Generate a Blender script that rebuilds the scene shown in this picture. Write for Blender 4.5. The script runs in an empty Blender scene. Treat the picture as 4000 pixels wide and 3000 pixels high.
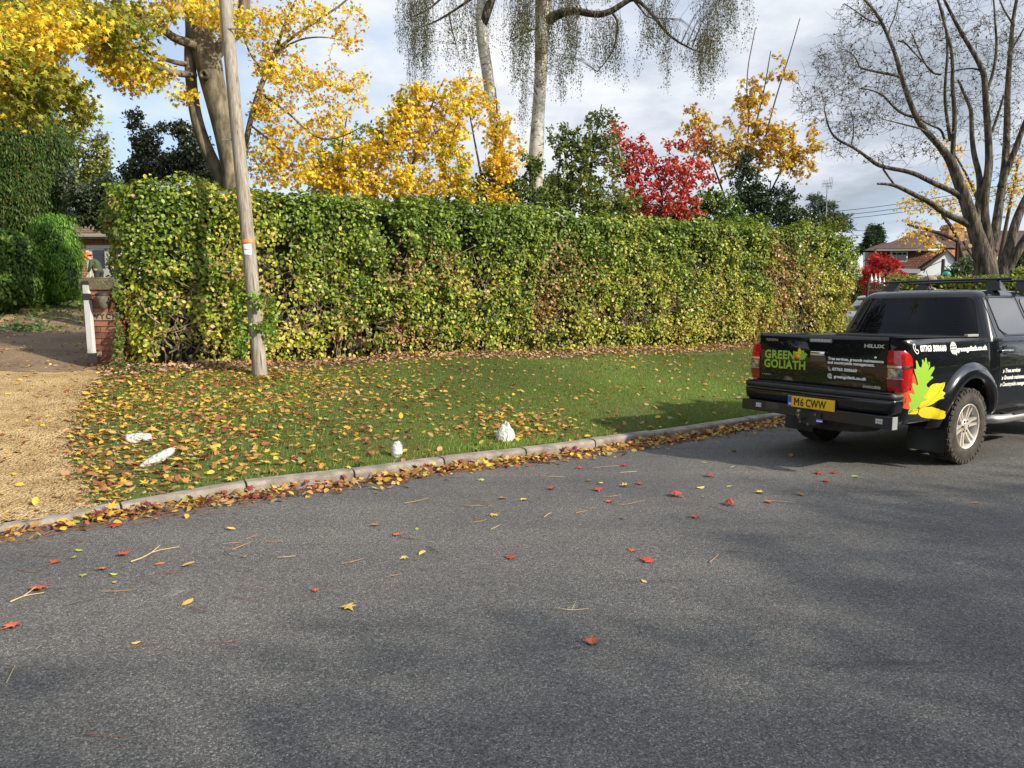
import bpy, bmesh, math, random
import numpy as np
from mathutils import Vector, Matrix
random.seed(7); RNG = np.random.default_rng(11)
SC = bpy.context.scene; COL = SC.collection
# ---------------------------------------------------------------- camera
PITCH = 0.106; CAMH = 1.56; F = 1500.0          # focal length in units of a 2212 px wide picture
cd = bpy.data.cameras.new("camera"); cam = bpy.data.objects.new("camera", cd); COL.objects.link(cam)
cam.location = (0, 0, CAMH); cam.rotation_euler = (math.radians(90) - PITCH, 0, 0)
cd.sensor_width = 36.0; cd.lens = 36.0 * F / 2212.0; cd.clip_start = 0.05; cd.clip_end = 2000
SC.camera = cam
# ---------------------------------------------------------------- light
SUN_AZ = math.radians(118); SUN_EL = math.radians(30)     # azimuth clockwise from +Y
world = bpy.data.worlds.new("World"); SC.world = world; world.use_nodes = True
nt = world.node_tree; N = nt.nodes; L = nt.links; N.clear()
out = N.new('ShaderNodeOutputWorld'); bg = N.new('ShaderNodeBackground'); bg.inputs[1].default_value = 0.1
sky = N.new('ShaderNodeTexSky'); sky.sky_type = 'NISHITA'; sky.sun_disc = False
sky.sun_elevation = SUN_EL; sky.sun_rotation = SUN_AZ
tc = N.new('ShaderNodeTexCoord'); sep = N.new('ShaderNodeSeparateXYZ'); L.new(tc.outputs['Generated'], sep.inputs[0])
def wmath(op, a, b=None, clamp=False):
    n = N.new('ShaderNodeMath'); n.operation = op; n.use_clamp = clamp
    for i, x in enumerate((a, b)):
        if x is None: continue
        if isinstance(x, (int, float)): n.inputs[i].default_value = x
        else: L.new(x, n.inputs[i])
    return n.outputs[0]
zc = wmath('ADD', wmath('MAXIMUM', sep.outputs[2], 0.0), 0.16)
cb = N.new('ShaderNodeCombineXYZ'); L.new(wmath('DIVIDE', sep.outputs[0], zc), cb.inputs[0]); L.new(wmath('DIVIDE', sep.outputs[1], zc), cb.inputs[1])
def wnoise(scale, detail, rough, off):
    mp = N.new('ShaderNodeMapping'); mp.inputs['Location'].default_value = off; L.new(cb.outputs[0], mp.inputs[0])
    n = N.new('ShaderNodeTexNoise'); n.inputs['Scale'].default_value = scale; n.inputs['Detail'].default_value = detail
    n.inputs['Roughness'].default_value = rough; L.new(mp.outputs[0], n.inputs['Vector']); return n.outputs['Fac']
def wramp(fac, stops):
    r = N.new('ShaderNodeValToRGB'); e = r.color_ramp.elements
    e[0].position, e[0].color = stops[0][0], stops[0][1] + (1,); e[1].position, e[1].color = stops[-1][0], stops[-1][1] + (1,)
    for p, c in stops[1:-1]: k = e.new(p); k.color = c + (1,)
    L.new(fac, r.inputs[0]); return r.outputs[0]
cover = wramp(wnoise(0.55, 8, 0.55, (3.1, 0.4, 0)), [(0.36, (0, 0, 0)), (0.50, (1, 1, 1))])
ccol = wramp(wnoise(0.9, 7, 0.6, (0.3, 5.2, 0)), [(0.36, (0.44, 0.50, 0.58)), (0.45, (0.62, 0.68, 0.78)), (0.54, (0.86, 0.90, 0.96)), (0.64, (1.08, 1.08, 1.07))])
vm = N.new('ShaderNodeVectorMath'); vm.operation = 'SCALE'; L.new(ccol, vm.inputs[0]); vm.inputs['Scale'].default_value = 7.6
sm = N.new('ShaderNodeVectorMath'); sm.operation = 'MULTIPLY_ADD'; L.new(sky.outputs[0], sm.inputs[0]); sm.inputs[1].default_value = (0.8, 0.8, 0.8); sm.inputs[2].default_value = (2.0, 2.5, 3.4)
mx = N.new('ShaderNodeMix'); mx.data_type = 'RGBA'; L.new(cover, mx.inputs[0]); L.new(sm.outputs[0], mx.inputs[6]); L.new(vm.outputs[0], mx.inputs[7])
dt = N.new('ShaderNodeVectorMath'); dt.operation = 'DOT_PRODUCT'; L.new(tc.outputs['Generated'], dt.inputs[0]); dt.inputs[1].default_value = (math.sin(SUN_AZ) * math.cos(SUN_EL), math.cos(SUN_AZ) * math.cos(SUN_EL), math.sin(SUN_EL))
gl = wmath('ADD', wmath('MULTIPLY', wmath('POWER', wmath('MAXIMUM', dt.outputs['Value'], 0.0), 8.0), 1.6), 1.0)      # clouds glow round the sun
gs = N.new('ShaderNodeVectorMath'); gs.operation = 'SCALE'; L.new(mx.outputs[2], gs.inputs[0]); L.new(gl, gs.inputs['Scale'])
L.new(gs.outputs[0], bg.inputs[0]); L.new(bg.outputs[0], out.inputs[0])
sd = bpy.data.lights.new("sun", 'SUN'); sun = bpy.data.objects.new("sun", sd); COL.objects.link(sun)
sd.energy = 5.0; sd.angle = math.radians(1.0); sd.color = (1.0, 0.88, 0.68)
SDIR = Vector((math.sin(SUN_AZ) * math.cos(SUN_EL), math.cos(SUN_AZ) * math.cos(SUN_EL), math.sin(SUN_EL)))
sun.rotation_euler = SDIR.to_track_quat('Z', 'Y').to_euler(); sun.location = (20, -20, 30)
SC.view_settings.view_transform = 'Standard'; SC.view_settings.look = 'None'; SC.view_settings.exposure = 0.46; SC.view_settings.gamma = 1
SC.cycles.max_bounces = 6; SC.cycles.transparent_max_bounces = 4; SC.cycles.transmission_bounces = 3
try: SC.cycles.use_denoising = False if False else SC.cycles.use_denoising
except Exception: pass
# ---------------------------------------------------------------- geometry of the view
cp, sp_ = math.cos(PITCH), math.sin(PITCH)
def ray(u, v):
    a = (u - 1106) / F; b = (829.5 - v) / F
    return np.array([a, cp + b * sp_, -sp_ + b * cp])
def W(u, v, d): return np.array([0, 0, CAMH]) + d * ray(u, v)      # world point seen at (u,v) at depth d
def G(u, v, z=0.0):
    r = ray(u, v); return np.array([0, 0, CAMH]) + r * ((z - CAMH) / r[2])
# kerb line (road side foot), from left to right
KP = [G(u, v)[:2] for u, v in [(0, 1150), (120, 1131), (240, 1113), (390, 1090), (545, 1068), (785, 1040), (990, 1008), (1165, 990), (1320, 967), (1470, 945), (1640, 917)]]
KP = np.array(KP)
d0 = KP[0] - KP[2]; d0 = d0 / np.linalg.norm(d0); d1 = np.array([math.cos(0.545), math.sin(0.545)])
KP = np.vstack([KP[0] + d0 * 60, KP[0] + d0 * 6, KP, KP[-1] + d1 * 1.5, KP[-1] + d1 * 4, KP[-1] + d1 * 120])
def _chaikin(P, n=2):
    for _ in range(n):
        Q = [P[0]]
        for a, b in zip(P[:-1], P[1:]): Q += [a * .75 + b * .25, a * .25 + b * .75]
        Q.append(P[-1]); P = np.array(Q)
    return P
KL = _chaikin(KP, 2)
def kdist(x, y):
    """signed distance from the kerb line, positive on the verge side; and arc position"""
    x = np.asarray(x, float); y = np.asarray(y, float); best = np.full(x.shape, 1e9); sg = np.zeros(x.shape)
    for a, b in zip(KL[:-1], KL[1:]):
        ab = b - a; l2 = ab @ ab
        if l2 < 1e-9: continue
        t = np.clip(((x - a[0]) * ab[0] + (y - a[1]) * ab[1]) / l2, 0, 1)
        dx = x - (a[0] + t * ab[0]); dy = y - (a[1] + t * ab[1]); d = dx * dx + dy * dy
        m = d < best; best = np.where(m, d, best); sg = np.where(m, np.sign(ab[0] * dy - ab[1] * dx), sg)
    return np.sqrt(best) * sg
def _kx(x):                       # how far along the kerb stands up (dropped at the drive on the left)
    return np.clip((x + 3.6) / 1.3, 0, 1)
def H(x, y):
    x = np.asarray(x, float); y = np.asarray(y, float); d = kdist(x, y)
    top = 0.03 + 0.075 * _kx(x)
    und = 0.02 * np.sin(x * 1.3 + y * .7) + 0.015 * np.sin(y * 2.1 - x * .9)
    return np.where(d > 0, top + 0.092 * np.clip(d - .12, 0, 23) + und * np.clip(d - .12, 0, 1), np.where(d < -6.4, 0.1 + und, 0.0))
def T(u, v, far=80):
    r = ray(u, v); o = np.array([0, 0, CAMH]); ts = np.arange(2, far, 0.05)
    P = o + ts[:, None] * r; k = np.nonzero(P[:, 2] < H(P[:, 0], P[:, 1]))[0]
    return P[k[0]] if len(k) else P[-1]
def hz(x, y): return float(H(np.array([x]), np.array([y]))[0])
# ---------------------------------------------------------------- materials
MATS = {}
def _new(name):
    m = bpy.data.materials.new(name); m.use_nodes = True; t = m.node_tree; b = t.nodes['Principled BSDF']; MATS[name] = m
    return m, t, b
def simple(name, col, rough=0.5, metal=0.0, coat=0.0, spec=0.5, noise=None, bump=None, emis=None):
    m, t, b = _new(name)
    b.inputs['Base Color'].default_value = (*col, 1); b.inputs['Roughness'].default_value = rough; b.inputs['Metallic'].default_value = metal
    b.inputs['Coat Weight'].default_value = coat; b.inputs['Coat Roughness'].default_value = 0.03; b.inputs['Specular IOR Level'].default_value = spec
    tcn = t.nodes.new('ShaderNodeTexCoord')
    if noise:
        sc, c2, lo, hi = noise[:4]
        n = t.nodes.new('ShaderNodeTexNoise'); n.inputs['Scale'].default_value = sc; n.inputs['Detail'].default_value = 6; n.inputs['Roughness'].default_value = .62
        if len(noise) > 4:
            mp = t.nodes.new('ShaderNodeMapping'); mp.inputs['Scale'].default_value = noise[4]; t.links.new(tcn.outputs['Object'], mp.inputs[0]); t.links.new(mp.outputs[0], n.inputs['Vector'])
        else: t.links.new(tcn.outputs['Object'], n.inputs['Vector'])
        r = t.nodes.new('ShaderNodeValToRGB'); e = r.color_ramp.elements; e[0].position = lo; e[0].color = (*col, 1); e[1].position = hi; e[1].color = (*c2, 1)
        t.links.new(n.outputs['Fac'], r.inputs[0]); t.links.new(r.outputs[0], b.inputs['Base Color'])
    if bump:
        sc, st, di = bump[:3]
        n = t.nodes.new('ShaderNodeTexNoise'); n.inputs['Scale'].default_value = sc; n.inputs['Detail'].default_value = 5
        if len(bump) > 3:
            mp = t.nodes.new('ShaderNodeMapping'); mp.inputs['Scale'].default_value = bump[3]; t.links.new(tcn.outputs['Object'], mp.inputs[0]); t.links.new(mp.outputs[0], n.inputs['Vector'])
        else: t.links.new(tcn.outputs['Object'], n.inputs['Vector'])
        bp = t.nodes.new('ShaderNodeBump'); bp.inputs['Strength'].default_value = st; bp.inputs['Distance'].default_value = di
        t.links.new(n.outputs['Fac'], bp.inputs['Height']); t.links.new(bp.outputs[0], b.inputs['Normal'])
    if emis:
        b.inputs['Emission Color'].default_value = (*emis[:3], 1); b.inputs['Emission Strength'].default_value = emis[3]
    return m
def leafmat(name, gloss=0.35, trans=0.3, rough=0.4):
    m, t, b = _new(name)
    at = t.nodes.new('ShaderNodeAttribute'); at.attribute_name = 'col'
    t.links.new(at.outputs['Color'], b.inputs['Base Color']); b.inputs['Roughness'].default_value = rough; b.inputs['Specular IOR Level'].default_value = gloss
    tr = t.nodes.new('ShaderNodeBsdfTranslucent'); mixc = t.nodes.new('ShaderNodeVectorMath'); mixc.operation = 'MULTIPLY'
    t.links.new(at.outputs['Color'], mixc.inputs[0]); mixc.inputs[1].default_value = (1.5, 1.4, 0.9); t.links.new(mixc.outputs[0], tr.inputs['Color'])
    ms = t.nodes.new('ShaderNodeMixShader'); ms.inputs[0].default_value = trans
    t.links.new(b.outputs[0], ms.inputs[1]); t.links.new(tr.outputs[0], ms.inputs[2]); t.links.new(ms.outputs[0], t.nodes['Material Output'].inputs[0])
    return m
LEAF = leafmat('leaf', 0.3, 0.3, 0.5); GLOSSLEAF = leafmat('glossy_leaf', 0.6, 0.18, 0.35); DRYLEAF = leafmat('dry_leaf', 0.25, 0.15, 0.6)
BARK = simple('maple_bark', (0.070, 0.058, 0.038), .9, noise=(7, (0.23, 0.195, 0.145), .40, .66, (1, 1, .35)), bump=(22, .7, .02, (1, 1, .3)))
BARK_DARK = simple('dark_bark', (0.030, 0.025, 0.019), .95, noise=(9, (0.17, 0.14, 0.105), .42, .68, (1, 1, .25)), bump=(11, 1.0, .09, (1, 1, .2)))
TWIG = simple('twig', (0.06, 0.042, 0.03), .9)
TWIG_PALE = simple('pale_twig', (0.16, 0.12, 0.08), .9)

# ---------------------------------------------------------------- mesh helpers
def link(o, parent=None):
    COL.objects.link(o)
    if parent is not None: o.parent = parent
    return o
def tag(o, label=None, cat=None, group=None, kind=None):
    if label: o['label'] = label
    if cat: o['category'] = cat
    if group: o['group'] = group
    if kind: o['kind'] = kind
    return o
def thing(name, label, cat, loc=(0, 0, 0), rotz=0, group=None):
    o = bpy.data.objects.new(name, None); o.empty_display_size = .1; COL.objects.link(o)
    o.location = loc; o.rotation_euler = (0, 0, rotz); return tag(o, label, cat, group)
def mk(name, verts, faces, mat, parent=None, smooth=False, local=False):
    """one mesh object; world coordinates, turned into the parent's frame when it stands somewhere (unrotated)"""
    me = bpy.data.meshes.new(name); v = np.asarray(verts, float).reshape(-1, 3)
    if parent is not None and not local:
        p = parent; off = np.zeros(3)
        while p is not None: off += np.array(p.location); p = p.parent
        v = v - off
    me.from_pydata(v.tolist(), [], [list(map(int, f)) for f in faces]); me.update()
    if smooth: me.polygons.foreach_set('use_smooth', [True] * len(me.polygons))
    me.materials.append(mat); return link(bpy.data.objects.new(name, me), parent)
class MB:
    """collects boxes, tubes, lathes as plain vertex and face lists"""
    def __init__(s): s.v = []; s.f = []
    def add(s, v, f):
        b = len(s.v); s.v += [tuple(p) for p in v]; s.f += [tuple(i + b for i in q) for q in f]; return s
    def box(s, a, b, bev=0.0, M=None):
        x0, y0, z0 = a; x1, y1, z1 = b
        if bev > 0:
            bm = bmesh.new(); bmesh.ops.create_cube(bm, size=1.0)
            for v in bm.verts: v.co = ((x0 + x1) / 2 + v.co.x * (x1 - x0), (y0 + y1) / 2 + v.co.y * (y1 - y0), (z0 + z1) / 2 + v.co.z * (z1 - z0))
            bmesh.ops.bevel(bm, geom=list(bm.edges), offset=bev, segments=2, affect='EDGES', profile=.5)
            bm.verts.index_update(); V = [tuple(v.co) for v in bm.verts]; Fc = [tuple(v.index for v in f.verts) for f in bm.faces]; bm.free()
        else:
            V = [(x0, y0, z0), (x1, y0, z0), (x1, y1, z0), (x0, y1, z0), (x0, y0, z1), (x1, y0, z1), (x1, y1, z1), (x0, y1, z1)]
            Fc = [(3, 2, 1, 0), (4, 5, 6, 7), (0, 1, 5, 4), (1, 2, 6, 5), (2, 3, 7, 6), (3, 0, 4, 7)]
        if M is not None: V = [tuple(M @ Vector(p)) for p in V]
        return s.add(V, Fc)
    def tube(s, pts, rad, n=8, caps=True):
        v, f = tube(pts, rad, n, caps); return s.add(v, f)
    def prism(s, poly, z0, z1, M=None):
        n = len(poly); V = [(x, y, z0) for x, y in poly] + [(x, y, z1) for x, y in poly]
        Fc = [tuple(range(n - 1, -1, -1)), tuple(range(n, 2 * n))] + [(i, (i + 1) % n, n + (i + 1) % n, n + i) for i in range(n)]
        if M is not None: V = [tuple(M @ Vector(p)) for p in V]
        return s.add(V, Fc)
    def lathe(s, prof, n=24, M=None, close=False):
        V = []; Fc = []
        for r, z in prof:
            for k in range(n): a = 2 * math.pi * k / n; V.append((r * math.cos(a), r * math.sin(a), z))
        m = len(prof)
        for i in range(m if close else m - 1):
            for k in range(n):
                j = (i + 1) % m; Fc.append((i * n + k, i * n + (k + 1) % n, j * n + (k + 1) % n, j * n + k))
        if M is not None: V = [tuple(M @ Vector(p)) for p in V]
        return s.add(V, Fc)
    def grid(s, fn, us, vs, flip=False):
        V = [fn(u, v) for v in vs for u in us]; n = len(us)
        Fc = [(j * n + i, j * n + i + 1, (j + 1) * n + i + 1, (j + 1) * n + i) for j in range(len(vs) - 1) for i in range(n - 1)]
        if flip: Fc = [q[::-1] for q in Fc]
        return s.add(V, Fc)
    def obj(s, name, mat, parent=None, smooth=False, local=False):
        return mk(name, s.v, s.f, mat, parent, smooth, local)
def tube(pts, rad, n=6, caps=True):
    P = np.asarray(pts, float); m = len(P); rad = np.broadcast_to(np.asarray(rad, float), (m,))
    t = np.gradient(P, axis=0); t /= (np.linalg.norm(t, axis=1)[:, None] + 1e-9)
    a = np.array([1., 0, 0]) if abs(t[0][0]) < .8 else np.array([0, 1., 0])
    V = np.empty((m, n, 3)); ang = np.arange(n) * 2 * math.pi / n; c, s = np.cos(ang), np.sin(ang)
    for i in range(m):
        a = a - (a @ t[i]) * t[i]; a /= (math.sqrt(a @ a) + 1e-9); b = np.array([t[i][1] * a[2] - t[i][2] * a[1], t[i][2] * a[0] - t[i][0] * a[2], t[i][0] * a[1] - t[i][1] * a[0]])
        V[i] = P[i] + rad[i] * (c[:, None] * a + s[:, None] * b)
    f = [(i * n + k, i * n + (k + 1) % n, (i + 1) * n + (k + 1) % n, (i + 1) * n + k) for i in range(m - 1) for k in range(n)]
    if caps: f += [tuple(range(n - 1, -1, -1)), tuple((m - 1) * n + k for k in range(n))]
    return V.reshape(-1, 3), f
def smooth_path(P, n=2):
    return _chaikin(np.asarray(P, float), n)
# leaf shapes: vertices (x across, y along, z up) and faces
OVAL = (np.array([(0, 0, 0), (.24, .25, .06), (.29, .55, .08), (.15, .85, .05), (0, 1, 0), (-.15, .85, .05), (-.29, .55, .08), (-.24, .25, .06)]), [(0, 1, 2, 3, 4), (0, 4, 5, 6, 7)])
SMALL = (np.array([(0, 0, 0), (.3, .45, .05), (0, 1, 0), (-.3, .45, .05)]), [(0, 1, 2, 3)])
NARROW = (np.array([(0, 0, 0), (.16, .4, .03), (0, 1, 0), (-.16, .4, .03)]), [(0, 1, 2, 3)])
def _maple():
    pts = []
    for a, r in [(-165, .32), (-125, .30), (-100, .62), (-72, .36), (-48, .78), (-26, .42), (0, 1.0), (26, .42), (48, .78), (72, .36), (100, .62), (125, .30), (165, .32)]:
        t = math.radians(a); pts.append((math.sin(t) * r * .62, .38 + math.cos(t) * r * .62, -.10 * r))
    V = [(0, .38, .06)] + pts; n = len(pts)
    return np.array(V), [(0, i + 1, (i + 1) % n + 1) for i in range(n)]
MAPLE = _maple()
def _oak():
    r = []; 
    for y, w in [(0, .03), (.12, .10), (.22, .20), (.30, .12), (.42, .30), (.52, .16), (.64, .33), (.74, .17), (.86, .2), (1.0, .0)]: r.append((w, y, .03 * w))
    V = r + [(-x, y, z) for x, y, z in r[-2:0:-1]]
    k = len(r); n = len(V); Fc = []
    for i in range(k - 1):
        a, b = i, i + 1; c = (n - (i + 1)) % n if i + 1 < k - 0 else k - 1; d = (n - i) % n
        q = [a, b, c, d]; q2 = []
        for e in q:
            if e not in q2: q2.append(e)
        if len(q2) > 2: Fc.append(tuple(q2))
    return np.array(V), Fc
OAK = _oak()
def leaves(name, tmpl, pos, nrm, up, size, col, mat, parent=None):
    """a mesh of many leaves: pos, nrm (face direction), up (leaf axis), size, col arrays"""
    TV, TF = tmpl; n = len(pos); k = len(TV)
    nrm = nrm / (np.linalg.norm(nrm, axis=1)[:, None] + 1e-9)
    up = up - (up * nrm).sum(1)[:, None] * nrm; up /= (np.linalg.norm(up, axis=1)[:, None] + 1e-9)
    sd_ = np.cross(up, nrm)
    V = pos[:, None, :] + size[:, None, None] * (TV[None, :, 0:1] * sd_[:, None] + TV[None, :, 1:2] * up[:, None] + TV[None, :, 2:3] * nrm[:, None] * RNG.uniform(-.5, 2.2, n)[:, None, None])
    if parent is not None:
        p = parent; off = np.zeros(3)
        while p is not None: off += np.array(p.location); p = p.parent
        V = V - off
    lv = np.concatenate([np.array(f) for f in TF]); tot = np.array([len(f) for f in TF]); nl = len(lv)
    me = bpy.data.meshes.new(name); me.vertices.add(n * k); me.vertices.foreach_set('co', V.astype(np.float32).ravel())
    me.loops.add(n * nl); me.loops.foreach_set('vertex_index', (np.arange(n)[:, None] * k + lv[None]).astype(np.int32).ravel())
    me.polygons.add(n * len(TF)); st = np.concatenate([[0], np.cumsum(tot)[:-1]])
    me.polygons.foreach_set('loop_start', (np.arange(n)[:, None] * nl + st[None]).astype(np.int32).ravel())
    me.update(calc_edges=True)
    a = me.attributes.new('col', 'FLOAT_COLOR', 'POINT'); c = np.ones((n, k, 4), np.float32); c[:, :, :3] = col[:, None, :]; a.data.foreach_set('color', c.ravel())
    me.materials.append(mat); return link(bpy.data.objects.new(name, me), parent)
def rdir(n):
    v = RNG.normal(size=(n, 3)); return v / np.linalg.norm(v, axis=1)[:, None]
def palette(n, cols, w, jit=.18):
    cols = np.array(cols, float); i = RNG.choice(len(cols), n, p=np.array(w) / sum(w)); c = cols[i]
    return np.clip(c * RNG.uniform(1 - jit, 1 + jit, (n, 1)) * RNG.uniform(.93, 1.07, (n, 3)), 0.003, 1)
def vnoise(P, s, seed=0):
    """cheap smooth noise, about -1..1"""
    r = np.random.default_rng(seed); o = np.zeros(len(P)); P = np.asarray(P, float)
    for _ in range(2):                                  # bend the waves so that no straight ridges show
        w = r.normal(size=(3, 3)); P = P + np.sin(P @ w * s * .45 + r.uniform(0, 6.28, 3)) * (1.1 / s)
    for k in range(10):
        d = r.normal(size=3); d /= np.linalg.norm(d); o += np.sin((P @ d) * s * r.uniform(.5, 2.0) + r.uniform(0, 6.28))
    return o / 4.0
def path_px(pts):
    """[(u,v,depth,width_px)] -> world path and radii"""
    P = np.array([W(u, v, d) for u, v, d, w in pts]); R = np.array([w * .5 * d / F for u, v, d, w in pts])
    Q = _chaikin(np.hstack([P, R[:, None]]), 2); return Q[:, :3], Q[:, 3]
def blob_targets(blobs):
    """blobs: (u, v, depth, ru, rv, rdepth, n) in picture units for u,v and metres for depth -> world points"""
    o = []
    for u, v, d, ru, rv, rd, n in blobs:
        q = rdir(n) * (RNG.uniform(0, 1, n) ** .45)[:, None]
        for a, b, c in q: o.append(W(u + a * ru, v + b * rv, d + c * rd))
    return np.array(o)
def grow_twigs(skel, targets, r0=.012, r1=.004, sag=.0, seg=4, wob=.06, maxlen=3.5, nearfirst=True):
    """joins each target to the nearest point of the growing skeleton"""
    S = np.array(skel); cap = len(S) + len(targets) * seg; B = np.empty((cap, 3)); B[:len(S)] = S; m = len(S)
    if nearfirst:
        d = np.array([np.min(((S - t) ** 2).sum(1)) for t in targets]); targets = targets[np.argsort(d)]
    out = []
    for t in targets:
        dd = ((B[:m] - t) ** 2).sum(1); i = int(np.argmin(dd)); a = B[i]; l = math.sqrt(dd[i])
        if l > maxlen or l < .03: continue
        s = np.linspace(0, 1, seg + 1)[:, None]; w = RNG.normal(size=3) * wob * l
        P = a + (t - a) * s + np.sin(s * math.pi) * (w + np.array([0, 0, sag * l])) + np.sin(s * math.pi * 2) * RNG.normal(size=3) * wob * .5 * l
        out.append(P); B[m:m + seg] = P[1:]; m += seg
    return out
def twig_mesh(name, tw, mat, parent, r0=.01, r1=.004, n=3):
    V = []; Fc = []; b = 0
    for P in tw:
        l = np.linalg.norm(P[-1] - P[0]); ra = min(r0, r1 + l * .006); v, f = tube(P, np.linspace(ra, r1, len(P)), n, False)
        V.append(v); Fc += [tuple(i + b for i in q) for q in f]; b += len(v)
    return mk(name, np.vstack(V), Fc, mat, parent)
def on_twigs(tw, per, spread, t0=.3):
    """leaf positions along the outer part of twigs"""
    P = []
    for q in tw:
        t = RNG.uniform(t0, 1.0, per) * (len(q) - 1); i = np.minimum(t.astype(int), len(q) - 2); fr = (t - i)[:, None]
        P.append(q[i] * (1 - fr) + q[i + 1] * fr)
    P = np.vstack(P); return P + rdir(len(P)) * RNG.uniform(0, spread, (len(P), 1))
SUNV = np.array(SDIR)
def leafset(name, tmpl, P, size, cols, w, mat, parent, droop=.8, up_bias=.5, sz_jit=.3, patch=None):
    n = len(P); nr = rdir(n) + np.array([0, 0, up_bias]) + SUNV * .3; up = rdir(n) + np.array([0, 0, -droop])
    c = palette(n, cols, w)
    if patch is not None:                       # clumps of a second colour
        s, sd2, c2, amt = patch; k = vnoise(P, s, sd2) + RNG.normal(size=n) * .25; mk_ = (k > amt); c[mk_] = palette(int(mk_.sum()), c2, [1] * len(c2))
    return leaves(name, tmpl, P, nr, up, size * RNG.uniform(1 - sz_jit, 1 + sz_jit, n), c, mat, parent)
def limbs_mesh(name, limbs, mat, parent, n=12):
    mb = MB()
    for P, R_ in limbs: mb.tube(P, R_, n)
    return mb.obj(name, mat, parent, smooth=True)
# ================================================================ SETTING: ground, road, kerb, drive
def ground_mat(name, c1, c2, c3, s1, s2, rough=.95, bs=60, bst=.5, bd=.02, vor=None):
    m, t, b = _new(name); n = t.nodes; l = t.links; tcn = n.new('ShaderNodeTexCoord'); b.inputs['Roughness'].default_value = rough; b.inputs['Specular IOR Level'].default_value = .25
    a = n.new('ShaderNodeTexNoise'); a.inputs['Scale'].default_value = s1; a.inputs['Detail'].default_value = 6; l.new(tcn.outputs['Object'], a.inputs[0])
    r = n.new('ShaderNodeValToRGB'); r.color_ramp.elements[0].position = .38; r.color_ramp.elements[1].position = .62; r.color_ramp.elements[0].color = (*c1, 1); r.color_ramp.elements[1].color = (*c2, 1); l.new(a.outputs['Fac'], r.inputs[0])
    f = n.new('ShaderNodeTexNoise'); f.inputs['Scale'].default_value = s2; f.inputs['Detail'].default_value = 4; f.inputs['Roughness'].default_value = .7; l.new(tcn.outputs['Object'], f.inputs[0])
    r2 = n.new('ShaderNodeValToRGB'); r2.color_ramp.elements[0].position = .5; r2.color_ramp.elements[1].position = .68; l.new(f.outputs['Fac'], r2.inputs[0])
    mx = n.new('ShaderNodeMix'); mx.data_type = 'RGBA'; l.new(r2.outputs[0], mx.inputs[0]); l.new(r.outputs[0], mx.inputs[6]); mx.inputs[7].default_value = (*c3, 1); l.new(mx.outputs[2], b.inputs['Base Color'])
    bp = n.new('ShaderNodeBump'); bp.inputs['Strength'].default_value = bst; bp.inputs['Distance'].default_value = bd
    if vor:
        vn = n.new('ShaderNodeTexVoronoi'); vn.inputs['Scale'].default_value = vor; l.new(tcn.outputs['Object'], vn.inputs[0]); l.new(vn.outputs['Distance'], bp.inputs['Height']); bp.invert = True
    else:
        bn = n.new('ShaderNodeTexNoise'); bn.inputs['Scale'].default_value = bs; bn.inputs['Detail'].default_value = 3; l.new(tcn.outputs['Object'], bn.inputs[0]); l.new(bn.outputs['Fac'], bp.inputs['Height'])
    l.new(bp.outputs[0], b.inputs['Normal']); return m
SOIL = ground_mat('soil', (0.05, 0.075, 0.018), (0.07, 0.11, 0.022), (0.12, 0.085, 0.045), 1.2, 30)
GRAVEL = ground_mat('gravel', (0.42, 0.29, 0.14), (0.58, 0.43, 0.23), (0.15, 0.09, 0.04), 3, 38, .9, bst=1.0, bd=.03, vor=48)
TARMAC = ground_mat('drive_tarmac', (0.12, 0.085, 0.06), (0.19, 0.14, 0.10), (0.30, 0.21, 0.12), 1.1, 22, .85)
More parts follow.
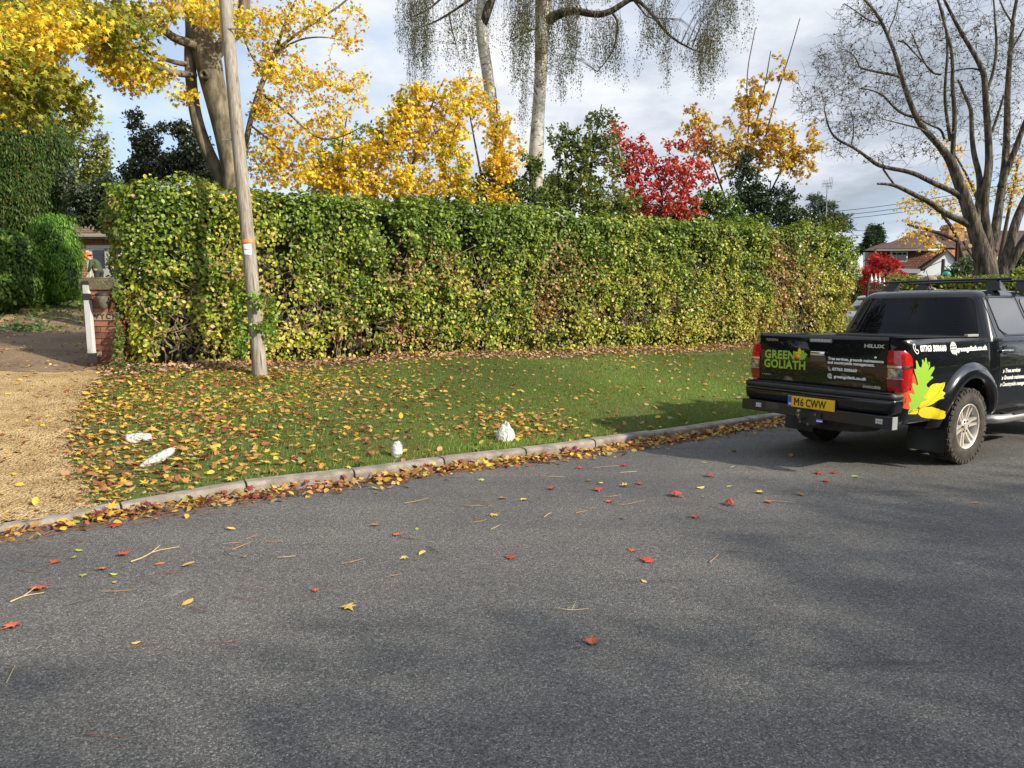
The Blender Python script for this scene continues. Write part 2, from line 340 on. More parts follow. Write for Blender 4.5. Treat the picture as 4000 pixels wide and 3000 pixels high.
def asphalt():
    m, t, b = _new('asphalt'); n = t.nodes; l = t.links; tcn = n.new('ShaderNodeTexCoord'); b.inputs['Roughness'].default_value = .78; b.inputs['Specular IOR Level'].default_value = .4
    def noise(s, d=4, r=.6):
        a = n.new('ShaderNodeTexNoise'); a.inputs['Scale'].default_value = s; a.inputs['Detail'].default_value = d; a.inputs['Roughness'].default_value = r; l.new(tcn.outputs['Object'], a.inputs[0]); return a.outputs['Fac']
    def ramp(f, *st):
        r = n.new('ShaderNodeValToRGB'); e = r.color_ramp.elements; e[0].position = st[0][0]; e[0].color = (*st[0][1], 1); e[1].position = st[-1][0]; e[1].color = (*st[-1][1], 1)
        for p, c in st[1:-1]: k = e.new(p); k.color = (*c, 1)
        l.new(f, r.inputs[0]); return r.outputs[0]
    def mix(f, a, bb, mode='MIX'):
        x = n.new('ShaderNodeMix'); x.data_type = 'RGBA'; x.blend_type = mode
        if isinstance(f, float): x.inputs[0].default_value = f
        else: l.new(f, x.inputs[0])
        for i, c in ((6, a), (7, bb)):
            if isinstance(c, tuple): x.inputs[i].default_value = (*c, 1)
            else: l.new(c, x.inputs[i])
        return x.outputs[2]
    base = ramp(noise(.55, 5), (.35, (.112, .113, .115)), (.65, (.146, .145, .143)))
    vo = n.new('ShaderNodeTexVoronoi'); vo.inputs['Scale'].default_value = 165; l.new(tcn.outputs['Object'], vo.inputs[0])
    hs = n.new('ShaderNodeSeparateColor'); l.new(vo.outputs['Color'], hs.inputs[0])
    chips = ramp(hs.outputs[0], (.0, (.34, .34, .36)), (.45, (.85, .85, .86)), (.86, (1.25, 1.25, 1.23)), (.985, (2.3, 2.3, 2.3)))
    c = mix(1.0, base, chips, 'MULTIPLY')
    c = mix(1.0, c, ramp(noise(34, 3, .75), (.36, (.84, .84, .85)), (.64, (1.12, 1.12, 1.11))), 'MULTIPLY')
    # pale scuffs and lichen spots
    sc_ = ramp(noise(2.3, 7, .72), (.64, (0, 0, 0)), (.70, (1, 1, 1)))
    c = mix(sc_, c, mix(.45, c, (.36, .37, .37)))
    tr = ramp(noise(.22, 3), (.42, (0, 0, 0)), (.6, (1, 1, 1))); c = mix(tr, c, mix(1.0, c, (.82, .83, .86), 'MULTIPLY'))
    # worn tracks running along the road
    mp = n.new('ShaderNodeMapping'); mp.inputs['Rotation'].default_value = (0, 0, -.42); mp.inputs['Scale'].default_value = (.10, 1.25, 1); l.new(tcn.outputs['Object'], mp.inputs[0])
    st = n.new('ShaderNodeTexNoise'); st.inputs['Scale'].default_value = 1.0; st.inputs['Detail'].default_value = 5; st.inputs['Roughness'].default_value = .55; l.new(mp.outputs[0], st.inputs[0]); c = mix(1.0, c, ramp(st.outputs['Fac'], (.36, (.80, .81, .84)), (.62, (1.12, 1.11, 1.08))), 'MULTIPLY')
    mp2 = n.new('ShaderNodeMapping'); mp2.inputs['Rotation'].default_value = (0, 0, -.40); mp2.inputs['Scale'].default_value = (.35, 3.2, 1); l.new(tcn.outputs['Object'], mp2.inputs[0])
    s3 = n.new('ShaderNodeTexNoise'); s3.inputs['Scale'].default_value = 1.0; s3.inputs['Detail'].default_value = 8; s3.inputs['Roughness'].default_value = .7; l.new(mp2.outputs[0], s3.inputs[0]); c = mix(1.0, c, ramp(s3.outputs['Fac'], (.30, (.62, .62, .63)), (.40, (1, 1, 1))), 'MULTIPLY')
    l.new(c, b.inputs['Base Color'])
    bp = n.new('ShaderNodeBump'); bp.inputs['Strength'].default_value = .75; bp.inputs['Distance'].default_value = .007; l.new(vo.outputs['Distance'], bp.inputs['Height']); bp.invert = True
    l.new(bp.outputs[0], b.inputs['Normal']); return m
ASPHALT = asphalt()
KERB = simple('kerb_concrete', (0.15, 0.128, 0.112), .9, noise=(7, (0.33, 0.295, 0.26), .35, .68), bump=(70, .5, .01))
def terrain(name, x0, x1, y0, y1, st, mask, mat, lift=0.0, zf=None):
    xs = np.arange(x0, x1 + st, st); ys = np.arange(y0, y1 + st, st); X, Y = np.meshgrid(xs, ys)
    Z = H(X.ravel(), Y.ravel()) + lift if zf is None else zf(X.ravel(), Y.ravel()); nx = len(xs)
    cx = (X[:-1, :-1] + st / 2).ravel(); cy = (Y[:-1, :-1] + st / 2).ravel(); m = mask(cx, cy)
    jj, ii = np.divmod(np.nonzero(m)[0], nx - 1); a = jj * nx + ii
    used = np.unique(np.concatenate([a, a + 1, a + nx, a + nx + 1])); mp = np.full(X.size, -1); mp[used] = np.arange(len(used))
    V = np.stack([X.ravel(), Y.ravel(), Z], 1)[used]; Fc = np.stack([mp[a], mp[a + 1], mp[a + nx + 1], mp[a + nx]], 1)
    o = mk(name, V, Fc.tolist(), mat, smooth=True); o['kind'] = 'structure'; return o
def inpoly(x, y, P):
    x = np.asarray(x); y = np.asarray(y); c = np.zeros(x.shape, bool); n = len(P); j = n - 1
    for i in range(n):
        xi, yi = P[i][:2]; xj, yj = P[j][:2]
        c ^= ((yi > y) != (yj > y)) & (x < (xj - xi) * (y - yi) / (yj - yi + 1e-12) + xi); j = i
    return c
# whole ground: fine grid by the verge, coarse to the horizon
def zg(x, y):
    d = kdist(x, y); return np.where((d > .05) | (d < -6.4), H(x, y) - .0, -.03)
near = lambda x, y: (kdist(x, y) > -.5) & (kdist(x, y) < 16)
g = terrain('verge_ground', -14, 24, 3, 34, .25, near, SOIL, zf=lambda x, y: np.where(kdist(x, y) > .12, H(x, y), -.03))
far = terrain('ground', -320, 400, -200, 600, 8, lambda x, y: np.ones(x.shape, bool), SOIL, zf=lambda x, y: np.where(kdist(x, y) > 14, H(x, y) - .02, -.12))
road = mk('road', [(a[0], a[1], 0.0) for a in KL] + [(a[0] + 4.3, a[1] - 7.0, 0.0) for a in KL], [(len(KL) + i, len(KL) + i + 1, i + 1, i) for i in range(len(KL) - 1)], ASPHALT); road['kind'] = 'structure'
# kerb: stones along the line from the drive to beyond the truck
def kerb_path():
    seg = np.linalg.norm(np.diff(KL, axis=0), axis=1); s = np.concatenate([[0], np.cumsum(seg)]); return s
KS = kerb_path()
def kat(s):
    x = np.interp(s, KS, KL[:, 0]); y = np.interp(s, KS, KL[:, 1]); e = .05
    dx = np.interp(s + e, KS, KL[:, 0]) - np.interp(s - e, KS, KL[:, 0]); dy = np.interp(s + e, KS, KL[:, 1]) - np.interp(s - e, KS, KL[:, 1]); l = math.hypot(dx, dy)
    return np.array([x, y]), np.array([dx / l, dy / l])
_k0 = G(545, 1068)[:2]; sj = float(KS[np.argmin(((KL - _k0) ** 2).sum(1))])
mb = MB(); s = sj - .93 * 9
while s < sj + .93 * 24:
    prof = []
    secs = np.linspace(s + .009, s + .921, 5); ring = []
    jit = random.uniform(-.007, .007)
    for q in secs:
        p, t = kat(q); nrm_ = np.array([-t[1], t[0]]); h = .03 + .08 * float(_kx(p[0])) + jit
        for dn, z in [(0, -.05), (.002, h - .03), (.010, h - .012), (.026, h - .003), (.045, h), (.125, h + .002), (.128, -.05)]:
            c = p + nrm_ * dn; ring.append((c[0], c[1], z))
    Fc = []
    for i in range(4):
        for k in range(6): Fc.append((i * 7 + k, i * 7 + k + 1, (i + 1) * 7 + k + 1, (i + 1) * 7 + k))
    Fc += [tuple(range(6, -1, -1)), tuple(28 + k for k in range(7))]
    mb.add(ring, [f[::-1] for f in Fc]); s += .93
kb = mb.obj('kerb', KERB, smooth=False); kb['kind'] = 'structure'
# drive: gold gravel with a darker tarmac strip between the gate pillars
DRIVE_EDGE = [T(-500, 1290), T(-60, 1160), T(120, 1126), T(228, 1108), T(196, 1075), T(165, 1030), T(150, 985), T(150, 940), T(165, 890), T(185, 850), T(215, 815), T(222, 795)]
DP = [p[:2] for p in DRIVE_EDGE] + [T(186, 745)[:2], T(180, 690)[:2], T(178, 655)[:2] + np.array([1.0, 3.0]), T(60, 652)[:2] + np.array([-2, 3.]), T(40, 665)[:2], T(0, 690)[:2], T(-120, 730)[:2], T(-400, 800)[:2], T(-900, 1000)[:2]]
dmask = lambda x, y: inpoly(x, y, DP) & (kdist(x, y) > .1)
terrain('gravel_drive', -26, -1, 3, 32, .12, dmask, GRAVEL, .006)
TP = [T(-300, 800)[:2], T(0, 803)[:2], T(120, 806)[:2], T(230, 800)[:2], T(200, 760)[:2], T(192, 690)[:2], T(130, 672)[:2], T(60, 684)[:2], T(-20, 702)[:2], T(-160, 740)[:2]]
terrain('tarmac_drive', -26, -1, 3, 32, .12, lambda x, y: inpoly(x, y, TP), TARMAC, .011)
# ---------------------------------------------------------------- grass
HA = np.array([-6.35, 11.05]); HB = np.array([10.0, 20.2]); HDIR = (HB - HA) / np.linalg.norm(HB - HA); HN = np.array([HDIR[1], -HDIR[0]])
def hdist(x, y): return (np.asarray(x) - HA[0]) * HN[0] + (np.asarray(y) - HA[1]) * HN[1]      # + in front of hedge
def hal(x, y): return (np.asarray(x) - HA[0]) * HDIR[0] + (np.asarray(y) - HA[1]) * HDIR[1]
def edge_d(x, y):
    D = np.full(np.shape(x), 1e9); Q = DRIVE_EDGE
    for a, b in zip(Q[:-1], Q[1:]):
        ab = (b - a)[:2]; t = np.clip(((x - a[0]) * ab[0] + (y - a[1]) * ab[1]) / (ab @ ab + 1e-9), 0, 1); D = np.minimum(D, (x - a[0] - t * ab[0]) ** 2 + (y - a[1] - t * ab[1]) ** 2)
    return np.sqrt(D)
def lawn_ok(x, y):
    d = kdist(x, y); e = hdist(x, y) - .75 - .25 * np.sin(x * 1.7)
    return (d > .13) & (e > 0) & ~inpoly(x, y, DP)
n = 900000; gx = RNG.uniform(-7, 14, n); gy = RNG.uniform(4, 22, n); vis = (np.abs(gx) < gy * .80 + .5)
gx, gy = gx[vis], gy[vis]; k = lawn_ok(gx, gy); gx, gy = gx[k], gy[k]
P3 = np.stack([gx, gy, gx * 0], 1); ed = edge_d(gx, gy); thin = vnoise(P3, .9, 3) + RNG.normal(size=len(gx)) * .5 - 2.4 * np.exp(-ed / .45) - 1.2 * np.exp(-ed / 1.3) * (gy < 8.2); k = (thin > -1.1) & (RNG.uniform(0, 1, len(gx)) < np.clip(14 / (gy + 1) - .2, .35, 1)); gx, gy = gx[k], gy[k]
gz = H(gx, gy); n = len(gx); P3 = np.stack([gx, gy, gz - .004], 1)
edge = np.clip(1 - kdist(gx, gy) / .5, 0, 1)
GB = (np.array([(-.5, 0, 0), (.5, 0, 0), (.12, 1, 0)]), [(0, 1, 2)])
hgt = RNG.uniform(.022, .05, n) + edge * RNG.uniform(0, .03, n)
az = RNG.uniform(0, 6.283, n); lean = RNG.uniform(.1, .8, n); upv = np.stack([np.cos(az) * lean, np.sin(az) * lean, np.ones(n)], 1)
TVb = GB[0].copy(); TVb[:, 0] *= .17
nr = np.stack([np.sin(az + 1), -np.cos(az + 1) - .4, np.full(n, .3)], 1)
pat = np.clip(vnoise(P3, .8, 9) * .5 + .5, 0, 1)[:, None]
c = palette(n, [(.11, .21, .026), (.155, .27, .035), (.22, .33, .05), (.32, .30, .10)], [4, 5, 3, 1.2]) * (.55 + .75 * pat); br_ = (vnoise(P3, 2.0, 31) * .6 + RNG.normal(size=n) * .5) > .95; c[br_] = palette(int(br_.sum()), [(.26, .22, .09), (.18, .13, .06)], [1, 1])
go = leaves('lawn_grass', (TVb, GB[1]), P3, nr, upv, hgt, c, leafmat('grass', .3, .35, .55)); tag(go, 'short mown green grass between the kerb and the hedge', 'grass', kind='stuff')
print('grass blades', n)
# ---------------------------------------------------------------- fallen leaves (ground cover)
YEL = [(.52, .32, .05), (.56, .40, .07), (.42, .23, .06), (.34, .17, .06), (.26, .10, .05), (.20, .04, .035), (.34, .33, .08), (.40, .27, .14)]
def litter(name, x, y, size, cols, w, tmpl, lift=.02, tilt=.45, mat=DRYLEAF, label='', z=None):
    n = len(x); z = (H(x, y) if z is None else z) + lift * RNG.uniform(.3, 1, n); P = np.stack([x, y, z], 1)
    nr = np.stack([RNG.normal(size=n) * tilt, RNG.normal(size=n) * tilt, np.ones(n)], 1); up = rdir(n); up[:, 2] *= .2
    o = leaves(name, tmpl, P, nr, up, size * RNG.uniform(.55, 1.25, n), palette(n, cols, w), mat); return tag(o, label, 'fallen leaves', kind='stuff')
def sample(n, x0, x1, y0, y1, fn):
    x = RNG.uniform(x0, x1, n); y = RNG.uniform(y0, y1, n); p = fn(x, y); k = RNG.uniform(0, 1, n) < p; return x[k], y[k]
def dens(x, y):
    P = np.stack([x, y, x * 0], 1); a = lawn_ok(x, y) & (np.abs(x) < y * .8 + .5)
    left = np.clip((.3 - x) / 4.0, 0, 1); clump = np.clip(vnoise(P, 1.5, 21) - .1, 0, 1)
    pile = np.exp(-((x - .05) ** 2 + (y - 8.3) ** 2) / .35) * 2.0
    return a * np.clip(.05 + .85 * left ** 1.6 + .09 * clump + pile * .6, 0, 1)
x, y = sample(125000, -7, 14, 4, 20, dens); h_ = len(x) // 2
litter('lawn_leaf_litter', x[:h_], y[:h_], .078, YEL, [4, 4, 4, 4, 3, 1.5, 2, 5], OVAL, .03, .32, label='oval yellow and brown leaves scattered over the grass verge')
x2, y2 = x[h_:], y[h_:]; k = RNG.uniform(0, 1, len(x2)) < .6; litter('lawn_maple_litter', x2[k], y2[k], .092, YEL, [4, 4, 4, 4, 3, 2, 1, 4], MAPLE, .035, .35, label='maple leaves lying in the grass verge')
n = 9000; a_ = RNG.uniform(-.2, 19, n); d_ = np.abs(RNG.normal(size=n)) * .42 - .15; x = HA[0] + HDIR[0] * a_ + HN[0] * d_; y = HA[1] + HDIR[1] * a_ + HN[1] * d_; k = kdist(x, y) > .2; x, y = x[k], y[k]
litter('hedge_foot_litter', x, y, .072, [(.34, .20, .13), (.42, .26, .17), (.20, .12, .08), (.44, .27, .10), (.50, .36, .24), (.50, .30, .06)], [4, 4, 4, 2, 3, 1], OVAL, .05, .6, label='pinkish brown dry leaves banked along the foot of the hedge')
def drive_d(x, y):
    e = inpoly(x, y, DP); P = np.stack([x, y, x * 0], 1)
    D = edge_d(x, y)
    return e * np.clip(.06 + 2.2 * np.exp(-D / .6) + .35 * (y > 9.5) + .1 * np.clip(vnoise(P, 2, 5), 0, 1), 0, 1) * .5
x, y = sample(30000, -18, -1, 4, 28, drive_d); litter('drive_leaf_litter', x, y, .075, YEL, [4, 4, 3, 3, 2, 1, 1, 3], OVAL, .02, .35, label='yellow and brown leaves blown over the gravel drive')
# gutter: leaves banked against the kerb
n = 1350; s = RNG.uniform(sj - 1.2, sj + 7.6, n); ds = np.abs(RNG.normal(size=n)) * .085 + .03; dens_s = .35 + .65 * (np.sin(s * 2.1) * .5 + .5) * (np.sin(s * 5.3 + 1) * .3 + .7); k = RNG.uniform(0, 1, n) < dens_s; s, ds = s[k], ds[k]
q = np.array([(lambda a: a[0] - np.array([-a[1][1], a[1][0]]) * d)(kat(a_)) for a_, d in zip(s, ds)])
litter('gutter_leaf_litter', q[:, 0], q[:, 1], .092, YEL, [4, 3, 4, 4, 4, 5, 1, 4], MAPLE, .045, .5, label='red and yellow maple leaves heaped in the gutter along the kerb', z=.03 * np.exp(-ds / .08))
n = 1100; s = RNG.uniform(sj - 2.6, sj + 7.6, n); ds = np.abs(RNG.normal(size=n)) * .16 + .02
q = np.array([(lambda a: a[0] - np.array([-a[1][1], a[1][0]]) * d)(kat(a_)) for a_, d in zip(s, ds)])
litter('gutter_small_litter', q[:, 0], q[:, 1], .065, YEL, [4, 4, 4, 5, 3, 2, 2, 5], OVAL, .03, .5, label='small oval leaves and scraps strewn beside the kerb', z=.02 * np.exp(-ds / .1))
# needles and twig scraps in the gutter on the left
mb = MB(); 
for _ in range(900):
    a = random.uniform(sj - 6.5, sj + 6); p, t = kat(a); dd = abs(random.gauss(0, .20 if a < sj else .12)) + .03; c = p - np.array([-t[1], t[0]]) * dd; an = random.gauss(math.atan2(t[1], t[0]), .5); l = random.uniform(.05, .16)
    dx, dy = math.cos(an) * l / 2, math.sin(an) * l / 2; b_ = random.gauss(0, .15)
    mb.tube([(c[0] - dx, c[1] - dy, .012), (c[0] - dy * b_, c[1] + dx * b_, random.uniform(.01, .03)), (c[0] + dx, c[1] + dy, .010)], [.003, .0025, .002], 3, False)
x, y = sample(60000, -6, -1, 4, 11, lambda x, y: np.exp(-edge_d(x, y) / .28) * (kdist(x, y) > .1) * .5); z = H(x, y) + .012; P = np.stack([x, y, z], 1)
tag(leaves('loose_gravel', (np.array([(-.5, -.4, 0), (.5, -.3, 0), (.4, .5, 0), (-.4, .4, 0), (0, 0, .5)]), [(0, 1, 4), (1, 2, 4), (2, 3, 4), (3, 0, 4)]), P, np.tile([0, 0, 1.], (len(x), 1)), rdir(len(x)), RNG.uniform(.010, .022, len(x)), palette(len(x), [(.34, .25, .13), (.26, .18, .09), (.16, .11, .06), (.42, .34, .22)], [4, 3, 3, .6]), DRYLEAF), 'loose gold gravel strewn across the edge between drive and grass', 'gravel', kind='stuff')
tag(mb.obj('gutter_needles', simple('needles', (.17, .075, .035), .8)), 'brown needles and twig scraps drifted along the gutter', 'plant debris', kind='stuff')
# ================================================================ HEDGE
HL = float(np.linalg.norm(HB - HA)); HTH = 1.5
zt0 = W(380, 402, 11.6)[2]; zt1 = W(1800, 500, 20.0)[2]
def htop(a): return zt0 + (zt1 - zt0) * np.clip(a / HL, 0, 1) + .04 * np.sin(a * 2.3) + .03 * np.sin(a * 5.1)
def hpoint(a, dpt, z): # a along, dpt behind the face
    return HA[0] + HDIR[0] * a - HN[0] * dpt, HA[1] + HDIR[1] * a - HN[1] * dpt, z
HG = (.35, .20)
hedge = thing('beech_hedge', 'long tall clipped hedge of green and yellowing leaves running behind the grass verge', 'hedge', tuple(hpoint(HL / 2, HTH / 2, hz(*hpoint(HL / 2, .6, 0)[:2]))))
def hsurf(n):
    """points and outward normals over front, top and both ends, with rounded shoulders"""
    # front and top as one profile: arc coordinate q
    A = RNG.uniform(.12, HL, n); hb = H(*[np.array(v) for v in hpoint(A, 0, 0)[:2]]); zt = htop(A); r = .28
    hgt = zt - hb; Lf = hgt - r; La = r * math.pi / 2; Lt = HTH - r; q = RNG.uniform(0, 1, n) * (Lf + La + Lt * .75)
    ph = np.clip((q - Lf) / r, 0, math.pi / 2); z = hb + np.where(q < Lf, q, Lf + r * np.sin(ph)); dpt = np.where(q < Lf, 0, r * (1 - np.cos(ph)) + np.clip(q - Lf - La, 0, 9))
    nn = np.stack([HN[0] * np.cos(ph), HN[1] * np.cos(ph), np.sin(ph)], 1)
    # round the far and near ends in plan
    R_ = .55; ca = np.clip((A - (HL - R_)) / R_, 0, 1); cb_ = np.clip((R_ + .12 - A) / R_, 0, 1); dpt = dpt + R_ * (1 - np.sqrt(np.clip(1 - ca ** 2, 0, 1))) + R_ * .8 * (1 - np.sqrt(np.clip(1 - cb_ ** 2, 0, 1)))
    nn += (ca - cb_)[:, None] * np.array([HDIR[0], HDIR[1], 0]) * 1.2
    drop = np.clip((A - (HL - 1.0)) / 1.0, 0, 1) ** 2 * .35 * (z - hb) / hgt; z = z - drop
    X, Y, Z = hpoint(A, dpt, z); P = np.stack([X, Y, Z], 1)
    return P, nn, A, (Z - hb) / hgt
def endcap(n, a0, sgn):
    d = RNG.uniform(.1, HTH, n); hb = H(*[np.array(v) for v in hpoint(np.full(n, a0), 0, 0)[:2]]); z = hb + RNG.uniform(0, 1, n) * (htop(a0) - hb - .1)
    X, Y, Z = hpoint(np.full(n, a0), d, z); return np.stack([X, Y, Z], 1), np.tile(np.array([HDIR[0], HDIR[1], 0]) * sgn, (n, 1)), np.full(n, a0), (z - hb) / (htop(a0) - hb)
Pp = []; 
for q in (hsurf(105000), endcap(5000, .14, -1), endcap(6000, HL, 1)): Pp.append(q)
P = np.vstack([q[0] for q in Pp]); NN = np.vstack([q[1] for q in Pp]); A = np.concatenate([q[2] for q in Pp]); ZR = np.concatenate([q[3] for q in Pp])
bump = vnoise(P, 2.2, 1) * .12 + vnoise(P, 6.5, 2) * .10 + vnoise(P, 13, 4) * .05
dep = RNG.uniform(0, 1, len(P)) ** 1.6 * .30
# holes: fewer leaves where a third noise dips, more often low down
hole = vnoise(P, 4.2, 5); keep = ~((hole < -.46 - .2 * ZR) & (RNG.uniform(0, 1, len(P)) < .8))
thin = (ZR < .10) & (RNG.uniform(0, 1, len(P)) < .55); keep &= ~thin
P = P + NN * (bump - dep)[:, None]; P[:, 2] = np.maximum(P[:, 2], H(P[:, 0], P[:, 1]) + .03)
P, NN, A, ZR = P[keep], NN[keep], A[keep], ZR[keep]; n = len(P)
c = palette(n, [(.105, .175, .022), (.16, .24, .032), (.24, .32, .048), (.055, .095, .014)], [4, 4, 2.5, 2.0])
yel = vnoise(P, 1.1, 12) * .5 + vnoise(P, 3.3, 13) * .35 + RNG.normal(size=n) * .5 - 1.3 * (ZR - .5) - .35 + np.exp(-((A - 1.6) / 1.6) ** 2) * .35 + .35 * np.clip((A - 9) / 6, 0, 1)
k = yel > .0; c[k] = palette(int(k.sum()), [(.42, .43, .06), (.32, .38, .045), (.48, .42, .11), (.50, .33, .14)], [4, 4, 2.4, 1.3])
br = vnoise(P, 1.7, 33) * .6 + vnoise(P, 4, 34) * .4 + RNG.normal(size=n) * .45 - 1.2 * np.abs(ZR - .4) + .55 * np.clip((A - HL * .78) / 3, 0, 1) * (ZR < .75)
k = br > .62; c[k] = palette(int(k.sum()), [(.36, .21, .10), (.40, .20, .06), (.31, .20, .12), (.38, .28, .08)], [3, 2, 3, 2])
nr = NN * 1.0 + rdir(n) * .95 + np.array([0, 0, .35]); up = rdir(n) * .9 + np.array([0, 0, -.55]) + NN * .25
size = RNG.uniform(.050, .092, n)
leaves('hedge_foliage', (OVAL[0] * np.array([1.25, 1, 1]), OVAL[1]), P, nr, up, size, c, leafmat('hedge_leaf', .4, .25, .45), hedge)
# dark twiggy inside
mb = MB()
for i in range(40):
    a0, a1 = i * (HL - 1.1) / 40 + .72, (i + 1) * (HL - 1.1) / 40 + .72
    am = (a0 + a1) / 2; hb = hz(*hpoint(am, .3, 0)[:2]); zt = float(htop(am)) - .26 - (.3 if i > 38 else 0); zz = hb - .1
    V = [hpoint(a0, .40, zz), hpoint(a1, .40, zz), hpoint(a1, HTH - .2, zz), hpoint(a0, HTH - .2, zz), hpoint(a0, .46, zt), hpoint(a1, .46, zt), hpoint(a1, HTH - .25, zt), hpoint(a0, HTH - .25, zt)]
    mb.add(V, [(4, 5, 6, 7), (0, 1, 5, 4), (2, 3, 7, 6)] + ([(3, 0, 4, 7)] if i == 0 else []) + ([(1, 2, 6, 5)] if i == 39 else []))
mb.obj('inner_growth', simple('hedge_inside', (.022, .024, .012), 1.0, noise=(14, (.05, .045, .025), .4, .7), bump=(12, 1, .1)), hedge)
mb = MB()
for i in range(420):
    a = random.uniform(.6, HL - .2); hb = hz(*hpoint(a, .2, 0)[:2]); pts = [np.array(hpoint(a + random.gauss(0, .05), random.uniform(.30, .42), hb - .05))]; h_ = random.uniform(.5, 2.4)
    for j in range(1, 6): pts.append(np.array(hpoint(a + random.gauss(0, .06) * j, .30 - .05 * j + random.gauss(0, .05), hb + h_ * j / 5)))
    r = random.uniform(.006, .016); mb.tube(_chaikin(np.array(pts), 1), np.linspace(r, r * .35, len(_chaikin(np.array(pts), 1))), 4, False)
for i in range(60): # pale old stems showing in the holes
    a = random.choice([random.uniform(.6, 2.2), random.uniform(.6, HL)]); hb = hz(*hpoint(a, .2, 0)[:2]); z0 = hb + random.uniform(.1, .9); p = np.array(hpoint(a, .2, z0)); pts = [p]
    for j in range(4): p = p + np.array([random.gauss(0, .07), random.gauss(-.01, .05), random.uniform(.05, .16)]); pts.append(p)
    mb.tube(pts, [.022, .018, .014, .010, .006], 5)
mb.obj('hedge_stems', simple('hedge_stem', (.16, .11, .075), .9, noise=(12, (.34, .26, .2), .4, .7)), hedge)
# ================================================================ TELEGRAPH POLE
pb = T(563, 812); u_top = W(470, -60, np.linalg.norm(0) + pb[1] / 1.0 * 1.0)
pole_base = pb.copy(); dpl = pole_base[1] * cp + (CAMH - pole_base[2]) * sp_
pole = thing('telegraph_pole', 'weathered grey wooden telegraph pole leaning in front of the hedge', 'telegraph pole', tuple(pole_base))
pts = [W(563, 822, dpl), W(556, 742, dpl), W(540, 560, dpl), W(522, 380, dpl + .02), W(501, 160, dpl + .06), W(486, 0, dpl + .1), W(470, -170, dpl + .14), W(455, -330, dpl + .18)]
rp = [.5 * w * dpl / F for w in (31, 30, 28.5, 28, 27, 25.5, 24, 23)]
m, t, b = _new('pole_wood'); nn_ = t.nodes; ll = t.links; tcn = nn_.new('ShaderNodeTexCoord'); mp = nn_.new('ShaderNodeMapping'); mp.inputs['Scale'].default_value = (16, 16, .9); ll.new(tcn.outputs['Object'], mp.inputs[0])
a = nn_.new('ShaderNodeTexNoise'); a.inputs['Scale'].default_value = 1.6; a.inputs['Detail'].default_value = 7; a.inputs['Roughness'].default_value = .65; ll.new(mp.outputs[0], a.inputs[0])
r = nn_.new('ShaderNodeValToRGB'); e = r.color_ramp.elements; e[0].position = .30; e[0].color = (.03, .025, .02, 1); e[1].position = .72; e[1].color = (.38, .35, .30, 1); k = e.new(.38); k.color = (.20, .17, .135, 1); k = e.new(.5); k.color = (.25, .228, .195, 1); ll.new(a.outputs['Fac'], r.inputs[0]); ll.new(r.outputs[0], b.inputs['Base Color']); b.inputs['Roughness'].default_value = .85
bp = nn_.new('ShaderNodeBump'); bp.inputs['Strength'].default_value = .9; bp.inputs['Distance'].default_value = .015; ll.new(a.outputs['Fac'], bp.inputs['Height']); ll.new(bp.outputs[0], b.inputs['Normal']); POLEW = m
Pq = _chaikin(np.hstack([np.array(pts), np.array(rp)[:, None]]), 2); v, f = tube(Pq[:, :3], Pq[:, 3], 20); mk('pole_shaft', v, f, POLEW, pole, smooth=True)
CR = simple('crack', (.018, .014, .011), 1)
mb = MB()
for (u, v0, v1, w) in [(556, 745, 700, 3), (550, 640, 590, 2.5), (566, 800, 755, 3.5), (548, 800, 770, 2), (535, 610, 560, 2), (514, 300, 270, 4), (498, 130, 118, 6), (507, 470, 440, 4), (519, 235, 222, 4)]:
    c0 = np.interp(v0, [0, 822], [486, 563]); 
    def onp(u, v):
        cc = np.interp(v, [-170, 0, 160, 380, 560, 742, 822], [470, 486, 501, 522, 540, 556, 563]); w_ = np.interp(v, [0, 822], [25.5, 31]) / 2; s_ = np.clip((u - cc) / w_, -.92, .92); dd = math.sqrt(1 - s_ * s_) * w_ * dpl / F
        return W(cc + s_ * w_, v, dpl + np.interp(v, [0, 380, 822], [.1, .02, 0]) - dd + .004)
    sl = np.interp(v1, [-170, 0, 160, 380, 560, 742, 822], [470, 486, 501, 522, 540, 556, 563]) - np.interp(v0, [-170, 0, 160, 380, 560, 742, 822], [470, 486, 501, 522, 540, 556, 563])
    mb = MB(); mb.tube([onp(u, v0), onp(u + sl * .5 + .6, (v0 + v1) / 2), onp(u + sl, v1)], [.001, w * .0011, .001], 4); mb.obj('crack', CR, pole)
def ringpart(name, va, vb, mat, grow=.003):
    A_ = [np.append(W(np.interp(v, [380, 560, 742], [522, 540, 556]), v, dpl), 0)[:3] for v in (va, vb)]; rr = np.interp((va + vb) / 2, [380, 560], [28 / 2 * dpl / F, 28.5 / 2 * dpl / F]) + grow
    vv, ff = tube(np.array(A_), [rr, rr], 24); return mk(name, vv, ff, mat, pole, smooth=False)
ringpart('orange_band', 519.5, 527, simple('orange_tape', (.72, .20, .05), .55))
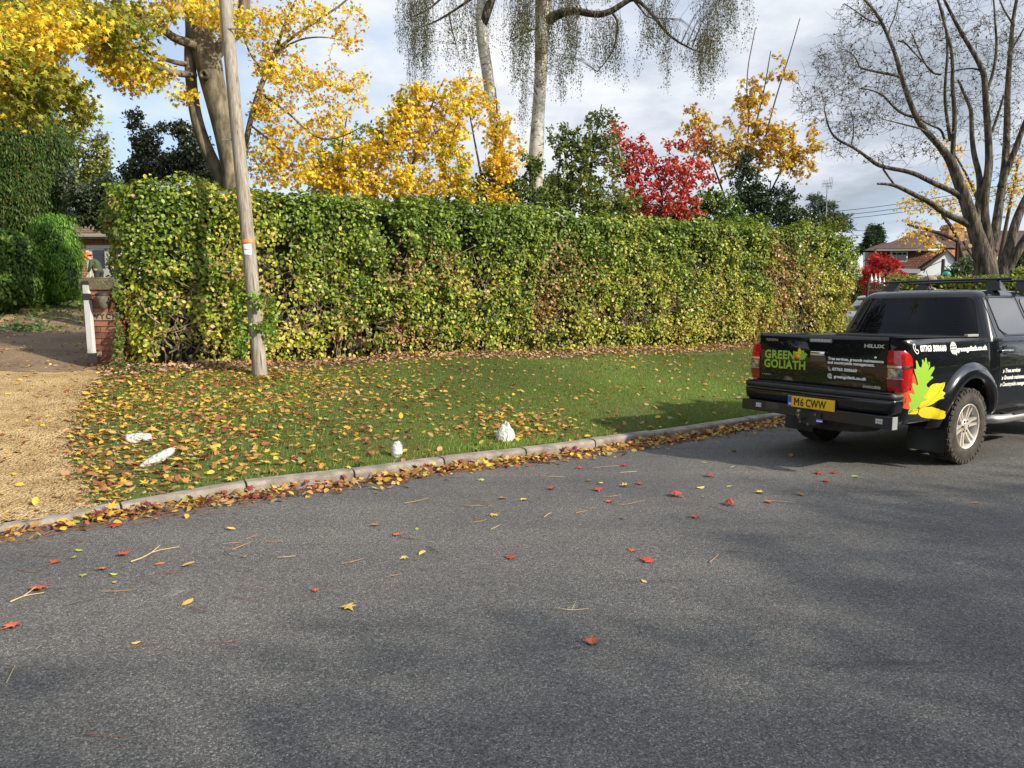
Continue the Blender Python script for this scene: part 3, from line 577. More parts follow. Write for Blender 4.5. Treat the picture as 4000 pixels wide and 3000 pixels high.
# number plate: small white enamel plaques with digits
def curved_plate(va, vb, ha, grow):
    V = []; 
    for v in (va, vb):
        c0 = W(np.interp(v, [380, 560, 742], [522, 540, 556]), v, dpl); rr = 14.2 * dpl / F + grow
        for k in range(9): an = -math.pi / 2 + .12 + ha * (k / 4 - 1); V.append(c0 + np.array([math.cos(an) * rr, math.sin(an) * rr, 0]))
    return V, [(k, k + 1, 10 + k, 9 + k) for k in range(8)]
mb = MB(); 
for va, vb in ((528.5, 539), (540.5, 551)): mb.add(*curved_plate(va, vb, .55, .006))
mb.obj('number_plate', simple('white_enamel', (.72, .74, .76), .4), pole)
mb = MB()
for (u, v) in [(503, 62), (522, 62), (481, 415), (489, 302), (514, 302)]:
    c0 = W(u, v, dpl); mb = MB(); mb.box((c0[0] - .075, c0[1] - .01, c0[2] - .01), (c0[0] + .075, c0[1] + .01, c0[2] + .01)); mb.obj('step_iron', simple('galvanised', (.30, .30, .31), .5, .7) if 'galvanised' not in MATS else MATS['galvanised'], pole)
# leaves of the hedge growing round the pole foot and across it
tg = blob_targets([(548, 640, dpl - .05, 26, 9, .15, 120), (560, 705, dpl - .12, 22, 12, .1, 60), (520, 735, dpl - .1, 16, 40, .2, 160), (585, 690, dpl + .05, 14, 60, .2, 200), (515, 660, dpl, 14, 60, .2, 200), (555, 660, dpl - .2, 20, 5, .1, 40)])
leaves('pole_side_leaves', OVAL, tg, rdir(len(tg)) + np.array([.4, -.7, .3]), rdir(len(tg)) + np.array([0, 0, -.6]), RNG.uniform(.05, .085, len(tg)), palette(len(tg), [(.10, .20, .022), (.22, .32, .03), (.06, .13, .016)], [4, 3, 2]), MATS['hedge_leaf'], hedge)
# ================================================================ TREES AND SHRUBS
def tree_at(name, label, cat, u, v, d, group=None):
    p = W(u, v, d); z = hz(p[0], p[1]); return thing(name, label, cat, (p[0], p[1], z), 0, group), np.array([p[0], p[1], z])
def down(limb):
    """carry the first point of a limb down to the ground"""
    u, v, d, w = limb[0]; p = W(u, v, d); z = hz(p[0], p[1]); P, R_ = path_px(limb)
    P = np.vstack([[P[0][0] + .02, P[0][1], z - .1], P]); R_ = np.concatenate([[R_[0] * 1.15], R_]); return P, R_
YC = [(.70, .50, .035), (.80, .62, .06), (.62, .38, .035), (.52, .44, .05), (.36, .38, .05)]
# ---- A: the big maple behind the pole
D = 13.6
tr, b0 = tree_at('maple_tree', 'large maple with a thick forked grey trunk and yellow leaves right behind the telegraph pole', 'tree', 505, 560, D)
LA = [down([(510, 520, D, 42), (504, 400, D, 39), (491, 315, D, 42), (476, 245, D, 47), (458, 175, D, 51), (448, 120, D, 58), (430, 80, D, 44), (420, 30, D, 40), (416, -60, D, 37), (418, -220, D, 34), (400, -420, D, 22)]),
      down([(500, 470, D + .15, 26), (478, 385, D + .15, 27), (452, 335, D + .15, 28), (430, 280, D + .1, 26), (418, 225, D + .1, 24), (412, 165, D, 23), (410, 110, D, 24), (415, 60, D, 24), (405, -10, D, 26), (392, -120, D, 22), (370, -300, D, 16)]),
      path_px([(462, 118, D, 30), (490, 88, D + .1, 26), (514, 66, D + .1, 26), (526, 36, D, 26), (528, 0, D, 25), (540, -70, D, 22), (570, -240, D, 15)]),
      path_px([(440, 105, D, 24), (405, 92, D - .3, 20), (378, 84, D - .5, 18), (350, 62, D - .8, 17), (322, 48, D - 1.0, 16), (290, 28, D - 1.3, 15), (255, 4, D - 1.6, 14), (200, -40, D - 2, 11), (120, -110, D - 2.5, 8)]),
      path_px([(420, 162, D, 15), (395, 160, D - .3, 14), (365, 156, D - .6, 13), (330, 140, D - 1, 11), (295, 115, D - 1.4, 9), (240, 95, D - 2, 8), (150, 80, D - 2.6, 7), (60, 72, D - 3, 5), (-80, 60, D - 3.4, 3)]),
      path_px([(412, 140, D, 12), (380, 136, D - .2, 10), (345, 124, D - .3, 8), (300, 104, D - .5, 6), (250, 84, D - .8, 5), (190, 60, D - 1, 4)]),
      path_px([(405, -10, D, 16), (350, -60, D - .6, 14), (260, -100, D - 1.4, 11), (150, -130, D - 2.2, 8), (20, -140, D - 3, 5)]),
      (lambda P_: (P_[:, :3], P_[:, 3]))(_chaikin(np.array([[*W(395, -60, D - .5), .11], [-6.4, 11.4, 9.5, .09], [-6.0, 9.6, 10.8, .06], [-5.6, 7.6, 11.8, .03]]), 2)),  # unseen limb added to carry the crown reflected in the rear window
      path_px([(440, -40, D, 12), (470, -120, D - .6, 9), (500, -200, D - 1, 6)])]
limbs_mesh('trunk', LA, BARK, tr, 14)
kn = W(455, 172, D); Mk = Matrix.Translation(Vector(kn + np.array([0, -.27, 0]))) @ Matrix.Rotation(math.radians(90), 4, 'X')
mb = MB(); pr = [(.045 + .035 * math.cos(a), .035 * math.sin(a)) for a in np.linspace(0, 2 * math.pi, 11)[:-1]]
mb.lathe([(.015 + .045 + .04 * math.cos(a), .06 * math.sin(a)) for a in np.linspace(0, 2 * math.pi, 11)[:-1]], 20, Mk, True); mb.obj('branch_scar', BARK, tr, True)
sk = np.vstack([p for p, r in LA])
bl = [(60, 60, D - 3.2, 120, 75, 1.2, 150), (180, 50, D - 2.4, 110, 70, 1.2, 150), (60, 170, D - 3.4, 110, 60, .9, 110), (270, 60, D - 2.0, 80, 60, 1, 80), (295, 165, D - 1.6, 65, 40, .6, 55), (240, 130, D - 2, 60, 40, .6, 50), (350, 25, D - .8, 70, 50, 1, 40),
      (60, 240, D - 3.6, 60, 45, .5, 34), (180, 235, D - 3, 45, 35, .5, 26), (130, 190, D - 3.2, 60, 45, .6, 40), (20, 130, D - 4, 50, 90, .6, 60), (350, 150, D - .5, 22, 50, .3, 14), (420, 10, D - .6, 70, 40, .6, 24), (495, 40, D - .5, 50, 40, .5, 26), (400, 205, D - .2, 40, 20, .3, 10),
      (100, -80, D - 2.4, 260, 90, 1.5, 120), (440, -120, D, 160, 90, 1.5, 60), (480, 40, D + .9, 60, 60, .6, 30)]
tg_ = np.vstack([blob_targets(bl), np.array([-6.0, 9.0, 11.0]) + rdir(300) * np.array([4.5, 3.6, 2.6]) * (RNG.uniform(0, 1, 300) ** .4)[:, None]]); tw = grow_twigs(sk, tg_, maxlen=5, sag=.05); twig_mesh('branches', tw, TWIG, tr, .012, .003)  # second cloud: unseen extra crown, added so the rear window reflects dark
P = on_twigs(tw, 10, .22); cl = RNG.integers(0, len(P), len(P) // 3); P = np.vstack([P, P[cl] + rdir(len(cl)) * .08])
leafset('foliage', MAPLE, P, .108, YC, [4, 3, 2.5, 2, 1.6], LEAF, tr, droop=1.1, up_bias=.25, patch=(1.3, 3, [(.18, .24, .03), (.34, .34, .04), (.20, .17, .03)], .36))
# ---- B: slender young maple to the right of the pole
D = 13.9
tr, b0 = tree_at('young_maple', 'slender young maple with open yellow foliage between the telegraph pole and the yellow bushes', 'tree', 530, 480, D)
LB = [down([(524, 400, D, 12), (528, 330, D, 12), (536, 280, D, 12), (553, 215, D, 12), (572, 165, D, 11), (588, 128, D, 10), (598, 102, D, 9), (612, 60, D, 6), (640, 0, D, 5), (665, -60, D, 4)]),
      path_px([(594, 112, D, 7), (625, 85, D, 7), (660, 62, D, 6), (700, 35, D, 5), (745, 5, D, 4), (800, -50, D, 3)]), path_px([(592, 120, D, 5), (640, 85, D + .3, 4), (700, 78, D + .5, 3), (760, 92, D + .7, 2)]),
      path_px([(560, 200, D, 6), (620, 240, D - .3, 5), (680, 300, D - .5, 4), (730, 300, D - .6, 3), (790, 270, D - .7, 2)]), path_px([(540, 270, D, 5), (580, 300, D - .3, 4), (620, 340, D - .5, 3)]), path_px([(575, 160, D, 5), (540, 120, D + .4, 4), (520, 60, D + .6, 3)])]
limbs_mesh('trunk', LB, BARK, tr, 8); sk = np.vstack([p for p, r in LB])
bl = [(575, 60, D, 60, 70, .8, 70), (600, 150, D, 70, 60, .8, 80), (580, 240, D, 55, 60, .7, 70), (580, 330, D, 60, 60, .7, 80), (660, 30, D, 70, 50, .8, 50), (650, 330, D - .3, 60, 60, .6, 70), (740, 60, D, 60, 50, .6, 34), (680, 180, D, 70, 60, .6, 60), (760, 200, D, 60, 60, .6, 40), (700, 260, D, 70, 50, .6, 50), (620, 385, D - .4, 80, 25, .4, 50), (600, -60, D, 90, 50, .8, 40)]
tw = grow_twigs(sk, blob_targets(bl), maxlen=3, sag=.05); twig_mesh('branches', tw, TWIG, tr, .010, .0025)
leafset('foliage', MAPLE, on_twigs(tw, 8, .18), .10, YC, [4, 3, 3, 1.5, .8], LEAF, tr, droop=1.0, up_bias=.25)
# ---- shrubs made of upright stems carrying foliage clumps
def shrub(name, label, cat, u, v, d, stems, blobs, tmpl, size, cols, w, per=12, spread=.14, mat=LEAF, droop=.8, patch=None, twm=TWIG, tip=0, sw=6, sag=.03, group=None):
    tr, b0 = tree_at(name, label, cat, u, v, d, group); L_ = []
    for st in stems: L_.append(down([(a, b_, d + dd, max(2, sw * (1 - i / (len(st) + .5)))) for i, (a, b_, dd) in enumerate(st)]))
    limbs_mesh('stems', L_, twm, tr, 6); sk = np.vstack([p for p, r in L_]); tw = grow_twigs(sk, blob_targets(blobs), maxlen=3.2, sag=sag); twig_mesh('branches', tw, twm, tr, .009, .0025)
    leafset('foliage', tmpl, on_twigs(tw, per, spread), size, cols, w, mat, tr, droop=droop, patch=patch); return tr
D = 15.2
YP = (1.6, 8, [(.14, .26, .03), (.22, .32, .03), (.34, .36, .04)], .48)
shrub('yellow_bush', 'broad bush of bright yellow and green maple leaves above the middle of the hedge', 'bush', 820, 500, D,
      [[(720, 430, 0), (735, 330, 0), (750, 250, 0)], [(800, 430, 0), (830, 330, 0), (870, 220, 0)], [(860, 440, 0), (900, 330, .2), (930, 230, .2), (960, 170, .2)], [(940, 440, 0), (960, 340, 0), (1000, 240, 0)]],
      [(700, 370, D, 55, 55, .6, 110), (770, 330, D, 70, 70, .7, 150), (860, 310, D, 80, 80, .7, 180), (900, 240, D, 60, 60, .6, 100), (960, 300, D, 60, 70, .6, 120), (880, 395, D - .2, 110, 40, .5, 140), (740, 410, D - .2, 80, 30, .4, 90), (900, 195, D, 40, 25, .4, 24), (980, 215, D, 50, 45, .4, 50), (1000, 390, D, 45, 50, .4, 60)],
      MAPLE, .115, YC, [4, 3, 2, 2, 1.2], 10, .16, patch=YP)
D = 16.4
shrub('yellow_sapling', 'thin yellow maple sapling standing in front of the left birch trunk', 'tree', 1070, 500, D, [[(1062, 430, 0), (1068, 340, 0), (1075, 250, 0), (1070, 190, 0)], [(1050, 430, 0), (1030, 330, 0), (1015, 250, 0)]],
      [(1080, 290, D, 40, 60, .4, 55), (1075, 370, D, 40, 50, .4, 75), (1030, 230, D, 45, 45, .4, 45), (1010, 175, D, 40, 30, .4, 20), (1100, 330, D, 45, 40, .4, 36), (1080, 425, D - .1, 40, 20, .3, 30)], MAPLE, .115, YC, [5, 3, 3, 1, .4], 9, .13)
D = 17.3
shrub('green_shrub', 'loose green shrub with round leaves between the right birch trunk and the red bush', 'shrub', 1240, 500, D, [[(1230, 460, 0), (1225, 370, 0), (1215, 300, 0)], [(1270, 460, 0), (1275, 360, 0), (1290, 280, 0), (1300, 225, 0)], [(1190, 460, 0), (1200, 400, 0), (1210, 340, 0)]],
      [(1240, 400, D, 65, 60, .5, 210), (1255, 330, D, 55, 50, .5, 110), (1290, 290, D, 45, 60, .4, 50), (1215, 300, D, 40, 40, .3, 40), (1200, 420, D, 50, 50, .5, 140), (1320, 340, D, 40, 60, .5, 60), (1330, 440, D, 60, 40, .5, 110), (1310, 245, D, 30, 20, .3, 10), (1280, 445, D, 60, 30, .4, 90)], OVAL, .085, [(.12, .17, .04), (.18, .24, .06), (.28, .32, .10), (.07, .10, .03), (.34, .26, .08)], [4, 4, 2.5, 2, .8], 12, .12)
D = 16.8
shrub('green_undergrowth', 'dark green leafy growth at the foot of the two birches', 'shrub', 1110, 500, D, [[(1100, 460, 0), (1105, 420, 0), (1110, 380, 0)], [(1140, 460, 0), (1145, 410, 0), (1145, 350, 0)]],
      [(1120, 430, D, 70, 50, .5, 170), (1145, 360, D, 30, 40, .4, 40), (1000, 430, D - .4, 70, 25, .4, 80), (1060, 400, D - .2, 50, 40, .4, 70), (880, 440, D - .6, 120, 18, .4, 120)], OVAL, .085, [(.06, .10, .02), (.10, .15, .03), (.18, .24, .05)], [4, 4, 1.5], 12, .12)
D = 18.7
shrub('red_bush', 'scarlet and crimson leaved bush rising above the hedge right of the birches', 'bush', 1420, 520, D, [[(1380, 470, 0), (1370, 400, 0), (1340, 320, 0)], [(1430, 480, 0), (1430, 400, 0), (1400, 320, 0)], [(1450, 480, 0), (1480, 400, 0), (1500, 330, 0)], [(1400, 470, 0), (1350, 380, 0), (1325, 290, 0)]],
      [(1345, 360, D, 50, 45, .5, 70), (1410, 370, D, 70, 55, .6, 130), (1480, 380, D, 60, 50, .6, 110), (1400, 430, D - .2, 85, 40, .5, 150), (1480, 445, D - .2, 50, 40, .4, 60), (1330, 290, D, 32, 32, .3, 32), (1375, 315, D, 40, 28, .3, 36), (1470, 310, D, 40, 20, .3, 20), (1520, 370, D, 30, 30, .3, 26), (1500, 300, D, 20, 30, .3, 10)],
      OVAL, .095, [(.48, .04, .040), (.58, .09, .07), (.34, .022, .028), (.30, .08, .05), (.50, .16, .08)], [4, 3, 3, 2, 1.5], 8, .15, patch=(1.2, 44, [(.30, .10, .05), (.36, .16, .06), (.22, .05, .03)], .75))
D = 20.6
shrub('ochre_tree', 'ochre yellow young tree with bare upright tips above the dark holly', 'tree', 1600, 520, D, [[(1590, 470, 0), (1600, 380, 0), (1620, 280, 0), (1610, 170, 0), (1632, 60, 0)], [(1620, 470, 0), (1640, 350, 0), (1670, 230, 0), (1705, 120, 0), (1728, 40, 0)], [(1580, 470, 0), (1550, 380, 0), (1520, 300, 0), (1495, 230, 0)], [(1640, 470, 0), (1680, 380, 0), (1720, 320, 0)], [(1600, 400, 0), (1625, 300, .2), (1650, 200, .2), (1665, 110, .2)]],
      [(1620, 260, D, 60, 60, .7, 85), (1680, 310, D, 60, 55, .7, 110), (1720, 350, D, 45, 45, .6, 60), (1600, 340, D, 60, 50, .6, 75), (1510, 260, D, 45, 40, .5, 36), (1490, 300, D, 40, 50, .4, 24), (1640, 190, D, 50, 45, .5, 32), (1700, 140, D, 30, 40, .4, 12), (1540, 320, D, 50, 40, .5, 40), (1760, 300, D, 25, 50, .4, 16)],
      MAPLE, .145, [(.55, .37, .05), (.62, .44, .08), (.42, .24, .05), (.34, .17, .06), (.36, .34, .05)], [4, 3, 3, 1.5, 1.2], 9, .15, sw=5)
D = 20.2
shrub('holly', 'dark blue green holly below the ochre tree at the right end of the hedge', 'shrub', 1620, 530, D, [[(1620, 490, 0), (1618, 420, 0), (1610, 350, 0)], [(1650, 500, 0), (1660, 440, 0), (1665, 390, 0)]],
      [(1615, 400, D, 45, 50, .5, 170), (1640, 450, D, 75, 45, .6, 260), (1610, 345, D, 22, 28, .3, 30), (1690, 420, D, 40, 30, .4, 60), (1720, 475, D, 60, 30, .5, 150)], OVAL, .075, [(.020, .045, .022), (.035, .07, .03), (.015, .03, .015), (.10, .14, .09)], [4, 4, 3, 1], 14, .11, mat=GLOSSLEAF)
D = 19.6
shrub('laurel', 'bright green bushy growth pressed against the back of the hedge below the red bush', 'shrub', 1540, 520, D, [[(1520, 480, 0), (1530, 430, 0)], [(1560, 480, 0), (1565, 430, 0)], [(1460, 480, 0), (1460, 450, 0)]],
      [(1545, 445, D, 60, 45, .5, 200), (1440, 462, D - .3, 90, 25, .4, 110), (1600, 480, D, 70, 26, .4, 130), (1360, 462, D - .5, 60, 22, .4, 90), (1480, 470, D, 60, 24, .4, 110)], OVAL, .09, [(.08, .15, .025), (.14, .23, .03), (.20, .30, .05), (.04, .08, .02)], [3, 4, 2, 2], 12, .1, mat=GLOSSLEAF)
D = 21.8
shrub('garden_shrub', 'mixed green shrub beyond the far end of the hedge beside the cedar', 'shrub', 1760, 540, D, [[(1740, 500, 0), (1730, 460, 0)], [(1780, 520, 0), (1785, 470, 0)]],
      [(1730, 475, D, 55, 28, .6, 150), (1790, 485, D, 40, 22, .6, 110), (1690, 455, D, 45, 30, .5, 90)], OVAL, .085, [(.09, .15, .03), (.15, .2, .04), (.28, .17, .07), (.05, .09, .02)], [4, 3, 1.5, 2], 12, .14)
# ---- dark evergreen left behind the hedge
D = 16.5
shrub('evergreen_oak', 'dark evergreen tree with a pointed tip behind the left end of the hedge', 'tree', 350, 560, D, [[(330, 480, 0), (325, 380, 0), (310, 300, 0), (290, 245, 0)], [(400, 480, 0), (400, 380, 0), (395, 320, 0), (390, 270, 0)], [(280, 480, 0), (285, 400, 0)]],
      [(290, 260, D, 20, 24, .3, 36), (315, 310, D, 35, 40, .5, 110), (350, 360, D, 75, 40, .7, 330), (420, 340, D, 40, 50, .5, 190), (395, 285, D, 30, 26, .4, 60), (290, 375, D, 35, 32, .5, 110), (450, 380, D, 40, 30, .5, 110), (350, 275, D, 16, 16, .3, 14)],
      OVAL, .075, [(.018, .03, .014), (.03, .045, .02), (.05, .07, .03), (.11, .12, .06)], [4, 4, 2, .5], 13, .15, mat=GLOSSLEAF, droop=-.2)
# ---- far pale trees at left, over the garage
D = 35
shrub('distant_willow', 'pale olive tree with loose leaves far behind the drive', 'tree', 190, 620, D, [[(190, 560, 0), (185, 460, 0), (170, 360, 0), (150, 280, 0)], [(210, 560, 0), (215, 450, 0), (225, 370, 0)]],
      [(150, 300, D, 40, 50, .9, 120), (205, 350, D, 40, 50, .9, 130), (165, 400, D, 55, 50, 1, 240), (215, 300, D, 18, 50, .6, 30), (110, 350, D, 40, 60, 1, 120)], OVAL, .17, [(.20, .23, .06), (.12, .15, .05), (.34, .32, .06), (.07, .09, .03)], [4, 4, 2, 2], 10, .32, sw=9)
D = 21
shrub('yew', 'dark spreading evergreen leaning over the garage roof', 'tree', 222, 600, D, [[(250, 520, 0), (225, 450, 0), (190, 420, 0)], [(245, 520, 0), (235, 440, 0)]],
      [(190, 425, D, 55, 30, .8, 330), (230, 400, D, 30, 25, .6, 130), (175, 470, D, 35, 15, .6, 110), (215, 470, D, 30, 25, .5, 150), (140, 400, D + 1, 30, 40, .8, 160)], OVAL, .085, [(.02, .035, .014), (.035, .055, .02), (.07, .09, .03)], [4, 3, 1.2], 13, .2, mat=GLOSSLEAF)
# ---- conifers at the far left: drooping sprays hanging on a hidden solid core
def conifer_mass(name, label, cat, u, v, d, blobs, cols, w, size, n_per, core, droop=1.4, patch=None, spread=.0, tm=NARROW, box=2.0):
    def sq(q): return q / (np.abs(q) ** box).sum(-1, keepdims=True) ** (1 / box)
    core = core * .88
    tr, b0 = tree_at(name, label, cat, u, v, d); mb = MB()
    for (a, b_, dd, ru, rv, rd) in blobs:
        c0 = W(a, b_, dd); rx = ru * dd / F; rz = rv * dd / F; bm = bmesh.new(); bmesh.ops.create_icosphere(bm, subdivisions=3, radius=1)
        V = c0 + sq(np.array([vv.co[:] for vv in bm.verts])) * np.array([rx, rd, rz]) * core; Fc = [tuple(x.index for x in f.verts) for f in bm.faces]; bm.free(); mb.add(V, Fc)
    mb.obj('inner_growth', simple('conifer_inside', (.016, .022, .010), 1) if 'conifer_inside' not in MATS else MATS['conifer_inside'], tr)
    tp = blobs[0]; top = W(tp[0], tp[1], tp[2]); v_, f_ = tube([(b0[0], b0[1], b0[2] - .1), (b0[0], b0[1], top[2])], [.05, .04], 8); mk('trunk', v_, f_, BARK_DARK, tr)
    PP = []; NR = []
    for (a, b_, dd, ru, rv, rd) in blobs:
        c0 = W(a, b_, dd); sc = np.array([ru * dd / F, rd, rv * dd / F]); ar = (sc[0] * sc[2] + sc[0] * sc[1] + sc[1] * sc[2]) / 3 * 12.6; k = int(ar * n_per); q = rdir(k); q = q[(q[:, 1] < .45)]
        p = c0 + sq(q) * sc * RNG.uniform(.84, 1.05, (len(q), 1)); p += q * (vnoise(p, 3.2, 17) * .10)[:, None]; PP.append(p); NR.append(q)
    P = np.vstack(PP); NR = np.vstack(NR); k = P[:, 2] > H(P[:, 0], P[:, 1]) + .02; P, NR = P[k], NR[k]; n = len(P); c = palette(n, cols, w)
    if patch is not None: s, sd2, c2, amt = patch; q = vnoise(P, s, sd2) + RNG.normal(size=n) * .25 > amt; c[q] = palette(int(q.sum()), c2, [1] * len(c2))
    leaves('foliage', tm, P, NR + rdir(n) * .7, rdir(n) * .6 + np.array([0, 0, -droop]), size * RNG.uniform(.6, 1.4, n), c, LEAF, tr); return tr
conifer_mass('cypress', 'tall dark cypress filling the left edge above the drive', 'tree', 30, 640, 22.0, [(60, 330, 22.0, 75, 100, 1.6), (20, 250, 22.2, 90, 110, 1.7), (85, 430, 22, 50, 105, 1.3), (20, 450, 21.8, 90, 120, 1.5), (-60, 350, 22, 90, 250, 1.6), (40, 560, 22.2, 65, 90, 1.3), (40, 120, 22.6, 80, 130, 1.7), (112, 360, 22.2, 26, 80, .8), (-40, 580, 21.8, 90, 80, 1.4)],
             [(.03, .06, .012), (.05, .10, .016), (.08, .15, .02), (.12, .06, .025)], [4, 4, 1.8, .8], .115, 800, .92, patch=(.9, 19, [(.06, .12, .018), (.09, .16, .025)], .45))
conifer_mass('conifer_hedge', 'bright green clipped conifer column left of the garage', 'hedge', 112, 640, 19.5, [(128, 555, 19.6, 36, 86, .8), (138, 590, 19.5, 26, 54, .6), (95, 585, 19.4, 30, 62, .7)], [(.13, .27, .025), (.09, .21, .025), (.20, .36, .04), (.05, .13, .025)], [4, 4, 2, 2], .095, 1300, .9, droop=2.2, box=4.0)
conifer_mass('laurel_bush', 'rounded green laurel bush at the left edge beside the drive', 'bush', 20, 660, 17.5, [(10, 580, 17.5, 58, 80, .9), (-60, 590, 17.0, 80, 90, 1.1), (44, 610, 17.7, 26, 48, .5)], [(.07, .14, .02), (.13, .24, .025), (.035, .08, .015)], [4, 2.5, 3], .095, 800, .88, droop=1.3, tm=OVAL, box=2.6)
def ground_plants(name, label, pts, cols, w, size, hgt, n_each, rad, tm=OVAL, cat='plant'):
    P = []
    for (u, v) in pts:
        c0 = T(u, v); q = RNG.normal(size=(n_each, 2)) * rad; x = c0[0] + q[:, 0]; y = c0[1] + q[:, 1]; P.append(np.stack([x, y, H(x, y) + .02 + RNG.uniform(0, hgt, n_each) * np.exp(-(q ** 2).sum(1) / (2 * rad * rad))], 1))
    P = np.vstack(P); n = len(P); o = leaves(name, tm, P, rdir(n) + np.array([0, 0, 1.2]), rdir(n) + np.array([0, 0, .5]), size * RNG.uniform(.6, 1.3, n), palette(n, cols, w), LEAF); return tag(o, label, cat)
GC = [(.10, .20, .03), (.06, .13, .03), (.16, .26, .05)]
o = ground_plants('ground_ivy', 'low green plants along the foot of the conifer hedge', [(80, 655), (110, 650), (140, 648), (165, 642), (60, 662), (20, 672), (175, 630), (182, 622), (150, 640)], GC, [4, 3, 2], .13, .35, 170, .5); o['kind'] = 'stuff'
cut = [('pile of freshly cut leafy branches lying on the drive nearest the road', [(30, 716), (45, 712), (70, 716), (95, 712)], 90, .25), ('strewn green clippings in the middle of the drive beyond the larger pile', [(60, 690), (100, 683), (130, 680), (20, 692), (150, 692), (165, 690)], 50, .4), ('green clippings scattered on the gravel just before the garage', [(90, 668), (120, 670), (150, 664), (170, 668)], 60, .5)]
for lb, pts, ne, rd in cut: ground_plants('hedge_clippings', lb, pts, [(.09, .17, .04), (.05, .10, .03), (.16, .22, .10)], [4, 3, 2], .075, .16 if rd < .3 else .05, ne, rd, cat='clippings')['kind'] = 'stuff'
ground_plants('fern_tuft', 'tuft of green weeds in the tarmac left of the brick pillar', [(258, 788), (270, 792), (245, 800), (300, 806)], [(.05, .09, .03), (.10, .16, .03)], [3, 2], .07, .12, 60, .14)['kind'] = 'stuff'
ground_plants('weed_tuft', 'single green leaf clump lying on the gravel', [(207, 682)], GC, [2, 2, 1], .06, .03, 1, .02) if False else None
# ---- birches
m, t, b = _new('birch_bark'); nn_ = t.nodes; ll = t.links; tcn = nn_.new('ShaderNodeTexCoord')
def _bn(sc, sv, det=5):
    mp = nn_.new('ShaderNodeMapping'); mp.inputs['Scale'].default_value = sv; ll.new(tcn.outputs['Object'], mp.inputs[0]); a = nn_.new('ShaderNodeTexNoise'); a.inputs['Scale'].default_value = sc; a.inputs['Detail'].default_value = det; a.inputs['Roughness'].default_value = .6; ll.new(mp.outputs[0], a.inputs[0]); return a.outputs['Fac']
def _br(f, a, b_, ca, cb2):
    r = nn_.new('ShaderNodeValToRGB'); e = r.color_ramp.elements; e[0].position = a; e[1].position = b_; e[0].color = (*ca, 1); e[1].color = (*cb2, 1); ll.new(f, r.inputs[0]); return r.outputs[0]
c1 = _br(_bn(3, (1, 1, 1)), .4, .65, (.62, .60, .55), (.42, .38, .32)); fl = _br(_bn(5, (1, 1, 6)), .57, .66, (0, 0, 0), (1, 1, 1)); dk = _br(_bn(1.6, (1, 1, .7)), .53, .62, (0, 0, 0), (1, 1, 1))
x = nn_.new('ShaderNodeMix'); x.data_type = 'RGBA'; ll.new(fl, x.inputs[0]); ll.new(c1, x.inputs[6]); x.inputs[7].default_value = (.05, .04, .035, 1)
y_ = nn_.new('ShaderNodeMix'); y_.data_type = 'RGBA'; ll.new(dk, y_.inputs[0]); ll.new(x.outputs[2], y_.inputs[6]); y_.inputs[7].default_value = (.16, .12, .075, 1); ll.new(y_.outputs[2], b.inputs['Base Color']); b.inputs['Roughness'].default_value = .75
bp = nn_.new('ShaderNodeBump'); bp.inputs['Strength'].default_value = .6; bp.inputs['Distance'].default_value = .02; ll.new(_bn(5, (1, 1, 6)), bp.inputs['Height']); ll.new(bp.outputs[0], b.inputs['Normal']); BIRCH = m
BLC = [(.06, .085, .018), (.11, .14, .028), (.04, .04, .014), (.18, .17, .04), (.035, .055, .015)]
def birch(label, u, v, d, trunk, limbs, strands, wide):
    tr, b0 = tree_at('birch_tree', label, 'tree', u, v, d); tk = down([(a, b_, d, w) for a, b_, w in trunk])
    v_, f_ = tube(tk[0], tk[1], 14); mk('trunk', v_, f_, BIRCH, tr, True)
    LL = [path_px([(a, b_, d + dd, w) for a, b_, dd, w in l]) for l in limbs]; limbs_mesh('limbs', LL, BARK_DARK, tr, 8)
    sk = np.vstack([p for p, r in LL] + [tk[0][tk[0][:, 2] > b0[2] + 5.0]]); S = []; Q = []
    for (u0, u1, vt, vb, dn, ns, lf) in strands:
        cls_ = [(random.uniform(u0, u1), random.uniform(0, .45)) for _ in range(max(2, ns // 9))]
        for _ in range(int(ns * .85)):
            cu_, cd_ = random.choice(cls_); uu = cu_ + random.gauss(0, 8); q = random.random(); vb_ = vb - (vb - vt) * min(.7, cd_ + .30 * random.random() ** 2); vt_ = vt + (vb_ - vt) * .65 * random.random() * q; dd = d + dn + random.gauss(0, .6)
            a = W(uu, vt_, dd); c_ = W(uu + random.gauss(0, 6), vb_ - (vb_ - vt_) * .25 * random.random(), dd); i = int(np.argmin(((sk - a) ** 2).sum(1))); s0 = sk[i]
            if np.linalg.norm(s0 - a) > 3.2: s0 = a + np.array([random.gauss(0, .1), 0, .3])
            mid = (s0 + a) / 2 + np.array([0, 0, .12]); w1 = RNG.normal(size=3) * [.07, .07, .02]; w2 = w1 + RNG.normal(size=3) * [.07, .07, .02]; P = np.array([s0, mid, a, a * .66 + c_ * .34 + w1, a * .33 + c_ * .67 + w2, c_ + w2 * .5]); S.append(P)
            l = np.linalg.norm(c_ - a); k = max(4, int(l * lf * random.choice([.4, .8, 1.2, 1.8]))); t = RNG.uniform(0, 1, k) ** .8; t5 = t * 3; i5 = np.minimum(t5.astype(int), 2); f5 = (t5 - i5)[:, None]; Q.append(P[2:][i5] * (1 - f5) + P[3:][i5] * f5 + RNG.normal(size=(k, 3)) * [.055, .055, .02])
    twig_mesh('hanging_twigs', S, TWIG, tr, .005, .0014); P = np.vstack(Q)
    leafset('foliage', SMALL, P, .041, BLC, [4, 3, 3, 1.5, 3], LEAF, tr, droop=1.6, up_bias=0); return tr
D = 17.5
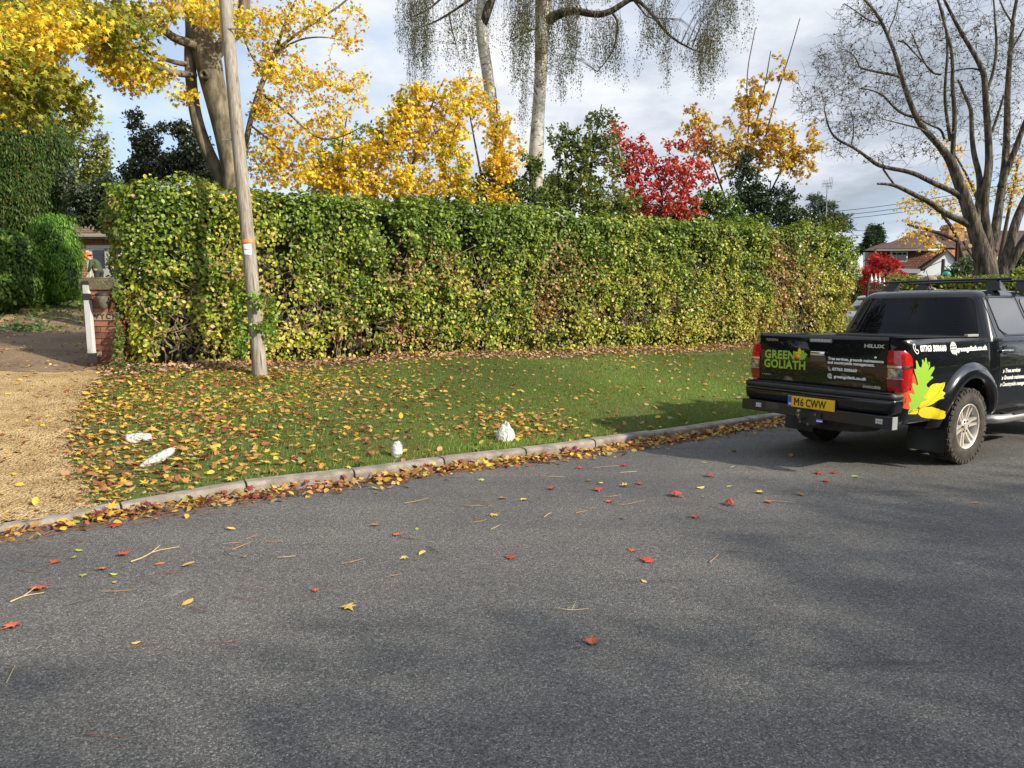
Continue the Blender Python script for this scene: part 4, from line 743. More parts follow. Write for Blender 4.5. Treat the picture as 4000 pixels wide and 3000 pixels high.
birch('birch with the slimmer crooked white trunk, the left one of the two birches', 1085, 500, D,
      [(1092, 470, 24), (1086, 400, 24), (1080, 330, 23), (1068, 260, 23), (1060, 215, 24), (1055, 170, 24), (1047, 120, 25), (1040, 70, 24), (1040, 20, 23), (1044, -40, 22), (1048, -200, 18), (1050, -400, 12)],
      [[(1042, 60, 0, 18), (1050, 30, -.1, 20), (1062, 0, -.2, 17), (1080, -50, -.4, 13), (1100, -140, -.6, 10)], [(1042, -20, 0, 8), (1000, 10, .2, 6), (970, 30, .3, 5), (935, 50, .4, 4), (905, 60, .5, 2)], [(1040, -60, 0, 8), (990, -40, .2, 6), (950, 0, .3, 5), (920, 25, .3, 4), (880, 40, .4, 2)], [(1045, -160, 0, 10), (950, -200, .2, 7), (880, -180, .3, 4), (860, -120, .3, 3)], [(970, 30, .3, 4), (975, 60, .3, 3), (985, 95, .3, 2)]],
      [(862, 935, -40, 225, .3, 95, 26), (900, 1000, -60, 190, .3, 70, 24), (985, 1035, -20, 250, .2, 40, 24), (1000, 1060, 0, 150, .2, 24, 22), (880, 920, 80, 262, .3, 20, 20), (1000, 1010, 200, 268, .2, 5, 18)], 0)
birch('birch with the thicker straight white trunk, the right one of the two birches', 1160, 500, D - .3,
      [(1163, 470, 28), (1163, 420, 29), (1157, 350, 33), (1160, 300, 31), (1163, 240, 27), (1168, 170, 27), (1170, 100, 29), (1172, 40, 32), (1172, -20, 33), (1168, -120, 28), (1160, -300, 22), (1155, -500, 12)],
      [[(1178, 48, 0, 26), (1205, 30, -.2, 20), (1240, 22, -.4, 15), (1290, 33, -.6, 14), (1320, 25, -.7, 13), (1345, 8, -.8, 12), (1370, -6, -.9, 9), (1400, 20, -1, 7), (1430, 60, -1.1, 6), (1455, 85, -1.1, 5), (1500, 110, -1.1, 3), (1540, 118, -1.1, 2)],
       [(1320, 25, -.7, 6), (1335, 45, -.7, 5), (1333, 80, -.7, 4), (1320, 120, -.7, 3), (1290, 155, -.7, 2)], [(1365, -5, -.9, 6), (1385, 20, -.9, 4), (1400, 40, -.9, 3), (1440, 40, -.9, 2)],
       [(1170, -80, 0, 14), (1260, -130, -.4, 11), (1400, -120, -.8, 8), (1520, -70, -1, 6), (1600, -20, -1.2, 3)], [(1168, -150, 0, 10), (1110, -160, -.2, 7), (1085, -100, -.3, 4)], [(1174, 10, 0, 8), (1215, -30, -.3, 6), (1260, -60, -.5, 4)], [(1165, 60, -.1, 4), (1130, 70, -.3, 3), (1100, 90, -.5, 2)]],
      [(1100, 1160, -60, 290, -.4, 110, 30), (1170, 1250, -40, 260, -.3, 130, 28), (1195, 1235, 120, 235, -.4, 24, 26), (1270, 1345, 30, 222, -.7, 75, 26), (1330, 1345, 40, 262, -.7, 10, 26), (1370, 1440, 10, 175, -1, 60, 24), (1410, 1450, 40, 245, -1, 32, 26), (1450, 1545, 60, 235, -1.1, 80, 26), (1500, 1560, 0, 215, -1.1, 60, 24), (1380, 1560, -60, 90, -1, 70, 24), (1555, 1625, -60, 118, -1.2, 70, 24), (1240, 1380, -60, 30, -.6, 50, 20), (1120, 1160, 150, 330, -.4, 18, 20)], 0)
tw_ = None
# ---- the big bare tree at the right
D = 21.0
def C5(pts, dz=0.0): return [(1603.7 + x * .3667, y * .3667, D + dz + (d if len(q) else 0), w * .3667) for x, y, w, *q in pts for d in (q or [0])]
tr, b0 = tree_at('bare_tree', 'big many stemmed nearly leafless tree behind the low hedge at the right edge', 'tree', 2135, 600, D)
LB = [[(1440, 1640, 150), (1430, 1560, 135), (1410, 1480, 120), (1385, 1400, 100), (1350, 1290, 92), (1310, 1170, 80), (1270, 1060, 72), (1225, 940, 62), (1170, 870, 46), (1110, 805, 40), (1050, 740, 38), (1005, 650, 36), (965, 540, 34), (930, 430, 30), (905, 330, 27), (870, 240, 25), (825, 140, 22), (770, 50, 18), (690, -30, 14), (600, -120, 8)],
      [(1370, 1350, 50), (1310, 1310, 46), (1240, 1280, 42), (1180, 1250, 40), (1120, 1200, 36), (1050, 1165, 34), (1000, 1140, 32), (930, 1105, 28), (870, 1085, 22), (795, 1082, 16)],
      [(1310, 1190, 44), (1270, 1145, 40), (1210, 1115, 38), (1150, 1090, 36), (1080, 1055, 34), (1020, 1025, 32), (950, 1005, 30), (870, 992, 28), (800, 975, 28), (745, 935, 24), (700, 900, 20), (640, 860, 20), (580, 835, 18), (530, 795, 16), (505, 740, 12), (490, 680, 9), (480, 620, 6)],
      [(870, 990, 18), (820, 985, 14), (860, 1040, 14), (900, 1095, 14)],
      [(1470, 1640, 90), (1455, 1500, 80), (1440, 1380, 70), (1420, 1250, 62), (1430, 1120, 58), (1455, 980, 52), (1450, 830, 46), (1440, 680, 44), (1430, 540, 40), (1425, 440, 38), (1390, 360, 32), (1330, 260, 28), (1270, 160, 24), (1220, 60, 20), (1160, -60, 14)],
      [(1370, 1330, 60), (1400, 1180, 50), (1400, 1040, 40), (1360, 900, 34), (1350, 760, 30), (1350, 650, 26), (1310, 560, 20), (1270, 470, 14)],
      [(1240, 960, 34), (1240, 850, 32), (1250, 740, 30), (1248, 620, 28), (1235, 500, 26), (1240, 380, 22), (1225, 260, 20), (1190, 140, 18), (1160, 20, 16), (1120, -80, 10)],
      [(1225, 830, 24), (1205, 700, 22), (1190, 560, 20), (1200, 420, 18), (1210, 300, 16), (1200, 180, 14), (1180, 60, 10)],
      [(1470, 1480, 70), (1500, 1300, 60), (1520, 1150, 54), (1545, 1000, 48), (1555, 850, 46), (1560, 700, 42), (1560, 560, 38), (1570, 420, 34), (1580, 280, 30), (1590, 150, 26), (1610, 20, 22), (1640, -100, 14)],
      [(1520, 1100, 46), (1580, 950, 42), (1630, 820, 38), (1680, 680, 32), (1760, 520, 22)],
      [(1530, 1640, 80), (1545, 1540, 74), (1580, 1440, 66), (1600, 1340, 60), (1640, 1230, 54), (1690, 1130, 46), (1780, 1000, 34)],
      [(1560, 1600, 60), (1600, 1520, 60), (1650, 1430, 56), (1720, 1330, 50), (1820, 1200, 34)],
      [(940, 455, 18), (880, 440, 17), (800, 425, 16), (730, 410, 14), (690, 400, 12), (670, 340, 9), (620, 300, 6), (560, 280, 4)],
      [(1010, 690, 20), (940, 670, 18), (880, 620, 14), (830, 560, 12), (760, 530, 9), (690, 520, 6)], [(1110, 800, 16), (1060, 760, 13), (980, 740, 12), (900, 720, 9), (820, 700, 6)],
      [(1190, 820, 16), (1170, 760, 16), (1110, 740, 12), (1040, 700, 10), (960, 540, 8)], [(905, 330, 14), (850, 200, 12), (900, 100, 10), (920, 0, 8)], [(915, 240, 12), (960, 250, 12), (1010, 310, 10), (1080, 380, 8), (1140, 440, 6)],
      [(1440, 540, 22), (1480, 420, 20), (1500, 280, 18), (1490, 140, 14), (1480, 0, 10)], [(1425, 430, 14), (1370, 400, 12), (1280, 410, 8), (1200, 430, 6)], [(1450, 820, 20), (1500, 700, 18), (1540, 560, 12)],
      [(1170, 440, 14), (1110, 430, 12), (1050, 330, 10), (1000, 200, 8)], [(820, 140, 12), (740, 120, 10), (660, 60, 8), (600, 20, 5)], [(640, 860, 10), (660, 760, 8), (640, 660, 5)], [(1600, 150, 16), (1540, 60, 12), (1500, -40, 8)], [(1580, 300, 14), (1640, 200, 12), (1700, 100, 8)],
      [(1300, 1420, 14), (1330, 1480, 12), (1380, 1550, 10)]]
LL = []
for i, l in enumerate(LB):
    dz = ((i * 37) % 11 - 5) * .12 if i > 3 else -.1 * (i > 0); P, R_ = path_px([(1603.7 + x * .3667, y * .3667, D + dz * min(1, j / 5), w * .3667 * .82) for j, (x, y, w) in enumerate(l)])
    if l[0][1] > 1590: z = hz(P[0][0], P[0][1]); P = np.vstack([[P[0][0], P[0][1], z - .2], P]); R_ = np.concatenate([[R_[0] * 1.15], R_])
    LL.append((P, R_))
limbs_mesh('trunk', LL, BARK_DARK, tr, 12)
c0 = W(1603.7 + 1342 * .3667, 1448 * .3667, D - .75); mb = MB(); mb.lathe([(0, .0), (.06, .0), (.065, -.03), (.07, -.3)], 14, Matrix.Translation(Vector(c0)) @ Matrix.Rotation(math.radians(78), 4, 'X')); mb.obj('cut_stub', simple('cut_wood', (.30, .22, .15), .9), tr)
sk = np.vstack([p for p, r in LL])
def B5(x, y, rx, ry, n, dz=0, rd=1.6): return (1603.7 + x * .3667, y * .3667, D + dz, rx * .3667, ry * .3667, rd, n)
bl = [B5(620, 330, 210, 170, 190), B5(560, 520, 170, 150, 170), B5(720, 100, 200, 130, 150), B5(850, 500, 230, 200, 220), B5(720, 700, 250, 120, 180), B5(1050, 250, 250, 280, 260), B5(1100, 620, 220, 200, 170), B5(1350, 200, 260, 260, 260), B5(1400, 600, 240, 250, 200), B5(1600, 300, 180, 330, 200), B5(560, 900, 120, 60, 30), B5(620, 790, 110, 100, 60), B5(1100, 850, 250, 120, 90), B5(1600, 800, 160, 220, 110), B5(340, 560, 90, 130, 40), B5(420, 650, 110, 130, 60), B5(460, 370, 90, 60, 36), B5(1000, -100, 500, 120, 160), B5(1550, -100, 300, 120, 90), B5(850, 930, 200, 60, 40), B5(1550, 1100, 150, 150, 40)]
tw = grow_twigs(sk, blob_targets(bl), maxlen=4, seg=4, wob=.09); twig_mesh('branches', tw, TWIG, tr, .018, .0045, 3)
tw2 = []
for q in tw:
    for _ in range(1):
        i = random.randint(1, len(q) - 1); l = random.uniform(.15, .5); dv = rdir(1)[0] * l + (q[-1] - q[0]) * .15; tw2.append(np.array([q[i], q[i] + dv * .5 + RNG.normal(size=3) * .03, q[i] + dv]))
twig_mesh('twigs', tw2, TWIG, tr, .006, .0032, 3)
leafset('foliage', OVAL, on_twigs(tw, 1, .12, .6), .065, [(.05, .05, .018), (.09, .07, .025), (.04, .03, .02), (.13, .13, .03)], [4, 3, 3, 1.5], DRYLEAF, tr, droop=.6)
# ---- yellow tree behind the house line
D = 30.0
shrub('golden_tree', 'spreading tree with fine grey twigs and golden leaves in front of the tiled house', 'tree', 2100, 600, D, [[(2080, 560, 0), (2060, 490, 0), (2010, 440, 0), (1970, 430, 0)], [(2120, 560, 0), (2120, 450, 0), (2090, 380, 0), (2060, 330, 0)], [(2070, 520, 0), (2020, 500, 0), (1960, 485, 0)], [(2160, 560, 0), (2180, 450, 0), (2200, 350, 0)]],
      [(2010, 440, D, 60, 30, 1, 70), (1980, 500, D, 55, 35, 1, 60), (2070, 400, D, 60, 50, 1, 90), (2080, 480, D, 60, 40, 1, 80), (2180, 400, D, 50, 80, 1, 110), (2010, 530, D, 40, 25, .8, 24), (1960, 445, D, 30, 25, .8, 24), (2050, 330, D, 50, 40, .8, 30)], MAPLE, .15, [(.64, .44, .05), (.70, .50, .08), (.50, .31, .05)], [4, 3, 2], 4, .3, sw=10, droop=.9)
# ---- cedar, dark conifer, acer, drooping acer, blue green shrub
D = 33
shrub('cedar', 'blue green cedar with layered branches beside the television aerial', 'tree', 1790, 560, D, [[(1785, 520, 0), (1785, 470, 0), (1780, 440, 0), (1770, 425, 0)]], [(1780, 445, D, 30, 10, .8, 50), (1795, 470, D, 45, 9, .9, 80), (1790, 490, D, 55, 8, .9, 80), (1815, 485, D, 30, 14, .6, 60), (1760, 430, D, 20, 6, .5, 20)], NARROW, .22, [(.06, .09, .08), (.09, .12, .10), (.04, .06, .05)], [4, 3, 2], 14, .22, droop=-.1)
D = 42
shrub('dark_conifer', 'small dark double topped conifer behind the roof of the tiled house', 'tree', 1885, 600, D, [[(1880, 540, 0), (1882, 500, 0), (1884, 487, 0)], [(1893, 540, 0), (1897, 500, 0), (1898, 488, 0)]], [(1882, 495, D, 4, 10, .3, 40), (1898, 497, D, 4, 9, .3, 40), (1882, 508, D, 10, 10, .6, 120), (1898, 510, D, 9, 10, .6, 110), (1887, 522, D, 20, 10, .8, 300), (1882, 537, D, 28, 12, 1, 330)], NARROW, .22, [(.02, .045, .02), (.03, .06, .025)], [1, 1], 14, .25, droop=.6)
D = 25
shrub('red_acer', 'vivid red Japanese maple beyond the far end of the hedge', 'tree', 1905, 620, D, [[(1895, 620, 0), (1890, 590, 0), (1885, 565, 0)], [(1900, 620, 0), (1915, 590, 0), (1930, 575, 0)]], [(1895, 562, D, 24, 14, .6, 60), (1885, 585, D, 30, 12, .7, 80), (1925, 568, D, 24, 12, .6, 46), (1885, 608, D, 30, 10, .7, 70), (1938, 592, D, 20, 6, .5, 22), (1880, 630, D, 16, 8, .5, 24)], NARROW, .13, [(.38, .02, .025), (.48, .05, .04), (.25, .01, .02)], [4, 3, 3], 13, .14, droop=.3)
D = 24
shrub('weeping_acer', 'small weeping maple in green and orange behind the iron gates', 'shrub', 1940, 640, D, [[(1938, 640, 0), (1938, 615, 0), (1940, 595, 0)]], [(1940, 600, D, 24, 10, .5, 60), (1930, 615, D, 30, 12, .5, 70), (1950, 620, D, 26, 12, .5, 50)], NARROW, .14, [(.25, .26, .06), (.40, .16, .06), (.45, .10, .05), (.14, .2, .05)], [4, 3, 2, 2], 14, .12, droop=1.8)
D = 24.5
shrub('grey_shrub', 'grey green shrub in front of the white gable', 'shrub', 2085, 620, D, [[(2070, 610, 0), (2070, 580, 0)], [(2095, 610, 0), (2100, 570, 0)]], [(2075, 585, D, 30, 20, .6, 110), (2050, 592, D, 14, 12, .4, 24), (2095, 565, D, 20, 18, .5, 60), (2100, 590, D, 24, 20, .5, 80)], OVAL, .09, [(.10, .14, .10), (.06, .09, .05), (.16, .19, .12)], [4, 3, 2], 12, .16)
D = 32
shrub('dark_shrub', 'dark evergreen shrub at the extreme right edge behind the bare tree', 'shrub', 2205, 620, D, [[(2205, 610, 0), (2205, 560, 0)]], [(2210, 575, D, 26, 34, .8, 160), (2235, 590, D, 40, 50, .8, 160)], OVAL, .14, [(.02, .035, .015), (.04, .06, .025)], [4, 3], 12, .25)

low_hd = [(1805, 602), (1990, 604)]
# ================================================================ BUILT THINGS
def brickmat(name, c1, c2, mortar, bw, bh, mort=.010, off=.5, rough=.9):
    m, t, b = _new(name); n = t.nodes; l = t.links; tcn = n.new('ShaderNodeTexCoord'); s = n.new('ShaderNodeSeparateXYZ'); l.new(tcn.outputs['Object'], s.inputs[0])
    ad = n.new('ShaderNodeMath'); ad.operation = 'ADD'; l.new(s.outputs[0], ad.inputs[0]); l.new(s.outputs[1], ad.inputs[1]); c = n.new('ShaderNodeCombineXYZ'); l.new(ad.outputs[0], c.inputs[0]); l.new(s.outputs[2], c.inputs[1])
    br = n.new('ShaderNodeTexBrick'); l.new(c.outputs[0], br.inputs[0]); br.inputs['Scale'].default_value = 1; br.inputs['Brick Width'].default_value = bw; br.inputs['Row Height'].default_value = bh; br.inputs['Mortar Size'].default_value = mort; br.inputs['Mortar Smooth'].default_value = .3; br.offset = off
    br.inputs['Color1'].default_value = (*c1, 1); br.inputs['Color2'].default_value = (*c2, 1); br.inputs['Mortar'].default_value = (*mortar, 1)
    ns = n.new('ShaderNodeTexNoise'); ns.inputs['Scale'].default_value = 9; ns.inputs['Detail'].default_value = 6; l.new(tcn.outputs['Object'], ns.inputs[0]); r = n.new('ShaderNodeValToRGB'); r.color_ramp.elements[0].color = (.5, .48, .46, 1); r.color_ramp.elements[1].color = (1.35, 1.3, 1.3, 1); r.color_ramp.elements[0].position = .3; r.color_ramp.elements[1].position = .7; l.new(ns.outputs['Fac'], r.inputs[0])
    mx = n.new('ShaderNodeMix'); mx.data_type = 'RGBA'; mx.blend_type = 'MULTIPLY'; mx.inputs[0].default_value = .8; l.new(br.outputs['Color'], mx.inputs[6]); l.new(r.outputs[0], mx.inputs[7]); l.new(mx.outputs[2], b.inputs['Base Color']); b.inputs['Roughness'].default_value = rough
    bp = n.new('ShaderNodeBump'); bp.inputs['Strength'].default_value = .8; bp.inputs['Distance'].default_value = .012; bp.invert = True; l.new(br.outputs['Fac'], bp.inputs['Height']); l.new(bp.outputs[0], b.inputs['Normal']); return m
WHITE = simple('white_paint', (.74, .74, .74), .55, noise=(8, (.60, .58, .55), .5, .75)); BLACKP = simple('black_paint', (.02, .02, .02), .6); DARKGLASS = simple('window_glass', (.015, .018, .02), .05, spec=.8)
def text_verts(s, size, bold=0.0, shear=0.0, xs=1.0, font=None, align='LEFT', space=1.0):
    cu = bpy.data.curves.new('t', 'FONT'); cu.body = s; cu.size = size; cu.offset = bold; cu.shear = shear; cu.align_x = align; cu.space_character = space; cu.resolution_u = 3
    o = bpy.data.objects.new('t', cu); COL.objects.link(o); dg = bpy.context.evaluated_depsgraph_get(); me = bpy.data.meshes.new_from_object(o.evaluated_get(dg))
    V = [(v.co.x * xs, v.co.y) for v in me.vertices]; Fc = [tuple(p.vertices) for p in me.polygons]; bpy.data.objects.remove(o); bpy.data.curves.remove(cu); bpy.data.meshes.remove(me); return V, Fc
def wbox(mb, c, ux, uy, a, b, za, zb):
    """box in a rotated frame: c origin, ux right, uy back"""
    P = [(a[0], a[1], za), (b[0], a[1], za), (b[0], b[1], za), (a[0], b[1], za), (a[0], a[1], zb), (b[0], a[1], zb), (b[0], b[1], zb), (a[0], b[1], zb)]
    mb.add([(c[0] + ux[0] * p[0] + uy[0] * p[1], c[1] + ux[1] * p[0] + uy[1] * p[1], p[2]) for p in P], [(3, 2, 1, 0), (4, 5, 6, 7), (0, 1, 5, 4), (1, 2, 6, 5), (2, 3, 7, 6), (3, 0, 4, 7)])
# ---- brick gate pillar
D = 11.35
pl = W(188, 790, D); pr_ = W(256, 790, D); wd = pr_[0] - pl[0]; zb = hz(pl[0] + .2, pl[1]); zt_ = W(220, 627, D)[2]; zc_ = W(220, 600, D)[2]; y0 = pl[1]
gp = thing('gate_pillar', 'mossy red brick gate pillar with a stone name plate at the hedge end', 'gate pillar', (pl[0] + wd / 2, y0 + wd / 2, zb))
BH = (zt_ - zb) / 12.4
PB = [simple('pillar_brick_%s' % nm, c, .9, noise=(14, c2, .4, .65), bump=(40, .6, .01)) for nm, c, c2 in [('red', (.22, .08, .05), (.17, .07, .05)), ('orange', (.32, .13, .075), (.25, .11, .075)), ('grey', (.26, .20, .17), (.34, .28, .26)), ('dark', (.13, .055, .04), (.20, .08, .05))]]
mb = MB(); mb.box((pl[0] + .012, y0 + .012, zb - .2), (pl[0] + wd - .012, y0 + wd - .012, zt_)); mb.obj('mortar', simple('mortar', (.11, .085, .065), .95, noise=(20, (.2, .17, .13), .4, .7)), gp)
row = 0; z = zb - .05; mbs = [MB() for _ in PB]
while z < zt_ - .02:
    for side in range(2):
        if side == 0: xs = [0, .5, 1] if row % 2 == 0 else [0, .27, .77, 1]
        else: xs = [0, .27, .77, 1] if row % 2 == 0 else [0, .5, 1]
        for a, b_ in zip(xs[:-1], xs[1:]):
            k = random.choices(range(4), [5, 3, .7, 3])[0]; g_ = .006
            if side == 0: mbs[k].box((pl[0] + a * wd + g_, y0 - random.uniform(.0, .006), z + g_), (pl[0] + b_ * wd - g_, y0 + .05, min(z + BH, zt_) - g_), .004)
            else:
                for xa, xb in ((pl[0] - .004, pl[0] + .03), (pl[0] + wd - .03, pl[0] + wd + .004)): mbs[k].box((xa, y0 + .052 + a * (wd - .06), z + g_), (xb, y0 + .052 + b_ * (wd - .06) - g_, min(z + BH, zt_) - g_), .003)
    z += BH; row += 1
for k, q in enumerate(mbs): q.obj('bricks', PB[k], gp)
mb = MB(); mb.box((pl[0] - .035, y0 - .035, zt_), (pl[0] + wd + .035, y0 + wd + .035, zc_ - .03), .012); mb.box((pl[0] + .0, y0 + .0, zc_ - .032), (pl[0] + wd, y0 + wd, zc_), .012)
mb.obj('cap', simple('pillar_cap', (.10, .085, .06), .95, noise=(7, (.16, .15, .08), .4, .65), bump=(30, .8, .02)), gp)
s0 = W(196, 692, D - .03); s1 = W(262, 675, D - .03); mb = MB(); mb.box((s0[0], y0 - .022, s0[2]), (s1[0], y0 - .006, s1[2]), .006); pla = mb.obj('name_plate', simple('sandstone', (.28, .20, .15), .85, noise=(12, (.36, .27, .2), .4, .7)), gp)
V, Fc = text_verts('WYCH', (s1[2] - s0[2]) * .86, .006, space=1.45); x0_ = s0[0] + .06; 
mk('lettering', [(x0_ + a, y0 - .0245, s0[2] + (s1[2] - s0[2]) * .20 + b_) for a, b_ in V], Fc, simple('carved_dark', (.07, .04, .03), .9), pla)
# weathered lantern on the pillar front
ln = W(235, 665, D - .1); lt = thing('wall_lantern', 'weathered grey oval lantern fixed to the front of the brick pillar', 'lantern', tuple(ln))
ztop = W(235, 633, D)[2]; zbot = W(235, 671, D)[2]; cx_ = W(238, 650, D)[0]; hh = ztop - zbot; Ml = Matrix.Translation(Vector((cx_, y0 - .09, 0)))
mb = MB(); mb.lathe([(.01, zbot), (.045, zbot + .1 * hh), (.085, zbot + .4 * hh), (.10, zbot + .7 * hh), (.10, zbot + .86 * hh)], 16, Ml); mb.obj('body', simple('lantern_grey', (.07, .062, .05), .9, noise=(18, (.15, .13, .11), .4, .65)), lt, True)
mb = MB(); mb.lathe([(.105, zbot + .84 * hh), (.112, zbot + .9 * hh), (.08, ztop), (.0, ztop + .01)], 16, Ml); mb.box((cx_ - .015, y0 - .09, ztop - .03), (cx_ + .015, y0 - .002, ztop - .01)); mb.obj('hood', simple('lantern_black', (.015, .015, .015), .6), lt, True)
tg = blob_targets([(252, 640, 11.3, 14, 60, .25, 260), (256, 740, 11.2, 12, 50, .2, 180), (248, 610, 11.5, 18, 30, .25, 160)])
leaves('pillar_side_leaves', OVAL, tg, rdir(len(tg)) + np.array([.2, -.8, .3]), rdir(len(tg)) + np.array([0, 0, -.6]), RNG.uniform(.05, .08, len(tg)), palette(len(tg), [(.05, .10, .016), (.09, .16, .02), (.20, .22, .04)], [4, 3, 1.5]), MATS['hedge_leaf'], hedge)
# ---- white gate post, leaning, with black straps
D = 11.15
gq = T(199, 778); gt = thing('gate_post', 'slim white painted gate post with black straps left of the brick pillar', 'gate post', (gq[0], gq[1], gq[2]))
def leanbox(u0, v0, u1, v1, w0, w1, thick, mat, name, grow=0):
    a = W(u0, v0, D); b_ = W(u1, v1, D); V = []
    for c, w in ((a, w0), (b_, w1)):
        h_ = w * .5 * D / F + grow
        for dx, dy in ((-h_, -grow), (h_, -grow), (h_, thick + grow), (-h_, thick + grow)): V.append((c[0] + dx, c[1] + dy, c[2]))
    mk(name, V, [(3, 2, 1, 0), (4, 5, 6, 7), (0, 1, 5, 4), (1, 2, 6, 5), (2, 3, 7, 6), (3, 0, 4, 7)], mat, gt)
WW = simple('weathered_white', (.46, .47, .50), .8, noise=(9, (.28, .28, .29), .48, .72, (1, 1, .3)))
leanbox(196.5, 783, 183, 612, 11.5, 11, .09, WW, 'post')
leanbox(196.5, 784, 195.5, 763, 12, 12, .09, BLACKP, 'foot_strap', .004); leanbox(185.2, 648, 184, 634, 12, 12, .09, BLACKP, 'hinge_strap', .006); leanbox(183.2, 615, 182.8, 607, 12, 12, .09, BLACKP, 'top_strap', .005)
# ---- garage
D = 27.0
g0 = W(160, 620, D); g1 = W(330, 620, D); ge = W(160, 512, D)[2]; gz0 = hz(g0[0], g0[1]) - .1; gxl = g0[0]; gxr = g1[0] + 1.5; gy = g0[1]
ga = thing('garage', 'small brick garage with a white door at the top of the drive', 'garage', ((gxl + gxr) / 2, gy + 2.5, gz0))
GB_ = brickmat('garage_brick', (.26, .12, .05), (.40, .21, .10), (.58, .48, .34), .24, .098, .014)
dx0, dx1 = W(190, 600, D)[0], W(190, 600, D)[0] + 2.3; dz1 = W(200, 530, D)[2]; dz0 = gz0 + .1
mb = MB(); mb.box((gxl, gy, gz0 - .3), (dx0, gy + .22, ge)); mb.box((dx1, gy, gz0 - .3), (gxr, gy + .22, ge)); mb.box((dx0 + .001, gy + .001, dz1), (dx1 - .001, gy + .22, ge)); mb.box((gxl + .001, gy + .221, gz0 - .3), (gxl + .22, gy + 5, ge)); mb.box((gxr - .22, gy + .221, gz0 - .3), (gxr - .001, gy + 5, ge)); mb.obj('wall', GB_, ga)
mb = MB()   # soldier course over the door
k = 0; x = gxl
while x < gxr - .1: mb.box((x + .008, gy - .012, dz1 + .02), (x + .085, gy + .1, dz1 + .02 + .24)); x += .098
mb.obj('soldier_course', simple('soldier_brick', (.20, .085, .045), .9, noise=(8, (.38, .2, .1), .4, .6)), ga)
rt = W(200, 486, D + 2.0)[2]; rt = max(rt, ge + .9)
mb = MB(); rx0, rx1 = gxl - .2, gxr + .3; nrow = 16
for i in range(nrow):
    a = i / nrow; b_ = (i + 1) / nrow; ya, yb = gy - .3 + a * 2.9, gy - .3 + b_ * 2.9 + .04; za, zb_ = ge + .06 + a * 1.55, ge + .06 + b_ * 1.55
    mb.add([(rx0, ya, za), (rx1, ya, za), (rx1, yb, zb_ - .02), (rx0, yb, zb_ - .02), (rx0, ya, za - .035), (rx1, ya, za - .035)], [(0, 1, 2, 3), (5, 4, 0, 1)[::-1]])
mb.add([(rx0, gy + 2.6, ge + 1.6), (rx1, gy + 2.6, ge + 1.6), (rx1, gy + 5.4, ge + .1), (rx0, gy + 5.4, ge + .1)], [(0, 1, 2, 3)]); mb.add([(gxl, gy, ge), (gxl, gy + 5, ge), (gxl, gy + 2.6, ge + 1.5)], [(0, 1, 2)])
mb.obj('roof', brickmat('brown_tile', (.15, .105, .075), (.20, .15, .11), (.06, .045, .035), .17, .5, .008), ga)
mb = MB(); mb.box((rx0, gy - .36, ge - .06), (rx1, gy - .26, ge + .05), .02); mb.box((rx0, gy - .26, ge - .10), (rx1, gy - .015, ge - .04)); mb.obj('gutter', simple('gutter_grey', (.30, .29, .26), .6), ga)
mb = MB(); mb.box((dx0 + .002, gy + .03, dz0), (dx0 + .10, gy + .12, dz1 - .002)); mb.box((dx1 - .10, gy + .03, dz0), (dx1 - .002, gy + .12, dz1 - .002)); mb.box((dx0 + .101, gy + .03, dz1 - .12), (dx1 - .101, gy + .12, dz1 - .002)); gd = mb.obj('door', WHITE, ga)
mb = MB(); x = dx0 + .101
while x < dx1 - .12: mb.box((x + .004, gy + .07, dz0), (min(x + .30, dx1 - .101) - .004, gy + .10, dz1 - .121)); x += .30
mb.obj('door_boards', WHITE, gd)
wx0, wx1 = W(203, 560, D)[0], W(228, 560, D)[0]; wz0, wz1 = W(200, 580, D)[2], W(200, 541, D)[2]
mb = MB(); mb.box((wx0, gy + .052, wz0), (wx1, gy + .068, wz1)); mb.obj('pane', DARKGLASS, gd); mb = MB(); mb.box((wx0 - .12, gy + .055, W(200, 605, D)[2]), (wx0 - .05, gy + .0688, W(200, 597, D)[2]), .005); mb.obj('lock_plate', BLACKP, gd)
# ---- the person, bending, orange helmet, in front of the garage door
def skin(name, joints, mat, parent, sub=2):
    """joints: list of chains [(x,y,z,r)...], the first chain starts at the root"""
    V = []; E = []; R_ = []
    def idx(p):
        for i, q in enumerate(V):
            if (Vector(q) - Vector(p[:3])).length < 1e-4: return i
        V.append(p[:3]); R_.append(p[3]); return len(V) - 1
    for ch in joints:
        for a, b_ in zip(ch[:-1], ch[1:]): E.append((idx(a), idx(b_)))
    me = bpy.data.meshes.new(name); me.from_pydata(V, E, []); o = bpy.data.objects.new(name, me); COL.objects.link(o)
    md = o.modifiers.new('s', 'SKIN'); sv = me.skin_vertices[0].data
    for i, r in enumerate(R_): sv[i].radius = r if isinstance(r, tuple) else (r, r)
    sv[0].use_root = True; md.use_smooth_shade = True; s2 = o.modifiers.new('u', 'SUBSURF'); s2.levels = sub; s2.render_levels = sub
    dg = bpy.context.evaluated_depsgraph_get(); m2 = bpy.data.meshes.new_from_object(o.evaluated_get(dg)); m2.name = name; bpy.data.objects.remove(o)
    m2.materials.clear(); m2.materials.append(mat); o = bpy.data.objects.new(name, m2); o.parent = parent; COL.objects.link(o)
    m2.polygons.foreach_set('use_smooth', [True] * len(m2.polygons)); return o
D = 24.5; q = W(212, 600, D); pz = W(206, 552, D)[2] - 1.46; px_, py_ = q[0], q[1]
pe = thing('person', 'person in an orange helmet and dark green jacket bending over a rake', 'person', (px_, py_, pz))
SK = simple('skin_tone', (.50, .28, .20), .6); JK = simple('green_jacket', (.035, .055, .03), .85, noise=(10, (.06, .085, .045), .4, .7)); TR = simple('dark_trousers', (.03, .032, .03), .9); OR = simple('orange_plastic', (.85, .14, .03), .35)
